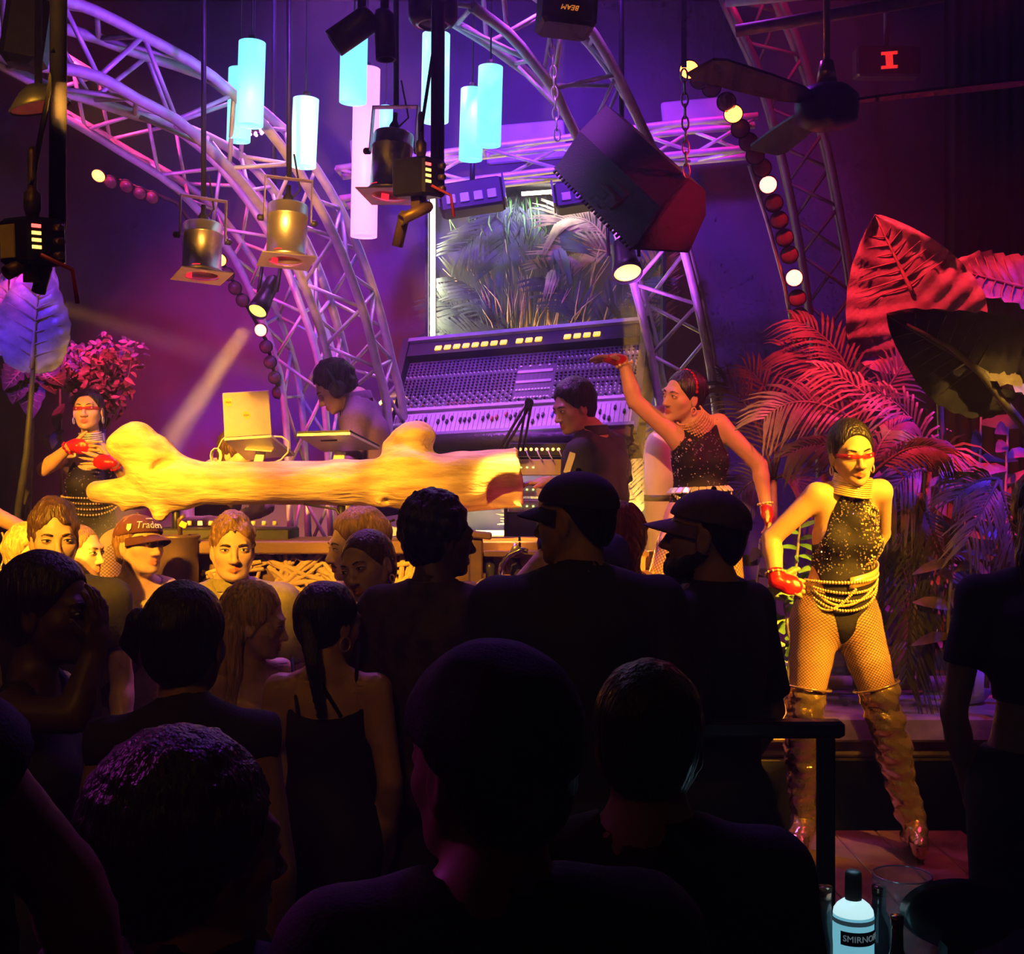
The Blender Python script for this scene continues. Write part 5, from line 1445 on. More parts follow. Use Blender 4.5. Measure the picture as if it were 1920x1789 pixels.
for i in range(290):
    ln = rnd.uniform(.14, .30); r_ = rnd.uniform(.0085, .0135); a = rnd.choice((rnd.gauss(0, .3), rnd.gauss(.95, .35), rnd.gauss(-.95, .35)))
    cx = rnd.uniform(lo_.x + .03, hi_.x - .03); cz = rnd.uniform(lo_.z, hi_.z - .02)
    hw = abs(math.cos(a)) * ln / 2; hh = abs(math.sin(a)) * ln / 2
    cx = min(max(cx, lo_.x + hw), hi_.x - hw); cz = min(max(cz, lo_.z - .1 + hh), hi_.z - hh)
    if me0 is None:
        q = MB(); q.tube([(-.5, 0, 0), (-.17, 1.2, 1.0), (.17, -.8, -1.0), (.5, 0, 0)], [0, 0, 0, 0], 7)
        # unit stick: length 1 along x, radius 1 in y/z
        pts = [(-.5, .0, .0), (-.17, .5, .4), (.17, -.4, -.5), (.5, 0, 0)]; vs = []
        for (X_, Y_, Z_), rr_ in zip(pts, (.85, 1, .95, .75)):
            for k in range(7): vs.append((X_, Y_ + math.cos(k * 6.2832 / 7) * rr_, Z_ + math.sin(k * 6.2832 / 7) * rr_))
        fs = [(j * 7 + k, j * 7 + (k + 1) % 7, (j + 1) * 7 + (k + 1) % 7, (j + 1) * 7 + k) for j in range(3) for k in range(7)] + [tuple(reversed(range(7))), tuple(range(21, 28))]
        q = MB(); q.add(vs, fs, True); first = q.build('stick', STK, fp); me0 = first; o = first
    else: o = me0.copy(); col.objects.link(o)
    o.parent = fp; o.location = Vector((cx, 5.375 + rnd.uniform(-.012, .025), cz)) - WL[fp.name]
    o.rotation_euler = (rnd.uniform(0, 6), -a, 0); o.scale = (ln, r_, r_)
MB().box(P(1075, 1180, 5.48), (.92, .02, .70)).build('side_board', DARKWOOD, fp)

# laptop on stand
LAP = mat('silver_laptop', (.80, .78, .76), rough=.35, metal=.35, noise=.05); STK1 = mat('round_sticker', (.75, .60, .12), rough=.5, noise=.15, nscale=60); PRT = mat('sticker_print', (.25, .14, .03), rough=.6, noise=.1)
t = thing('laptop', 'open silver laptop with two round stickers on its lid', 'laptop', tuple(P(475, 865, 5.9)))
a, b, c_, e_ = P(421, 820, 5.85), P(509, 814, 5.80), P(503, 733, 5.70), P(417, 738, 5.75)
nl = (b - a).cross(e_ - a).normalized(); nl = nl if nl.y < 0 else -nl
MB().add([a, b, c_, e_] + [p_ - nl * .008 for p_ in (a, b, c_, e_)], [(0, 1, 2, 3), (7, 6, 5, 4), (0, 4, 5, 1), (1, 5, 6, 2), (2, 6, 7, 3), (3, 7, 4, 0)]).build('lid', LAP, t)
def lidp(u, v, n=.001): return (a * (1 - u) + b * u) * (1 - v) + (e_ * (1 - u) + c_ * u) * v + nl * n
for (u, v, r_, txt) in ((.12, .80, .021, 'SOUND'), (.50, .48, .019, 'SOUND')):
    R = Matrix(((b - a).normalized(), nl.cross((b - a).normalized()) * 1, nl)).transposed()
    s = MB().lathe([(r_, 0), (r_, .0015), (1e-4, .0015)], lidp(u, v, .0005), R, 20, smooth=False).build('sticker', STK1, t)
    cc = lidp(u, v, .0025)
    for k in range(4): MB().box(cc + R @ Vector(((k - 1.5) * .007, 0, 0)), (.004, .007 + .002 * (k % 2), .001), R).build('print_mark', PRT, s)
bb = [P(421, 821, 5.86), P(509, 815, 5.81), P(553, 850, 6.05), P(462, 858, 6.10)]
nb = (bb[1] - bb[0]).cross(bb[3] - bb[0]).normalized()
MB().add(bb + [p_ - nb * .014 for p_ in bb], [(0, 1, 2, 3), (7, 6, 5, 4), (0, 4, 5, 1), (1, 5, 6, 2), (2, 6, 7, 3), (3, 7, 4, 0)]).build('keyboard_base', LAP, t)
t2 = thing('laptop_stand', 'pale angled stand under the open laptop', 'stand', tuple(P(488, 880, 5.95)))
MB().box(P(488, 853, 5.97), (.045, .02, .085), euler(0, 14, 0), ch=.004).build('post', LAP, t2); MB().box(P(482, 884, 5.97), (.09, .09, .02), ch=.004).build('foot', LAP, t2)
MB().box(P(489, 841, 5.97), (.13, .12, .006), euler(10, 4, 0)).build('tray', LAP, t2)
o = MB().tube([P(509, 818, 5.84), P(528, 819, 5.84), P(541, 828, 5.85), P(540, 848, 5.85), P(527, 862, 5.85), P(515, 867, 5.85)], .005, 6).build('charging_cable', mat('white_cable', (.8, .76, .7), noise=.04)); tag(o, 'white charging cable looping from the open laptop', 'cable')
t = thing('coiled_cable', 'thin coil of pale cable beside the laptop stand', 'cable', tuple(P(405, 868, 5.85)))
for k in range(3):
    MB().tube([P(405 + math.cos(q * .63) * (11 - k * 2), 855 + math.sin(q * .63) * (15 - k), 5.85 + .01 * k) for q in range(10)], .003, 5, closed=True).build('loop', mat('white_cable', (0, 0, 0)), t)
MB().tube([P(408, 842, 5.85), P(416, 825, 5.86), P(424, 818, 5.87)], .003, 5).build('lead', mat('white_cable', (0, 0, 0)), t)
# second laptop, closed flat seen from below
t = thing('laptop', 'flat dark edged laptop tilted toward the headphoned man', 'laptop', tuple(P(640, 850, 5.9)))
q = [P(557, 818, 5.62), P(656, 815, 5.60), P(712, 843, 5.95), P(606, 848, 6.0)]; nb = (q[1] - q[0]).cross(q[3] - q[0]).normalized(); nb = nb if nb.z > 0 else -nb
MB().add(q + [p_ + nb * .012 for p_ in q], [(3, 2, 1, 0), (4, 5, 6, 7), (0, 1, 5, 4), (1, 2, 6, 5), (2, 3, 7, 6), (3, 0, 4, 7)]).build('base', LAP, t)
MB().add([p_ + nb * .014 for p_ in q] + [p_ + nb * .022 for p_ in q], [(3, 2, 1, 0), (4, 5, 6, 7), (0, 1, 5, 4), (1, 2, 6, 5), (2, 3, 7, 6), (3, 0, 4, 7)]).build('screen_lid', BLACKP, t)
s0 = q[0].lerp(q[1], .3).lerp(q[3].lerp(q[2], .3), .28); s1 = q[0].lerp(q[1], .6).lerp(q[3].lerp(q[2], .6), .28); MB().tube([s0 - nb * .002, s1 - nb * .002], .004, 6).build('vent_slot', BLACKP, t)
t2 = thing('laptop_stand', 'stubby pale stand under the flat laptop', 'stand', tuple(P(636, 870, 5.85)))
MB().box(P(636, 857, 5.85), (.055, .02, .06), euler(0, 10, 0), ch=.004).build('post', LAP, t2); MB().box(P(634, 874, 5.85), (.10, .09, .015), ch=.004).build('foot', LAP, t2)
# microphone boom arm
t = thing('microphone_arm', 'black folded boom arm standing in front of the fader row', 'microphone stand', tuple(P(965, 850, 5.9)))
ap = P(992, 756, 5.85)
for (x, y) in ((938, 848), (976, 846)):
    e = P(x, y, 5.9); sx = Vector((.012, 0, 0))
    MB().tube([ap - sx, e - sx], .007, 6).build('arm_bar', mat('olive_black_metal', (.07, .055, .03), rough=.35, metal=.6, noise=.15), t); MB().tube([ap + sx, e + sx], .007, 6).build('arm_bar', mat('olive_black_metal', (0, 0, 0)), t)
MB().lathe([(.022, -.02), (.022, .02)], ap, euler(90, 0, 0), 12).build('joint', BLACKM, t)
MB().box(P(957, 852, 5.9), (.14, .08, .02)).build('base_plate', BLACKM, t)
# steel keg left of the panel
t = thing('steel_drum', 'dark steel drum behind the capped man', 'drum', tuple(P(332, 1250, 5.25)))
KEG = mat('dark_drum_steel', (.14, .09, .06), rough=.45, metal=.5, noise=.4, nscale=8)
c = Vector((P(333, 0, 5.28).x, 5.28, 0)); ztop = P(0, 1003, 5.28).z
MB().lathe([(1e-4, .95), (.088, .95), (.088, ztop - .34), (.094, ztop - .33), (.088, ztop - .32), (.088, ztop - .02), (.096, ztop - .012), (.096, ztop), (.086, ztop), (.086, ztop - .03), (1e-4, ztop - .03)], c, None, 32, cap=False).build('shell', KEG, t)
MB().box(c + Vector((0, 0, .47)), (.2, .2, .95)).build('pedestal', BLACKM, t)
t = thing('beverage_tap', 'small yellow handled tap on top of the steel drum', 'tap', tuple(P(335, 1000, 5.26)))
MB().tube([P(338, 1003, 5.26), P(336, 975, 5.25), P(345, 967, 5.24)], .010, 8).build('spout', DIRTY, t); MB().box(P(344, 984, 5.22), (.03, .02, .025), euler(0, 25, 0), ch=.003).build('handle', YST, t)
# mixer gear in the gap below the log
t = thing('dj_mixer', 'low black mixer on the counter under the log', 'mixer', tuple(P(420, 1005, 5.6)))
MB().box(P(425, 1000, 5.62), (.62, .26, .05), ch=.006).build('case', BLACKP, t)
for i in range(10): MB().lathe([(.012, 0), (.010, .02), (1e-4, .02)], P(335 + i * 20, 985, 5.58 + .04 * (i % 3)), None, 8).build('knob', LEDA if i == 2 else CONL, t)
o = MB().tube([P(570, 945, 5.5), P(630, 955, 5.48), P(650, 985, 5.46), P(690, 990, 5.46), P(740, 975, 5.5)], .006, 6).build('hanging_cable', BLACKP); tag(o, 'black cable sagging below the middle of the log', 'cable')
for i, (x, m_, lb) in enumerate(((680, 'violet_flyer', 'violet lit sheet leaning under the log'), (745, 'violet_flyer', 'second violet lit sheet leaning under the log'))):
    o = MB().box(P(x, 985, 5.72), (.16, .008, .10), euler(-20, 10 - 20 * i, 0)).build('paper_sheet', mat('violet_flyer', (.6, .5, .62), rough=.7, noise=.1)); tag(o, lb, 'paper')
# wooden post with rope rings and shelf right of the booth
t = thing('wooden_post', 'upright wooden post right of the curly haired man', 'post', tuple(P(893, 1250, 5.2)))
MB().box((P(893, 0, 5.2).x, 5.2, .78), (.055, .06, 1.62), ch=.006).build('post', DARKWOOD, t); MB().box(P(900, 1003, 5.18), (.10, .07, .03), euler(0, 6, 0), ch=.006).build('bracket', DARKWOOD, t)
t = thing('bar_shelf', 'orange lit open shelf of bar gear beside the wooden post', 'shelf', tuple(P(1000, 1250, 5.3)))
MB().box(P(1060, 1062, 5.40), (.70, .04, .20)).build('back_board', mat('orange_lit_board', (.5, .26, .12), rough=.6, noise=.2), t)  # orange light put into the board's colour, no lamp here
for y in (1036, 1088): MB().box(P(1060, y, 5.30), (.70, .22, .02)).build('shelf_board', DARKWOOD, t)
for x in (905, 1213): MB().box((P(x, 0, 5.3).x, 5.3, .72), (.03, .22, 1.44)).build('side_board', DARKWOOD, t)
SHK = mat('smoked_glass', (.05, .05, .06), rough=.12, noise=.1, spec=.7)
def bottle(c, h_, r_, label, m=SHK, capm=BLACKP, name='bottle', group=None, neck=.3):
    t = thing(name, label, 'bottle', tuple(c), group); c = Vector(c)
    MB().lathe([(1e-4, 0), (r_ * .9, 0), (r_, .008), (r_, h_ * .62), (r_ * .85, h_ * .70), (r_ * neck, h_ * .78), (r_ * neck, h_ * .95), (1e-4, h_ * .95)], c, None, 18, cap=False).build('glass', m, t)
    MB().lathe([(r_ * neck * 1.15, h_ * .90), (r_ * neck * 1.15, h_), (1e-4, h_)], c, None, 12).build('cap', capm, t)
    return t
zs = P(0, 1088, 5.3).z + .011
for i, (x, h_, lb) in enumerate(((918, .09, 'small dark jar on the orange shelf nearest the wooden post'), (968, .085, 'dark jar with a shiny lid in the middle of the orange shelf'), (1190, .10, 'dark bottle at the far end of the orange shelf'))):
    bottle((P(x, 0, 5.27).x, 5.27, zs), h_, .025, lb, neck=.6)
t = thing('chrome_tap', 'curved chrome beer tap rising from the orange shelf', 'tap', (P(958, 0, 5.12).x, 5.12, zs))
MB().tube([P(938, 1090, 5.12), P(940, 1060, 5.12), P(955, 1040, 5.12), P(975, 1031, 5.12), P(990, 1033, 5.12)], .012, 10).build('spout', CHROME, t); MB().tube([P(960, 1035, 5.12), P(970, 1022, 5.12)], [.010, .016], 10).build('handle', ALU, t)
GLB = mat('frosted_globe', (.62, .55, .70), rough=.25, noise=.08, spec=.6)
for (x, y, r_, lb) in ((915, 1118, .075, 'large frosted globe vase under the orange shelf'), (962, 1113, .055, 'smaller frosted globe half hidden by a raised arm')):
    t = thing('globe_vase', lb, 'vase', tuple(P(x, y + 30, 5.1))); c = P(x, y, 5.12)
    MB().lathe([(1e-4, -r_), (r_ * .5, -r_ * .87), (r_ * .87, -r_ * .5), (r_, 0), (r_ * .87, r_ * .5), (r_ * .5, r_ * .87), (r_ * .4, r_ * .95), (r_ * .36, r_ * .9)], c, None, 24, cap=False).build('globe', GLB, t)
    MB().lathe([(r_ * .7, c.z * 0), (r_ * .7, c.z - r_ * .9), (1e-4, c.z - r_ * .9)], (c.x, c.y, 0), None, 20).build('pedestal', DARKWOOD, t)
t = thing('rope_pedestal', 'amber pedestal ringed with rope behind the curly haired man', 'pedestal', tuple(P(868, 1300, 4.9)))
c = P(868, 1120, 4.95); MB().lathe([(.07, -c.z), (.07, -.1), (.055, .06), (1e-4, .06)], c, None, 20).build('core', DARKWOOD, t)
for i in range(7): MB().lathe([(.060 + .002 * i, .05 - i * .022), (.070 + .002 * i, .042 - i * .022), (.060 + .002 * i, .032 - i * .022)], c, None, 20, cap=False).build('rope_ring', STK, t)
# gas cylinder
t = thing('gas_cylinder', 'tall pale gas cylinder beside the raised-arm dancer', 'gas cylinder', (P(1241, 0, 5.95).x, 5.95, .62))
c = Vector((P(1241, 0, 5.95).x, 5.95, .62)); zt = P(0, 812, 5.95).z - .62; r_ = 33 * 5.95 / F
CYL = mat('white_cylinder_paint', (.62, .55, .55), rough=.35, noise=.12, nscale=10)
MB().lathe([(1e-4, 0), (r_, 0), (r_, zt - .09), (r_ * .95, zt - .05), (r_ * .75, zt - .01), (r_ * .4, zt + .015), (1e-4, zt + .02)], c, None, 32, cap=False).build('tank', CYL, t)
MB().lathe([(r_ * 1.01, zt - .33), (r_ * 1.02, zt - .33), (r_ * 1.02, zt - .30), (r_ * 1.01, zt - .30)], c, None, 32, cap=False).build('band', BLACKP, t)
MB().lathe([(r_ * .3, zt), (r_ * .3, zt + .03), (r_ * .85, zt + .05), (r_ * .9, zt + .10), (r_ * .6, zt + .13), (1e-4, zt + .135)], c, None, 24, cap=False).build('valve_guard', mat('dark_plum_cap', (.10, .03, .07), rough=.3, noise=.1), t)
# ------------------------------------------------------------------ costume materials
GOLD = mat('gold_metal', (0.95, 0.68, 0.30), rough=0.3, metal=.55, noise=0.1, nscale=40)
SILVER = mat('silver_jewellery', (0.85, 0.82, 0.80), rough=0.28, metal=.6, noise=0.06)
BLACK_SEQ = mat('black_stretch_fabric', (0.010, 0.008, 0.009), rough=0.55, noise=0.3, nscale=200, bump=0.3, bscale=400, spec=.25)
SHEER = mat('brown_sheer_fabric', (0.12, 0.06, 0.03), rough=0.4, noise=0.3, nscale=150)
RED_GLOVE = mat('red_glove', (0.50, 0.012, 0.02), rough=0.3, noise=0.2, bump=0.25, bscale=60)
GEM = mat('rhinestone', (0.95, 0.9, 0.85), rough=0.08, metal=.9, noise=0.05)
BOOT = mat('gold_vinyl', (0.72, 0.50, 0.27), rough=0.16, metal=.8, noise=0.2, nscale=12, bump=.5, bscale=35)
LENS_RED = mat('red_shade_lens', (0.55, 0.01, 0.01), rough=0.08, alpha=.5, noise=0.05, spec=.8)
GEMR = mat('red_gem', (.7, .02, .03), rough=.1, metal=.5, noise=.1)
NAILM = mat('pale_nail', (.75, .6, .5), rough=.2, noise=.05)
def net_mat():
    m = bpy.data.materials.new('black_fishnet'); m.use_nodes = True; nt = m.node_tree; b = nt.nodes['Principled BSDF']
    b.inputs['Base Color'].default_value = (.01, .008, .008, 1); b.inputs['Roughness'].default_value = .5
    at = nt.nodes.new('ShaderNodeAttribute'); at.attribute_name = 'wrap'
    sp = nt.nodes.new('ShaderNodeSeparateXYZ'); nt.links.new(at.outputs['Vector'], sp.inputs[0])
    def math_(op, a, b_=None):
        n = nt.nodes.new('ShaderNodeMath'); n.operation = op
        for i, x in enumerate((a, b_)):
            if x is None: continue
            if isinstance(x, (int, float)): n.inputs[i].default_value = x
            else: nt.links.new(x, n.inputs[i])
        return n.outputs[0]
    a = math_('PINGPONG', math_('ADD', sp.outputs[0], sp.outputs[1]), .5); c = math_('PINGPONG', math_('SUBTRACT', sp.outputs[0], sp.outputs[1]), .5)
    line = math_('LESS_THAN', math_('MINIMUM', a, c), .095)
    tr = nt.nodes.new('ShaderNodeBsdfTransparent'); mx = nt.nodes.new('ShaderNodeMixShader')
    nt.links.new(line, mx.inputs[0]); nt.links.new(tr.outputs[0], mx.inputs[1]); nt.links.new(b.outputs[0], mx.inputs[2])
    nt.links.new(mx.outputs[0], nt.nodes['Material Output'].inputs['Surface'])
    return m
NET = net_mat()
def leg_wrap(p, cell=.0125):
    def fn(v):
        out = np.zeros((len(v), 3)); best = np.full(len(v), 9.0)
        for n in 'RL':
            a, b = p.J['hip' + n], p.J['knee' + n]; ax = nrm(b - a)
            r = v - a; t = r @ ax; q = r - t[:, None] * ax; dist = np.linalg.norm(q, axis=1)
            ex = nrm(np.cross(ax, p.hip_f)); ey = np.cross(ax, ex); ang = np.arctan2(q @ ey, q @ ex)
            k = dist < best; best[k] = dist[k]
            nn = round(2 * math.pi * .07 / cell / 2) * 2
            out[k, 0] = ang[k] / (2 * math.pi) * nn; out[k, 1] = t[k] / cell
        return out
    return fn
def choker(p, m, a, b, r0, r1, n=9, tube=.0048, beads=False):
    """stack of rings from a (top) to b (bottom)"""
    a, b = Vector(a), Vector(b); R = frame(a - b)
    for i in range(n):
        c = a.lerp(b, i / (n - 1)); r = r0 + (r1 - r0) * (i / (n - 1)) ** 1.5
        if beads:
            mb = MB()
            for k in range(44): q = 2 * math.pi * k / 44; mb.ball(c + R @ Vector((math.cos(q) * r, math.sin(q) * r, 0)), tube, 5, 4)
            mb.build('choker_row', m, p.root, kind='stuff')
        else:
            MB().tube([c + R @ Vector((math.cos(q * .2244) * r, math.sin(q * .2244) * r, 0)) for q in range(28)], tube, 6, closed=True).build('choker_ring', m, p.root)
def bracelet(p, at, ax, r, m, n=12, bead=.006):
    R = frame(ax); mb = MB()
    mb.tube([Vector(at) + R @ Vector((math.cos(q * .35) * r, math.sin(q * .35) * r, 0)) for q in range(18)], .003, 5, closed=True)
    for k in range(n): a = 2 * math.pi * k / n; mb.ball(Vector(at) + R @ Vector((math.cos(a) * r, math.sin(a) * r, 0)), bead, 6, 4)
    mb.build('bracelet', m, p.root)
def hoop(p, sg, m, r=.017, dz=-.058):
    c = Vector(p.hp(sg * .079, -.004, dz)); f = p.HR[:, 1]; u = p.HR[:, 2]
    MB().tube([c + Vector(f) * math.cos(q * .45) * r + Vector(u) * math.sin(q * .45) * r for q in range(14)], .0028, 5, closed=True).build('earring', m, p.root)
def shades(p, m, z0=-.002, h0=.0085):
    vs = []; fs = []; n = 16
    for i in range(n + 1):
        a = math.radians(-82 + 164 * i / n); x = math.sin(a) * .073; y = .018 + math.cos(a) * .083
        hh = h0 * (1.0 if abs(a) < 1.1 else .75) * (.62 if abs(x) < .012 else 1); up = .004 * abs(math.sin(a))
        for dy in (0, .0025): vs += [Vector(p.hp(x, y + dy, z0 + hh + up)), Vector(p.hp(x, y + dy, z0 - hh + up))]
    for i in range(n):
        b = 4 * i; fs += [(b, b + 1, b + 5, b + 4), (b + 2, b + 6, b + 7, b + 3), (b, b + 4, b + 6, b + 2), (b + 1, b + 3, b + 7, b + 5)]
    MB().add(vs, fs, True).build('sunglasses', m, p.root)
    for sg in (1, -1): MB().tube([Vector(p.hp(sg * .072, .03, z0 + .004)), Vector(p.hp(sg * .079, -.01, z0 + .004))], .002, 5).build('sunglasses_arm', m, p.root)
def sequins(o, p, n, size, m, seed=0, zr=None, fwd=None, cond=None):
    me = o.data; nv = len(me.vertices); co = np.empty(nv * 3, np.float32); me.vertices.foreach_get('co', co); co = co.reshape(-1, 3)
    no = np.empty(nv * 3, np.float32); me.vertices.foreach_get('normal', no); no = no.reshape(-1, 3)
    ok = no @ A(fwd if fwd is not None else (0, -1, 0)) > .15
    if zr: ok &= (co[:, 2] > zr[0]) & (co[:, 2] < zr[1])
    if cond is not None: ok &= cond(co)
    ids = np.nonzero(ok)[0]
    if len(ids) == 0: return
    rng = np.random.RandomState(seed); ids = rng.choice(ids, min(n, len(ids)), False); mb = MB()
    for i in ids:
        c = Vector(co[i].tolist()); s = size * rng.uniform(.6, 1.2); R = frame(no[i].tolist())
        mb.lathe([(s, 0), (s * .6, s * .6), (1e-4, s * .8)], c, R, 5, smooth=False, cap=False)
    mb.build('rhinestones', m, p.root, kind='stuff')
def stiletto(p, n, zfloor, m):
    h = p.J['heel' + n]; MB().tube([Vector(h) + Vector((0, 0, .02)), Vector((h[0], h[1], zfloor + .001))], [.014, .006], 8).build('boot_heel', m, p.root)
def px_plane(a, b, d, keep):
    """vertical-ish cutting plane through two photo points at depth d; keep = a photo point that stays"""
    A_, B_, K = [A(P(*q, d)) for q in (a, b, keep)]
    t = B_ - A_; n = np.array([t[2], 0, -t[0]]); n /= np.linalg.norm(n)
    if np.dot(K - A_, n) > 0: n = -n
    return (n, float(np.dot(A_, n)))

# ------------------------------------------------------------------ front dancer
d = 4.75
J = dict(shR=P(1532, 928, d), shL=P(1650, 922, d + .02), neck=P(1594, 914, d + .01), elR=P(1446, 1010, d + .06), wrR=P(1456, 1090, d - .02),
         elL=P(1652, 1000, d + .20), wrL=P(1600, 1080, d + .17),
         hipR=P(1530, 1160, d), hipL=P(1606, 1168, d + .01), kneeR=P(1508, 1348, d - .03), ankR=P(1507, 1540, d + .04), toeR=P(1500, 1589, d - .09),
         kneeL=P(1662, 1348, d - .03), ankL=P(1712, 1548, d + .04), toeL=P(1727, 1590, d - .09))
p = Person('dancer in gold thigh boots and red shades standing hand on hip', g='f', H=1.66, base=P(1600, 1597, d), yaw=26, tone='tan', w=1.06, joints=J, head=P(1597, 852, d - .03), head_yaw=20, head_pitch=-5, head_roll=4,
           h=.0085, hf=.0034, hs=1.06, lips=(.62, .34, .30))
p.hand('R', d=(.85, -.15, -.22), palm=(0.15, .9, -.3), curl=.55, thumb=(0.3, 0, 1), size=1.05)
p.hand('L', d=(-.8, .3, -.3), palm=(0, -1, 0), fine=False)
p.body(); p.brows(HAIR_BLACK, thick=.003, slant=.001)
p.hair(HAIR_BLACK, thick=.009, amp=.0012, freq=90, line=.004, tall=.012, oval=.078, extra=[ell(p.hp(0, -.075, .095), A((.042, .042, .040)), bl=.02)] + p.strand([(.0, -.10, .06), (-.01, -.125, -.04), (.02, -.12, -.12)], [.02, .018, .008]), h=.005)
suit = p.garment('bodysuit', BLACK_SEQ, ['torso', 'pelvis', 'breast'], off=.0045, h=.006,
    cuts=[px_plane((1527, 1075), (1568, 1208), d, (1590, 1100)), px_plane((1648, 1075), (1580, 1208), d, (1590, 1100)), px_plane((1572, 922), (1530, 1012), d, (1595, 1010)), px_plane((1630, 922), (1676, 1000), d, (1595, 1010))],
    subs=[ell(A(P(1606, 928, d - .11)), (.052, .07, .062), bl=.008, op='s'), ell(A(P(1608, 1075, d - .14)), (.001, .001, .001), op='s')], extra=[cap(A(P(1596, 925, d)), A(P(1600, 975, d - .03)), .05, .075, bl=.03)])
sequins(suit, p, 420, .0042, GEM, 2, zr=(P(0, 1075, d).z, P(0, 925, d).z))
sequins(suit, p, 170, .0044, GOLD, 5, zr=(P(0, 1065, d).z, P(0, 945, d).z), cond=lambda c: c[:, 0] > P(1600, 0, d).x)  # gold stones on one side only, amber light put into their colour
p.garment('fishnet_tights', NET, ['thigh*', 'pelvis'], off=.0028, h=.009, cuts=[p.cut_above(P(0, 1085, d).z), p.cut_below(P(0, 1330, d).z)], wrap=leg_wrap(p))
for n, yb in (('R', 1290), ('L', 1286)):
    ax = nrm(p.J['hip' + n] - p.J['knee' + n])
    top = p.J['knee' + n] + ax * (1348 - yb) * d / F
    pr = [p_.grow(.013) for p_ in p.sel(['calf' + n, 'foot' + n])] + [cap(p.J['knee' + n], top + ax * .05, .068, .082, bl=.01)]
    v, f = sdf_mesh(pr, .0075, cuts=[(ax, float(np.dot(ax, top)))], noise=(.010, 42, 3 if n == 'R' else 8, (.8, .8, 1.6)))
    mesh_np('boot', v, f, BOOT, p.root); stiletto(p, n, .383, BOOT)
    Rr = frame(ax); MB().tube([Vector(top) + Rr @ Vector((math.cos(q * .2618) * .088, math.sin(q * .2618) * .088, 0)) for q in range(24)], .005, 6, closed=True).build('boot_rim', BOOT, p.root)
choker(p, GOLD, P(1600, 893, d - .01), P(1594, 926, d + .0), .070, .080, 10, .0045)
glove = p.garment('glove', RED_GLOVE, ['handR'], off=.0025, h=.0045, extra=[cap(p.J['wrR'] * .8 + p.J['elR'] * .2, p.J['wrR'], .032, .031, bl=.01)], label='red fingerless glove')
bracelet(p, p.J['wrR'] * .82 + p.J['elR'] * .18, p.J['wrR'] - p.J['elR'], .037, GOLD)
hoop(p, 1, GOLD); hoop(p, -1, GOLD); shades(p, LENS_RED)
# belt and chain swags round the waist
def waist_pt(p, ang, z, rx=.142, ry=.112):
    zz = (z - p.hipc[2]) / p.Lt; c = p.hipc + p.up * (z - p.hipc[2]) / max(p.up[2], .2)
    return Vector(c + p.hip_x * math.cos(ang) * rx + p.hip_f * math.sin(ang) * ry)
for i, (a0, a1, z0_, z1_, sag) in enumerate(((-.1, 3.25, 1062, 1095, .02), (0, 3.2, 1068, 1098, .05), (.0, 3.2, 1072, 1100, .075), (0, 3.1, 1078, 1104, .10), (.3, 2.3, 1098, 1098, .07), (.2, 1.7, 1100, 1104, .085))):
    mb = MB(); n = 40
    for k in range(n + 1):
        s_ = k / n; ang = a0 + (a1 - a0) * s_
        za = P(0, z0_ + (z1_ - z0_) * (1 - s_), d).z - sag * math.sin(math.pi * s_) ** 1.0 * 1.0
        mb.ball(waist_pt(p, ang, za, .137, .118 + .012 * sag * 10), .0062 if i else .0075, 5, 4)
    mb.build('waist_chain', GOLD, p.root, kind='stuff')
vs = []; fs = []
for k in range(13):
    ang = 1.55 + (3.35 - 1.55) * k / 12; z_ = P(0, 1090 - 38 * k / 12, d).z
    for dz in (-.022, .022): vs.append(waist_pt(p, ang, z_ + dz, .140, .118))
for k in range(12): fs.append((2 * k, 2 * k + 2, 2 * k + 3, 2 * k + 1))
o = MB().add(vs, fs, True).build('belt_plate', GOLD, p.root); sm = o.modifiers.new('thick', 'SOLIDIFY'); sm.thickness = .006

# ------------------------------------------------------------------ dancer with raised arm
d = 5.5
J = dict(shR=P(1270, 822, d), shL=P(1348, 795, d + .05), neck=P(1306, 796, d + .03), elR=P(1190, 752, d - .02), wrR=P(1168, 676, d - .02), elL=P(1424, 872, d + .05), wrL=P(1436, 950, d + .02),
         hipR=P(1284, 975, d), hipL=P(1345, 970, d + .05), kneeR=P(1232, 1100, d - .1), ankR=P(1268, 1245, d), kneeL=P(1375, 1110, d), ankL=P(1385, 1250, d + .05), toeR=P(1248, 1285, d - .05), toeL=P(1395, 1283, d - .08))
p = Person('dancer in black sparkling bodysuit with one arm raised and bent', g='f', H=1.66, base=(P(1320, 0, d).x, d, .62), yaw=-35, tone='tan', joints=J, head=P(1281, 742, d), head_yaw=-48, head_pitch=-2, head_roll=-12,
           h=.010, hf=.0038, lips=(.70, .30, .30))
p.hand('R', d=(-.93, -.1, .10), palm=(-.1, -.3, -1), curl=.16, spread=.2, thumb=(0, -1, 0), size=1.0)
p.hand('L', d=(.12, -.1, -1), palm=(-1, 0, 0), curl=.3, size=1.0)
p.body(); p.brows(HAIR_BLACK)
p.hair(HAIR_BLACK, thick=.008, amp=.001, freq=90, line=.008, extra=[ell(p.hp(0, -.11, .02), A((.035, .035, .035)), bl=.02)], h=.005)
suit = p.garment('bodysuit', BLACK_SEQ, ['torso', 'pelvis', 'breast', 'yoke'], off=.005, h=.0075, cuts=[((0, 0, -1), -P(0, 1012, d).z), px_plane((1240, 980), (1300, 1040), d, (1310, 940))],
    subs=[p.scoop(.072, .03, .025), ell(A(P(1297, 823, d - .09)), (.034, .05, .028), bl=.004, op='s')] + [ell(p.J['shR'] + A((-.06, 0, .02)), (.075, .1, .085), bl=.01, op='s'), ell(p.J['shL'] + A((.055, 0, .02)), (.065, .1, .08), bl=.01, op='s')])
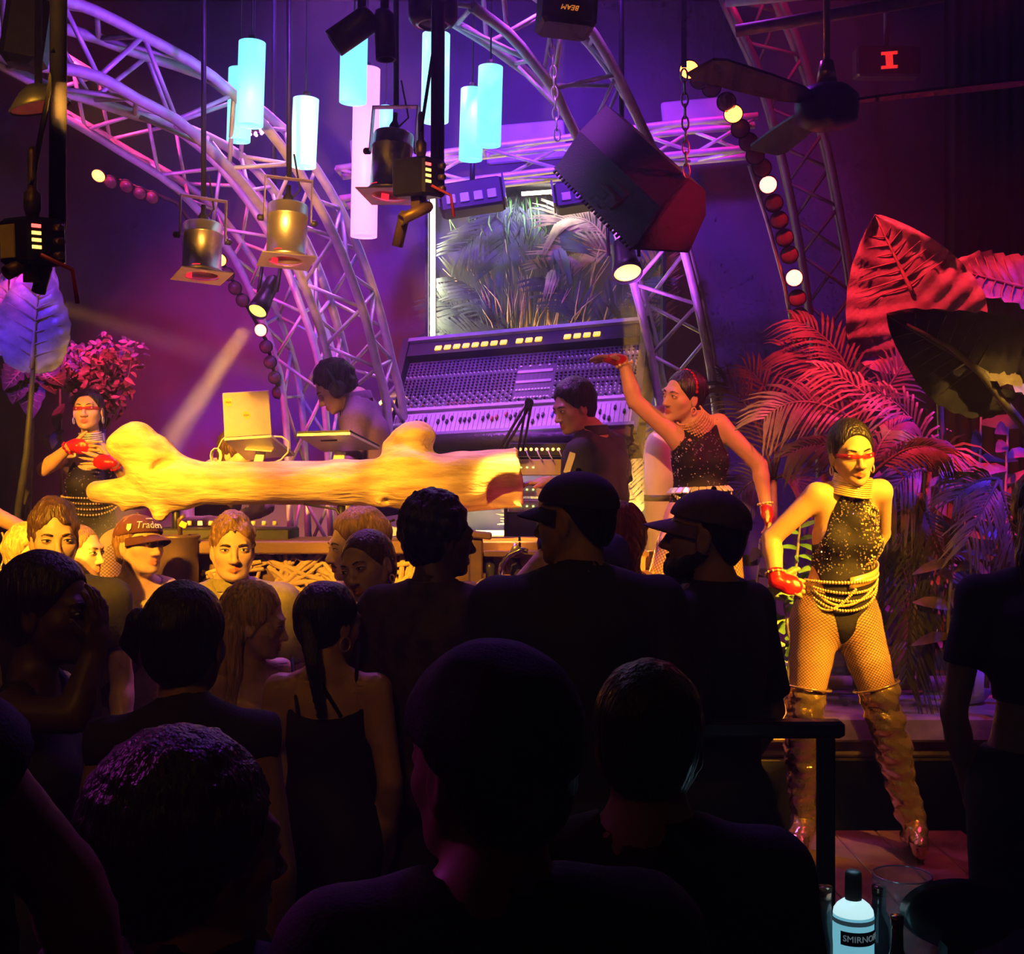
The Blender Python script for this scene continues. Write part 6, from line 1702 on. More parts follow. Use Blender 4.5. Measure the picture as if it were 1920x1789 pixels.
sequins(suit, p, 380, .004, GEM, 3, fwd=nrm((-.4, -1, 0)))
choker(p, GOLD, P(1292, 778, d - .02), P(1306, 800, d + .02), .062, .078, 7, .0050, beads=True)
for i in range(15):
    ang = -.3 + 3.7 * i / 14; c = waist_pt(p, ang, P(0, 918, d).z, .140, .112)
    Rr = frame((c - Vector(p.hipc)).normalized()); MB().box(c, (.032, .036, .008), Rr, ch=.003).build('belt_link', SILVER, p.root)
for q_ in range(2):
    mb = MB()
    for k in range(30): s_ = k / 29; mb.ball(waist_pt(p, .2 + 2.6 * s_, P(0, 925, d).z - (.05 + .04 * q_) * math.sin(math.pi * s_), .143, .118), .0055, 5, 4)
    mb.build('waist_chain', SILVER, p.root, kind='stuff')
mb = MB()
for k in range(15): a = math.pi * (k / 14); mb.ball(Vector(p.hp(math.cos(a) * .086, -.005, .03 + math.sin(a) * .090)), .0075, 6, 4)
mb.tube([Vector(p.hp(math.cos(math.pi * k / 14) * .085, -.005, .03 + math.sin(math.pi * k / 14) * .089)) for k in range(15)], .004, 5).build('headband', GEMR, p.root)
bracelet(p, p.J['wrR'] * .9 + p.J['elR'] * .1, p.J['wrR'] - p.J['elR'], .034, GOLD, 9, .0085); bracelet(p, p.J['wrL'] * .93 + p.J['elL'] * .07, p.J['wrL'] - p.J['elL'], .033, GOLD)
p.garment('glove', RED_GLOVE, ['handR'], off=.0035, h=.005, label='red fingerless glove'); p.garment('glove', RED_GLOVE, ['handL'], off=.0035, h=.005, label='red fingerless glove')
p.garment('fishnet_tights', NET, ['thigh*', 'calf*'], off=.0028, h=.010, cuts=[p.cut_above(P(0, 1010, d).z)], wrap=leg_wrap(p, .018))
for n in 'RL':
    p.garment('boot', BOOT, ['foot' + n], off=.012, h=.009, extra=[cap(p.J['ank' + n], p.J['ank' + n] * .6 + p.J['knee' + n] * .4, .045, .060, bl=.01, flat=True)], noise=(.006, 45, 2, (1, 1, 1.5))); stiletto(p, n, .622, BOOT)
hoop(p, 1, GOLD, .014); hoop(p, -1, GOLD, .014)

# ------------------------------------------------------------------ dancer behind the log fork
d = 6.55
J = dict(shR=P(132, 852, d), shL=P(212, 852, d), neck=P(172, 838, d), elR=P(82, 880, d - .16), wrR=P(133, 836, d - .22), elL=P(246, 905, d - .08), wrL=P(212, 868, d - .24))
p = Person('dancer behind the log fork with both hands crossed at her chest', g='f', H=1.66, base=(P(170, 0, d).x, d, .62), yaw=-4, tone='tan', joints=J, head=P(165, 769, d - .02), head_yaw=-14, head_pitch=4, head_roll=2,
           h=.010, hf=.0038, lips=(.72, .36, .28))
p.hand('R', d=(1, -.1, -.10), palm=(0, 1, .1), curl=.06, spread=.16, thumb=(0, 0, 1), size=1.05, thumb_curl=.2)
p.hand('L', d=(-1, -.1, .06), palm=(0, 1, .1), curl=.10, spread=.30, thumb=(0, 0, 1), size=1.05)
p.body(); p.brows(HAIR_BLACK)
p.hair(HAIR_BLACK, thick=.008, amp=.001, freq=90, line=.008, extra=[ell(p.hp(0, -.11, .03), A((.035, .035, .035)), bl=.02)], h=.005)
suit = p.garment('bodysuit', BLACK_SEQ, ['torso', 'pelvis', 'breast'], off=.005, h=.0075, cuts=[((0, 0, -1), -(p.hipc[2] - .06))], subs=[ell(p.J['neck'] + p.chest_f * .06 - A((0, 0, .04)), (.085, .08, .085), bl=.008, op='s')] + p.armholes(.075, .02))
sequins(suit, p, 240, .004, GEM, 4)
p.garment('fishnet_tights', NET, ['thigh*', 'calf*'], off=.0028, h=.010, cuts=[p.cut_above(p.hipc[2])], wrap=leg_wrap(p, .018))
for n in 'RL':
    p.garment('glove', RED_GLOVE, ['hand' + n], off=.0035, h=.005, label='red fingerless glove')
    bracelet(p, p.J['wr' + n] * .9 + p.J['el' + n] * .1, p.J['wr' + n] - p.J['el' + n], .034, GEMR, 10, .008)
    for tp, dd_ in p.fingers[n][:4]: MB().tube([Vector(tp) - Vector(dd_) * .004, Vector(tp) + Vector(dd_) * .010, Vector(tp) + Vector(dd_) * .022], [.005, .004, .001], 6).build('nail', NAILM, p.root)
choker(p, SILVER, P(169, 812, d - .01), P(171, 834, d), .056, .066, 7, .0045)
for q_ in range(4):
    mb = MB()
    for k in range(36): s_ = k / 35; mb.ball(waist_pt(p, -.2 + 3.5 * s_, P(0, 930, d).z - (.01 + .03 * q_) * math.sin(math.pi * s_), .150, .122), .0055, 5, 4)
    mb.build('waist_chain', GOLD, p.root, kind='stuff')
hoop(p, -1, SILVER, .018); hoop(p, 1, SILVER, .018); shades(p, LENS_RED)
# ------------------------------------------------------------------ clothes of the crowd
def cloth(name, c, noise=.15, rough=.8, nscale=60): return mat('cloth_' + name, c, rough=rough, noise=noise, nscale=nscale, bump=.25, bscale=250)
BLK = cloth('black', (.014, .013, .015)); NAVY = cloth('navy', (.03, .035, .12)); OLIVE = cloth('olive', (.30, .26, .13)); BEIGE = cloth('sand', (.50, .38, .20)); WHITE = cloth('white', (.62, .60, .58)); CHAR = cloth('charcoal', (.05, .045, .05))
DENIM = cloth('dark_denim', (.03, .035, .06)); YELLOW = cloth('pale_yellow', (.62, .50, .16)); PINKC = cloth('dusty_pink', (.45, .18, .20)); PLUM = cloth('plum', (.16, .09, .16)); KHAKI = cloth('khaki', (.32, .24, .12))
FLORAL = mat('cloth_dark_floral', (.012, .012, .014), rough=.8, color2=(.10, .06, .04), nscale=22, noise=.1, bump=.2, bscale=200)
PLAID = mat('cap_plaid', (.05, .035, .03), rough=.8, color2=(.14, .09, .07), nscale=30, noise=.1)
SHOE = mat('dark_shoe', (.03, .03, .03), rough=.5, noise=.2); SHOEW = mat('white_sneaker', (.6, .58, .6), rough=.5, noise=.1)
CAPBR = cloth('cap_brown', (.13, .04, .03)); CAPBK = cloth('cap_black', (.02, .018, .03)); BAND = cloth('bandana', (.02, .016, .03), noise=.3)
def tee(p, m, sl=.55, hem=-.06, nk=.070, name='shirt', off=.014, seed=1, h=None, subs=()):
    return p.garment(name, m, ['torso', 'pelvis', 'breast', 'yoke'], off=off, sleeves=sl, cuts=[p.cut_below(p.hipc[2] + hem)], subs=[p.scoop(nk, .015, .03)] + list(subs), noise=(.005, 22, seed, (1, 1, .45)), h=h)
def tank(p, m, hem=-.06, nk=.085, name='tank_top', off=.010, seed=2, ah=.078, out=.035):
    return p.garment(name, m, ['torso', 'pelvis', 'breast', 'yoke'], off=off, cuts=[p.cut_below(p.hipc[2] + hem)], subs=[p.scoop(nk, .03, .02)] + p.armholes(ah, out), noise=(.003, 22, seed, (1, 1, .45)))
def trousers(p, m, legs=1.95, waist=.08, name='trousers', off=.014):
    return p.garment(name, m, ['pelvis'], off=off - .004, legs=legs, cuts=[p.cut_above(p.hipc[2] + waist)], noise=(.004, 20, 5, (1, 1, .6)), h=.017)
def shoes(p, m):
    for n in 'RL': p.garment('shoe', m, ['foot' + n], off=.008, h=.014, cuts=[p.cut_above(p.J['ank' + n][2] + .01)])
def collar(p, m, r=.075):
    c = Vector(p.J['neck']) + Vector(p.up) * .015; R = frame(p.up, tuple(p.chest_f))
    MB().lathe([(r, -.015), (r * .93, .028), (r * .86, .030), (r * .92, -.01)], c, R, 24, cap=False).build('collar', m, p.root)
def finish(p, top='tee', m=BLK, leg=DENIM, shoe=SHOE, hands=False, **kw):
    for n in 'RL':
        if n not in getattr(p, 'fingers', {}): p.hand(n, fine=hands)
    p.body()
    o = {'tee': tee, 'tank': tank}[top](p, m, **kw) if top else None
    if leg: trousers(p, leg)
    shoes(p, shoe)
    return o

# --- performers on stage ------------------------------------------------
d = 6.3   # man with headphones
J = dict(neck=P(672, 752, d), shR=P(668, 790, d - .14), shL=P(690, 775, d + .16), elR=P(655, 868, d - .24), wrR=P(632, 880, d - .42), elL=P(665, 870, d + .2), wrL=P(612, 878, d + .02), hipR=P(712, 960, d - .09), hipL=P(715, 958, d + .10))
p = Person('man with big headphones bent over the flat laptop', g='m', H=1.72, base=(P(712, 0, d).x, d, .62), yaw=-78, tone='tan', joints=J, head=P(628, 728, d), head_yaw=-84, head_pitch=-32, h=.0145, hf=.0042)
p.hand('R', d=(-.9, -.3, -.2), palm=(0, 0, -1), curl=.35); p.hand('L', d=(-.9, .1, -.2), palm=(0, 0, -1), curl=.35)
p.body(); p.brows(HAIR_BLACK)
p.hair(HAIR_BLACK, thick=.016, amp=.006, freq=120, tall=.02, line=.014)
tee(p, PLUM, sl=.9, hem=-.05); trousers(p, DENIM); shoes(p, SHOE); collar(p, PLUM, .078)
HPH = mat('headphone_plastic', (.05, .05, .06), rough=.3, noise=.1)
for sg in (1, -1): MB().lathe([(1e-4, -.006), (.040, -.006), (.046, .004), (.042, .026), (.025, .034), (1e-4, .034)], Vector(p.hp(sg * .074, -.002, -.012)), Matrix(p.HR.tolist()) @ euler(0, 90 * sg, 0), 20, cap=False).build('headphone_cup', HPH, p.root)
MB().tube([Vector(p.hp(math.cos(math.pi * k / 12) * .100, -.008, -.005 + math.sin(math.pi * k / 12) * .135)) for k in range(13)], .011, 8).build('headphone_band', HPH, p.root)
MB().tube([Vector(p.hp(.08, .0, -.05)), P(640, 800, d - .12), P(632, 835, d - .2), P(645, 860, d - .2)], .003, 5).build('headphone_cable', BLACKP, p.root)

d = 5.9   # sound engineer
J = dict(neck=P(1112, 815, d), shR=P(1088, 850, d - .13), shL=P(1148, 838, d + .10), elR=P(1092, 935, d - .18), wrR=P(1030, 905, d - .22), elL=P(1165, 930, d + .10), wrL=P(1150, 1000, d - .02))
p = Person('man in black shirt looking down at the audio rack', g='m', H=1.72, base=(P(1125, 0, d).x, d + .02, .62), yaw=-62, tone='brown', joints=J, head=P(1076, 764, d - .02), head_yaw=-58, head_pitch=-16, h=.0145, hf=.0040, hs=1.02)
p.hand('R', d=(-1, -.05, -.02), palm=(0, 0, -1), curl=.25); p.hand('L', fine=False)
p.body(); p.brows(HAIR_BLACK, thick=.0035); p.hair(HAIR_BLACK, thick=.011, amp=.003, freq=110, tall=.016, line=.010, nape=-.06)
tee(p, BLK, sl=.75, hem=-.12); trousers(p, BLK); shoes(p, SHOE); collar(p, BLK, .078)
MB().box(P(1068, 868, d - .20), (.03, .006, .10), euler(0, 18, 0)).build('badge', CONL, p.root)

d = 6.35   # crouching helper behind the laptop
J = dict(neck=P(402, 885, d), shR=P(345, 900, d + .05), shL=P(440, 908, d - .08), elR=P(350, 985, d - .15), wrR=P(392, 978, d - .40), elL=P(500, 950, d - .25), wrL=P(445, 972, d - .42), hipR=P(360, 1020, d + .2), hipL=P(425, 1020, d + .15))
p = Person('helper crouching behind the open laptop, arms under the log', g='m', H=1.68, base=(P(395, 0, d).x, d + .15, .62), yaw=20, tone='fair', joints=J, head=P(447, 850, d - .12), head_yaw=50, head_pitch=-15, h=.019, hf=.005)
p.hand('R', d=(.8, -.5, 0), palm=(0, 0, -1), curl=.4); p.hand('L', d=(-.9, -.3, 0), palm=(0, 0, -1), curl=.4)
p.body(); p.brows(HAIR_BROWN); p.hair(HAIR_BROWN, thick=.012, amp=.003); tank(p, PLUM); trousers(p, DENIM); shoes(p, SHOE)

d = 5.9   # performer at the left edge
J = dict(shL=P(-20, 962, d), elL=P(30, 985, d - .12), wrL=P(62, 1012, d - .3))
p = Person('performer at the left edge, only a lit bent arm showing', g='f', H=1.66, base=(P(-75, 0, d).x, d, .62), yaw=10, tone='tan', joints=J, h=.019, hf=.005)
p.hand('L', d=(.5, -.6, -.5), palm=(0, 0, -1), curl=.3); p.hand('R', fine=False)
p.body(); p.hair(HAIR_BLACK, thick=.009, amp=.001); tank(p, BLACK_SEQ); p.garment('shorts', BLACK_SEQ, ['pelvis'], off=.006, cuts=[p.cut_above(p.hipc[2] + .06)]); shoes(p, SHOE)
mb = MB()
for k in range(40): mb.ball(P(4 + 3 * math.sin(k * .4), 1000 + k * 2.4, d - .14), .006, 5, 4)
mb.build('hanging_bead_chain', GOLD, p.root, kind='stuff')

# --- first row lit by the amber spots -----------------------------------
p = crowd('curly haired man with faded sides facing the camera at far left', 102, 1009, 4.2, 'm', yaw=6, tone='fair', head_pitch=-4, h=.018, hf=.0042)
finish(p, 'tee', CHAR); p.brows(HAIR_BROWN, thick=.0035); p.hair(HAIR_BROWN, thick=.012, amp=.007, freq=95, tall=.012, line=.014, nape=-.03, sides=.004, h=.005)
p = crowd('blond man half hidden behind the curly haired man', 58, 1042, 4.7, 'm', yaw=25, tone='fair', h=.019, hf=.005)
finish(p, 'tee', YELLOW); p.brows(HAIR_BLOND); p.hair(HAIR_BLOND, thick=.016, amp=.005)
p = crowd('shaven headed man in a white shirt behind the curly haired man', 150, 1036, 5.15, 'm', yaw=55, tone='fair', h=.019, hf=.005)
finish(p, 'tee', WHITE); p.brows(HAIR_LIGHT); p.hair(HAIR_LIGHT, thick=.003, amp=.0006)
# capped man
p = crowd('man in a brown cap and sand tank top looking aside', 262, 1023, 4.75, 'm', yaw=14, tone='fair', head_yaw=38, head_pitch=6, head_roll=-4, h=.0145, hf=.0038)
finish(p, 'tank', BEIGE, leg=None); trousers(p, YELLOW, legs=.9, name='shorts'); p.brows(HAIR_LIGHT)
p.hair(HAIR_LIGHT, thick=.008, amp=.004, line=-.004, nape=-.085)
p.cap_hat(CAPBR, CAPBR)
def cap_fn(p, yaw0, z0, r=.0895, ry=.112):
    def fn(x, y, z):
        a = yaw0 + x / .098
        zz = z0 + y; k = math.sqrt(max(.05, 1 - ((zz - .036) / .088) ** 2))
        return Vector(p.hp(-math.sin(a) * (r * k + .0015 + z), -.010 + math.cos(a) * (ry * k + .0015 + z), zz))
    return fn
EMB = mat('white_embroidery', (.85, .82, .72), rough=.6, noise=.06)
def lettering_flip(p, body, size, yaw0, z0, shear):
    me = text_mesh(body, size, .0012, shear); fn = cap_fn(p, yaw0, z0)
    for v in me.vertices: v.co = fn(-v.co.x * -1, v.co.y, v.co.z)
    me.materials.clear(); me.materials.append(EMB); o = bpy.data.objects.new('cap_lettering', me); put(o, p.root); return o
lettering_flip(p, 'Traders', .040, -0.22, .072, .25); lettering_flip(p, 'LAS VEGAS', .009, -0.12, .098, .1)
mb = MB(); fn = cap_fn(p, -1.12, .066); poly = [(-.009, .014), (-.004, .011), (0, .014), (.004, .011), (.009, .014), (.009, -.006), (0, -.016), (-.009, -.006)]
mb.add([fn(x, y, .001) for x, y in poly] + [fn(x, y, .003) for x, y in poly], [tuple(range(8)), tuple(range(15, 7, -1))] + [(i, (i + 1) % 8, 8 + (i + 1) % 8, 8 + i) for i in range(8)]).build('cap_patch', EMB, p.root)
sh = p.J['shL']; MB().tube([Vector(p.J['neck'] * .45 + sh * .55 + p.up * .035), Vector(p.J['neck'] * .5 + sh * .5 + p.chest_f * .13 - A((0, 0, .10))), Vector(p.hipc + p.chest_f * .14 + A((0, 0, .28))), Vector(p.hipc + p.hip_x * .17 + p.chest_f * .06 + A((0, 0, .10)))], [.022, .024, .024, .022], 6).build('bag_strap', cloth('strap', (.16, .09, .10)), p.root)
# olive polo man
p = crowd('stern man in an olive polo shirt before the stick panel', 436, 1028, 4.5, 'm', yaw=2, tone='fair', head_yaw=4, head_pitch=-2, h=.0145, hf=.0036)
finish(p, 'tee', OLIVE, sl=.8, nk=.062); collar(p, OLIVE, .080); p.brows(HAIR_BROWN, thick=.0042, lift=-.003); p.hair(HAIR_LIGHT, thick=.012, amp=.006, freq=110, tall=.008, line=.014, sides=.004, nape=-.05, h=.005)
for c_, r_ in ((p.hp(0, .078, -.098), .03),): pass
# blond woman
p = crowd('blond woman in a yellow strapless dress seen in profile', 480, 1168, 4.0, 'f', yaw=40, tone='fair', head_yaw=80, head_pitch=-8, h=.0145, hf=.004,
          joints=None)
p.J
finish(p, None, None, leg=None, shoe=SHOEW); p.brows(HAIR_BLOND)
hx = p.strand([(.0, -.05, .06), (-.05, -.075, -.02), (-.055, -.085, -.14), (-.05, -.09, -.25), (-.04, -.08, -.33)], [.05, .05, .045, .04, .015]) + p.strand([(.02, -.06, .05), (.06, -.07, -.04), (.065, -.06, -.16), (.06, -.05, -.29), (.05, -.04, -.36)], [.05, .045, .042, .035, .012])
p.hair(HAIR_BLOND, thick=.016, amp=.006, freq=70, stretch=(1, 1, .2), line=.008, tall=.012, extra=hx)
p.garment('dress', YELLOW, ['torso', 'pelvis', 'breast'], off=.010, cuts=[p.cut_above(p.hipc[2] + .68 * p.Lt), p.cut_below(p.hipc[2] - .40)], extra=[cap(p.hipc, p.hipc - A((0, 0, .45)), .155, .20, bl=.05)], noise=(.006, 26, 4, (1, 1, .3)))
# moustached man behind
p = crowd('moustached man in profile with combed back hair', 668, 1026, 4.4, 'm', yaw=-60, tone='fair', head_yaw=-75, head_pitch=-4, h=.018, hf=.004)
finish(p, 'tee', YELLOW); p.brows(HAIR_BROWN, thick=.0035); p.hair(HAIR_LIGHT, thick=.016, amp=.004, freq=80, stretch=(1, .3, 1), tall=.015, line=.008)
MB().tube([Vector(p.hp(x, y, z)) for x, y, z in ((-.024, .080, -.066), (-.010, .093, -.0575), (.010, .093, -.0575), (.024, .080, -.066))], [.002, .0045, .0045, .002], 6).build('moustache', HAIR_BROWN, p.root)
# smiling woman
p = crowd('smiling woman with slicked hair and low bun looking down', 690, 1062, 3.95, 'f', yaw=-20, tone='fair', head_yaw=-36, head_pitch=-6, head_roll=14, h=.016, hf=.0038, hs=1.02, lips=(.78, .36, .34))
finish(p, 'tank', BLK); p.brows(HAIR_BROWN); p.hair(HAIR_BROWN, thick=.006, amp=.0008, freq=90, line=.008, extra=[ell(p.hp(.02, -.105, .005), A((.038, .036, .042)), bl=.02)], h=.005)
hoop(p, -1, GOLD, .012); hoop(p, 1, GOLD, .012)
# red haired woman
p = crowd('woman with loose red hair behind the black capped man', 1168, 1012, 4.4, 'f', yaw=150, tone='fair', h=.018, hf=.005)
hx = p.strand([(0, -.07, .05), (-.03, -.10, -.05), (-.03, -.11, -.16), (-.02, -.10, -.25)], [.06, .06, .055, .02]) + p.strand([(.02, -.06, .05), (.06, -.08, -.06), (.07, -.08, -.17), (.08, -.07, -.26)], [.055, .05, .045, .015])
finish(p, 'tank', PINKC, leg=None); p.hair(HAIR_RED, thick=.022, amp=.010, freq=70, line=.008, tall=.01, extra=hx)
p.garment('skirt', PINKC, ['pelvis'], off=.012, cuts=[p.cut_above(p.hipc[2] + .1), p.cut_below(p.hipc[2] - .45)], extra=[cap(p.hipc, p.hipc - A((0, 0, .45)), .16, .22, bl=.05)], noise=(.006, 26, 4, (1, 1, .3)))
# man in navy tee with bent arm
d = 3.95
p = crowd('man in a navy shirt with bent bare forearm behind the black capped man', 1078, 968, d, 'm', yaw=120, tone='fair', h=.018, hf=.005,
          joints=dict(shL=P(1052, 1030, d), elL=P(962, 1120, d), wrL=P(1000, 1190, d - .1), shR=P(1140, 1040, d + .2)))
finish(p, 'tee', NAVY, sl=.18); p.hair(HAIR_BROWN, thick=.010, amp=.003)

# --- dark second row ----------------------------------------------------
p = crowd('tall man with short afro and dark floral shirt seen from behind', 826, 1010, 3.7, 'm', yaw=150, tone='dark', head_yaw=112, h=.016, hf=.004, hs=1.0)
finish(p, 'tee', FLORAL, sl=.85); p.hair(HAIR_BLACK, thick=.016, amp=.005, freq=170, tall=.02, line=.014, nape=-.06, h=.005); collar(p, FLORAL, .082); p.brows(HAIR_BLACK)
p = crowd('broad man in a black curved-brim cap turned away to the left', 1078, 974, 3.25, 'm', yaw=-165, tone='brown', head_yaw=-118, h=.016, hf=.0042, hs=1.06, w=1.12)
finish(p, 'tee', BLK, sl=.95, nk=.062); p.cap_hat(CAPBK, CAPBK); p.hair(HAIR_BLACK, thick=.003, amp=.0006, line=-.04, nape=-.045); p.brows(HAIR_BLACK)
p = crowd('bearded man in a plaid cap in profile facing left', 1322, 1004, 3.5, 'm', yaw=-120, tone='brown', head_yaw=-96, head_pitch=6, h=.016, hf=.0042, hs=1.10, w=1.0)
finish(p, 'tee', BLK, sl=.9); collar(p, BLK, .085); p.cap_hat(PLAID, PLUM); p.hair(HAIR_BLACK, thick=.003, amp=.0006, line=-.03, nape=-.05); p.brows(HAIR_BLACK)
q, R = p.hs, p.HR.T
v, f = sdf_mesh([ell(p.hp(0, .040, -.088), A((.052, .052, .040)) * q, R, bl=.02), cap(p.hp(.058, .0, -.05), p.hp(.035, .06, -.09), .022, .024, bl=.02), cap(p.hp(-.058, .0, -.05), p.hp(-.035, .06, -.09), .022, .024, bl=.02), cap(p.hp(0, .072, -.10), p.hp(0, .062, -.125), .026, .016, bl=.02),
    cap(p.hp(-.02, .086, -.060), p.hp(.02, .086, -.060), .006, .006, bl=.01), ell(p.hp(0, .10, -.0715), A((.024, .02, .0085)), R, bl=.004, op='s')], .0045, noise=(.003, 200, 3, (1, 1, 1)))
mesh_np('beard', v, f, HAIR_BLACK, p.root)
d = 3.55
p = crowd('woman with a long black braid and open back dress', 618, 1168, d, 'f', yaw=172, tone='tan', head_yaw=132, head_pitch=-6, h=.013, hf=.004)
finish(p, None, None, leg=None); p.brows(HAIR_BLACK)
br = []
for k in range(15):
    t_ = k / 14; c = p.hp(-.012 + .02 * math.sin(t_ * 2), -.108 - .02 * t_, .02 - .42 * t_) if False else A(P(572 + 30 * t_, 1150 + 190 * t_, d - .07 - .07 * min(1, t_ * 2)))
    br.append(ell(c, A((.026, .024, .022)) * (1.15 - .55 * t_), bl=.006))
p.hair(HAIR_BLACK, thick=.010, amp=.0015, freq=90, line=.008, extra=[ell(A(P(578, 1146, d - .02)), A((.042, .042, .05)), bl=.02)] + br, h=.006)
p.garment('dress', BLK, ['torso', 'pelvis', 'breast'], off=.009, cuts=[p.cut_below(p.hipc[2] - .75), ((A((0, -.5, 1)) / 1.118), float(np.dot(A((0, -.5, 1)) / 1.118, A(P(600, 1345, d - .11)))))], extra=[cap(p.hipc, p.hipc - A((0, 0, .7)), .15, .16, bl=.05)], noise=(.004, 24, 6, (1, 1, .3)))
for a, b in ((P(548, 1235, d + .02), P(560, 1345, d - .12)), (P(585, 1250, d - .10), P(640, 1345, d - .11)), (P(672, 1205, d - .03), P(665, 1345, d - .08))): MB().tube([a, a.lerp(b, .5) + Vector((0, -.008, 0)), b], .006, 6).build('dress_strap', BLK, p.root)
hoop(p, -1, GOLD, .02); hoop(p, 1, GOLD, .02)
d = 2.55
p = crowd('woman with a black ponytail and square sleeveless top seen from behind', 348, 1205, d, 'f', yaw=176, tone='brown', head_yaw=158, h=.016, hf=.0045, hs=1.05)
finish(p, None, None, leg=DENIM); hx = [cap(A(P(298, 1178, d)), A(P(262, 1166, d + .01)), .024, .026, bl=.01), cap(A(P(262, 1166, d + .01)), A(P(244, 1205, d + .02)), .026, .020, bl=.01), cap(A(P(244, 1205, d + .02)), A(P(256, 1245, d + .02)), .020, .005, bl=.01)]
p.hair(HAIR_BLACK, thick=.008, amp=.002, freq=90, tall=.006, line=.012, extra=hx)
p.garment('sleeveless_top', BLK, ['torso', 'pelvis', 'breast', 'yoke'], off=.014, cuts=[p.cut_below(p.hipc[2] - .05)], extra=[cap(p.J['shR'] + p.up * .0, p.J['shR'] + p.chest_x * .05, .058, .05, bl=.02, flat=True), cap(p.J['shL'], p.J['shL'] - p.chest_x * .05, .058, .05, bl=.02, flat=True)], noise=(.004, 20, 7, (1, 1, .4)))
MB().tube([Vector(p.hp(-.082, -.01, .0)), Vector(p.hp(-.082, .05, .003)), Vector(p.hp(-.075, .09, .003))], .003, 5).build('spectacle_arm', BLACKP, p.root)
d = 2.75
p = crowd('dark skinned woman in a black tank top turned toward the stage at left', 94, 1146, d, 'f', yaw=70, tone='dark', head_yaw=58, h=.016, hf=.004, hs=1.05,
          joints=dict(elR=P(138, 1345, d - .12), wrR=P(176, 1222, d - .05)))
p.hand('R', d=(.15, 0, 1), palm=(-1, .3, 0), curl=.3)
finish(p, 'tank', BLK); p.hair(HAIR_BLACK, thick=.010, amp=.0015, freq=90, line=.008, tall=.01, extra=[ell(p.hp(0, -.11, -.02), A((.04, .04, .045)), bl=.02)]); p.brows(HAIR_BLACK)
d = 3.3
p = crowd('woman in a dark crop top with bare waist at the right picture edge', 1962, 962, d, 'f', yaw=172, tone='brown', h=.016, hf=.005, joints=None)
finish(p, None, None, leg=None); p.hair(HAIR_BLACK, thick=.014, amp=.003, extra=p.strand([(0, -.08, .0), (0, -.11, -.12), (0, -.11, -.28)], [.06, .06, .03]))
p.garment('crop_top', BLK, ['torso', 'breast', 'yoke'], off=.010, sleeves=.6, cuts=[p.cut_below(P(0, 1312, d).z)], subs=[p.scoop(.07, .02, .03)])
p.garment('trousers', BLK, ['pelvis', 'torso'], off=.014, legs=1.95, cuts=[p.cut_above(P(0, 1398, d).z)])

# --- foreground silhouettes ----------------------------------------------
d = 1.42
p = crowd('foreground person wearing a dark bandana, largest head in the picture', 915, 1436, d, 'm', yaw=-172, tone='brown', head_yaw=-142, h=.018, hf=.005, hs=1.03, w=1.05)
finish(p, 'tee', BLK, sl=.9); p.hair(HAIR_BLACK, thick=.008, amp=.002, line=-.01, nape=-.09)
v, f = sdf_mesh([ell(p.hp(0, -.013, .038), (A((.0745, .095, .085)) + .021) * p.hs, p.HR.T, bl=.02)], .007, cuts=[(p.HR @ A((0, .25, -.97)), float(np.dot(p.HR @ A((0, .25, -.97)), p.J['head'])) - .030 * p.hs)], noise=(.002, 60, 2, (1, 1, 1)))
mesh_np('bandana', v, f, BAND, p.root); MB().tube([Vector(p.hp(.084, .0, .0)), Vector(p.hp(.084, .06, .002)), Vector(p.hp(.06, .098, .0))], .003, 5).build('spectacle_arm', SILVER, p.root)
d = 1.85
p = crowd('foreground man with cropped hair seen from behind, next to the bandana', 1217, 1386, d, 'm', yaw=178, tone='brown', h=.018, hf=.005, hs=1.0, w=1.05)
finish(p, 'tee', BLK, sl=.9); p.hair(HAIR_BLACK, thick=.008, amp=.002, freq=160, nape=-.05)
d = 1.65
p = crowd('foreground person with glasses at lower left, head turned right', 372, 1596, d, 'm', yaw=150, tone='brown', head_yaw=112, h=.018, hf=.005, hs=1.12)
finish(p, 'tee', BLK, sl=.9); p.hair(HAIR_BLACK, thick=.022, amp=.004, nape=-.08, tall=.015)
MB().tube([Vector(p.hp(-.078, .0, .0)), Vector(p.hp(-.078, .06, .003)), Vector(p.hp(-.06, .095, .003))], .0025, 5).build('spectacle_arm', BLACKP, p.root)
d = 1.25
p = crowd('person cut off by the left picture edge, only a rim lit arm showing', -300, 1180, d, 'm', yaw=160, tone='brown', h=.016, hf=.008, detail=False,
          joints=dict(shR=P(-95, 1430, d), elR=P(120, 1650, d + .1), wrR=P(200, 1900, d + .1)))
finish(p, 'tee', BLK, sl=.12); p.hair(HAIR_BLACK, thick=.012, amp=.003)
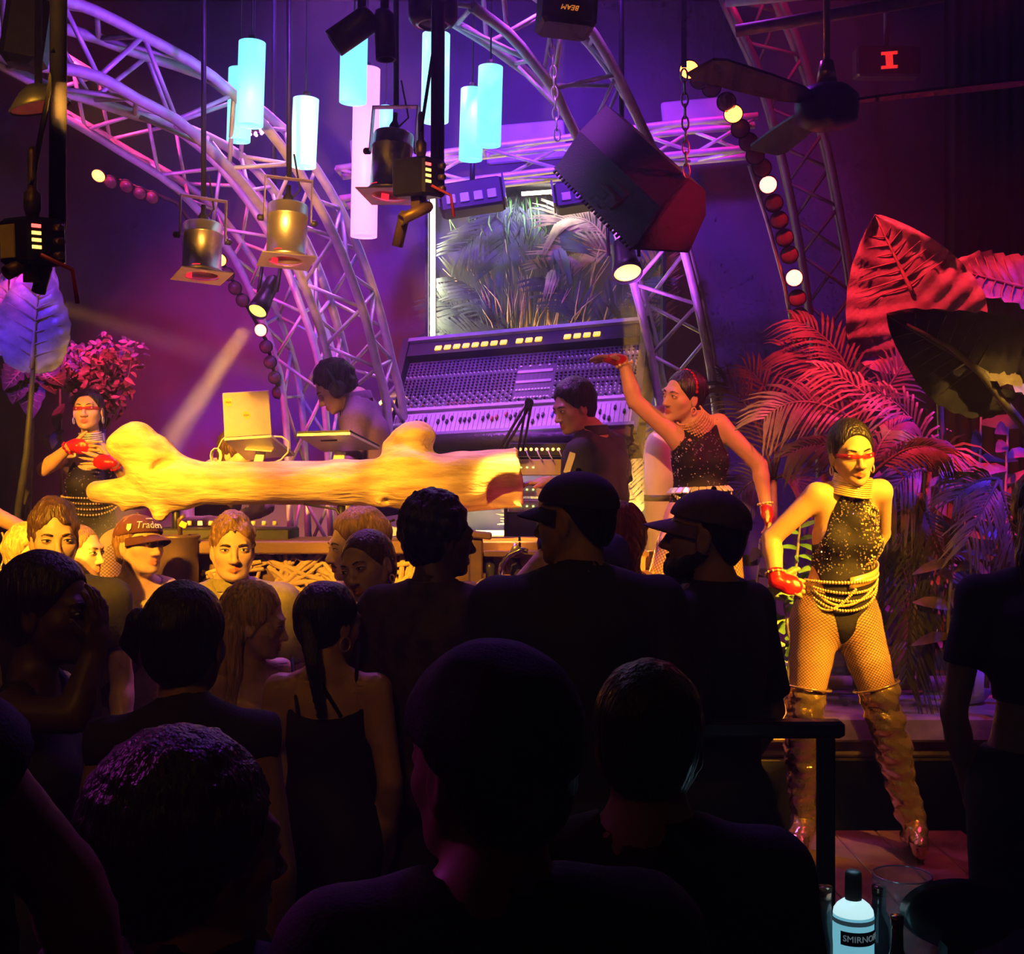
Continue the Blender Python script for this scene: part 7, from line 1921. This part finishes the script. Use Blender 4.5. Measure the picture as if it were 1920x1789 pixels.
# ------------------------------------------------------------------ rail, table and drinks at lower right
t = thing('rail_post', 'black T shaped rail post in front of the gold boots', 'rail', (P(1548, 0, 3.3).x, 3.3, 0))
zr = P(0, 1366, 3.3).z
MB().box(((P(1475, 0, 3.3).x + P(1580, 0, 3.3).x) / 2 - .25, 3.3, zr), ((1580 - 1475) * 3.3 / F + .5, .06, .045), ch=.008).build('top_bar', BLACKM, t)
MB().box((P(1548, 0, 3.3).x, 3.3, zr / 2 - .01), (.043, .043, zr - .02), ch=.005).build('post', BLACKM, t)
MB().box((P(1548, 0, 3.3).x, 3.3, .012), (.22, .22, .024), ch=.004).build('foot_plate', BLACKM, t)
t = thing('drinks_table', 'dark round drinks table at the bottom right corner', 'table', (1.02, 2.42, 0))
zt = .80
MB().lathe([(1e-4, zt - .03), (.46, zt - .03), (.47, zt - .015), (.46, zt), (1e-4, zt)], (1.02, 2.42, 0), None, 48, cap=False).build('table_top', mat('table_gloss_black', (.02, .016, .02), rough=.25, noise=.2), t)
MB().lathe([(.03, .03), (.03, zt - .03)], (1.02, 2.42, 0), None, 16).build('pedestal', BLACKM, t); MB().lathe([(1e-4, 0), (.24, 0), (.24, .015), (.03, .04)], (1.02, 2.42, 0), None, 32, cap=False).build('foot', BLACKM, t)
# light-up vodka bottle
bx = P(1600, 0, 2.42).x
c = Vector((bx, 2.42, zt + .006)); r_ = 38 * 2.42 / F; H_ = P(0, 1634, 2.42).z - zt
t = thing('vodka_bottle', 'glowing pale blue vodka bottle with a black cap', 'bottle', tuple(c))
GL = mat('lit_bottle_glass', (.6, .9, 1.0), rough=.1, emit=(.25, .75, .95), estr=.55, noise=.12, nscale=14, color2=(.35, .7, .85))  # glow put into the glass in place of a lamp below it
GW = mat('lit_bottle_shoulder', (.8, .95, 1.0), rough=.1, emit=(.6, .95, 1), estr=.9, noise=.1, nscale=20)
zb = P(0, 1712, 2.42).z - zt - .006
MB().lathe([(1e-4, 0), (r_ * .96, 0), (r_, .01), (r_, zb * .93), (r_ * .985, zb)], c, None, 32, cap=False).build('glass', GL, t)
MB().lathe([(r_ * .985, zb), (r_ * .95, zb + .008), (r_ * .80, zb + .017), (r_ * .58, zb + .024), (r_ * .42, zb + .028)], c, None, 32, cap=False).build('shoulder', GW, t)
MB().lathe([(r_ * .40, zb + .022), (r_ * .41, zb + .030), (r_ * .41, H_ * .93), (r_ * .39, H_ - .008), (r_ * .30, H_ - .004), (1e-4, H_ - .004)], c, None, 20, cap=False).build('cap', BLACKP, t)
LBL = mat('bottle_label_dark', (.02, .05, .08), rough=.4, noise=.2); BAND2 = mat('bottle_band_grey', (.18, .25, .30), rough=.4, emit=(.2, .4, .5), estr=.08, noise=.1)  # band shares the bottle's glow through its own emission
def band(z0_, z1_, a0, a1, m, off=.0008, n=20):
    vs = []; fs = []
    for k in range(n + 1):
        a = a0 + (a1 - a0) * k / n
        for z in (z0_, z1_): vs.append(c + Vector((math.sin(a) * (r_ + off), -math.cos(a) * (r_ + off), z)))
    for k in range(n): fs.append((2 * k, 2 * k + 2, 2 * k + 3, 2 * k + 1))
    return MB().add(vs, fs, True).build('label', m, t)
band(zb - .014, zb - .005, -1.7, 1.7, BAND2); band(zb - .052, zb - .025, -.9, 1.35, LBL, .0010)
me = text_mesh('SMIRNOFF', .017, .0005)
for v in me.vertices:
    a = .22 + v.co.x / r_; v.co = c + Vector((math.sin(a) * (r_ + .002 + v.co.z), -math.cos(a) * (r_ + .002 + v.co.z), zb - .0385 + v.co.y))
me.materials.clear(); me.materials.append(mat('label_print_silver', (.6, .75, .8), rough=.4, emit=(.5, .7, .8), estr=.15, noise=.05)); o = bpy.data.objects.new('label_lettering', me); put(o, t)  # print made to glow along with the bottle
point('bottle_base_led', c + Vector((0, -.0, H_ + .03)), (.35, .8, 1.0), .12, .03)  # unseen point light added above the cap for the bottle's glow
def glass_bottle(x, d_, ztop, r2, label):
    cc = Vector((P(x, 0, d_).x, d_, zt + .001)); h2 = ztop - zt; t = thing('bottle', label, 'bottle', tuple(cc))
    MB().lathe([(1e-4, 0), (r2, 0), (r2, h2 * .55), (r2 * .5, h2 * .72), (r2 * .42, h2 * .96), (1e-4, h2 * .96)], cc, None, 20, cap=False).build('glass', SHK, t)
    MB().lathe([(r2 * .5, h2 * .9), (r2 * .52, h2), (1e-4, h2)], cc, None, 12).build('cap', mat('bottle_crown_cap', (.3, .16, .1), rough=.2, metal=.8, noise=.1), t)
glass_bottle(1546, 2.45, P(0, 1663, 2.45).z, .030, 'dark glass bottle at the left of the glowing bottle')
glass_bottle(1648, 2.60, P(0, 1662, 2.60).z, .030, 'dark glass bottle just right of the glowing bottle')
glass_bottle(1682, 2.30, P(0, 1718, 2.30).z, .024, 'short dark bottle between glowing bottle and black tray')
CLR = mat('clear_bowl_glass', (.9, .9, .95), rough=.05, alpha=.14, noise=.02, spec=.9)
t = thing('glass_bowl', 'large clear glass bowl behind the glowing bottle', 'bowl', (P(1690, 0, 2.62).x, 2.66, zt))
c2 = Vector((P(1692, 0, 2.62).x, 2.62, zt + .001))
MB().lathe([(1e-4, 0), (.03, 0), (.05, .01), (.062, .05), (.066, .13), (.062, .20), (.060, .20), (.064, .13), (.060, .05), (.048, .014), (1e-4, .006)], c2, None, 36, cap=False).build('bowl', CLR, t)
MB().tube([c2 + Vector((math.cos(k * .209) * .061, math.sin(k * .209) * .061, .20)) for k in range(30)], .0018, 5, closed=True).build('rim', mat('shiny_rim', (.7, .6, .65), rough=.1, metal=.6, noise=.05), t)
t = thing('serving_tray', 'dark oval tray propped up at the bottom right corner', 'tray', tuple(P(1800, 1789, 2.3)))
R = euler(-52, 18, 0); cc = P(1800, 1725, 2.3)
prof = [(1e-4, 0), (.085, .0), (.105, .012), (.108, .012), (.088, -.006), (1e-4, -.006)]
MB().lathe(prof, cc, R, 40, cap=False).build('dish', mat('tray_black', (.015, .013, .014), rough=.3, noise=.2), t)
MB().box((cc.x, cc.y + .02, (zt + cc.z) / 2 - .03), (.05, .05, cc.z - zt - .04)).build('stand', BLACKP, t)
# mesh guard and kerb seen between the legs of the crowd
t = thing('mesh_guard', 'wire mesh guard low in front of the stage', 'fence', (P(565, 0, 4.6).x, 4.75, 0))
WIRE = mat('galvanised_wire', (.4, .34, .24), rough=.4, metal=.7, noise=.1)
x0, x1 = P(505, 0, 4.75).x, P(800, 0, 4.75).x; z1 = P(0, 1425, 4.75).z
nx = 16; w_ = (x1 - x0) / nx; nz = int((z1 - .12) / (w_ * 1.6))
mb = MB()
for i in range(nx):
    for j in range(nz * 2):
        za, zb_ = .1 + j * w_ * .8, .1 + (j + 1) * w_ * .8; s_ = (i + j) % 2
        if zb_ > z1: continue
        mb.tube([(x0 + (i + s_) * w_, 4.75, za), (x0 + (i + 1 - s_) * w_, 4.75, zb_)], .0022, 4)
mb.build('wire_mesh', WIRE, t, kind='stuff')
for z in (.09, z1): MB().tube([(x0, 4.75, z), (x1, 4.75, z)], .012, 8).build('rail', BLACKM, t)
for x in (x0, x1): MB().tube([(x, 4.75, 0), (x, 4.75, z1)], .014, 8).build('post', BLACKM, t)
o = MB().box(((x0 + x1) / 2, 4.95, .12), (x1 - x0 + .8, .18, .24), ch=.01).build('kerb', CONC); tag(o, 'pale concrete kerb behind the wire mesh guard', 'kerb')
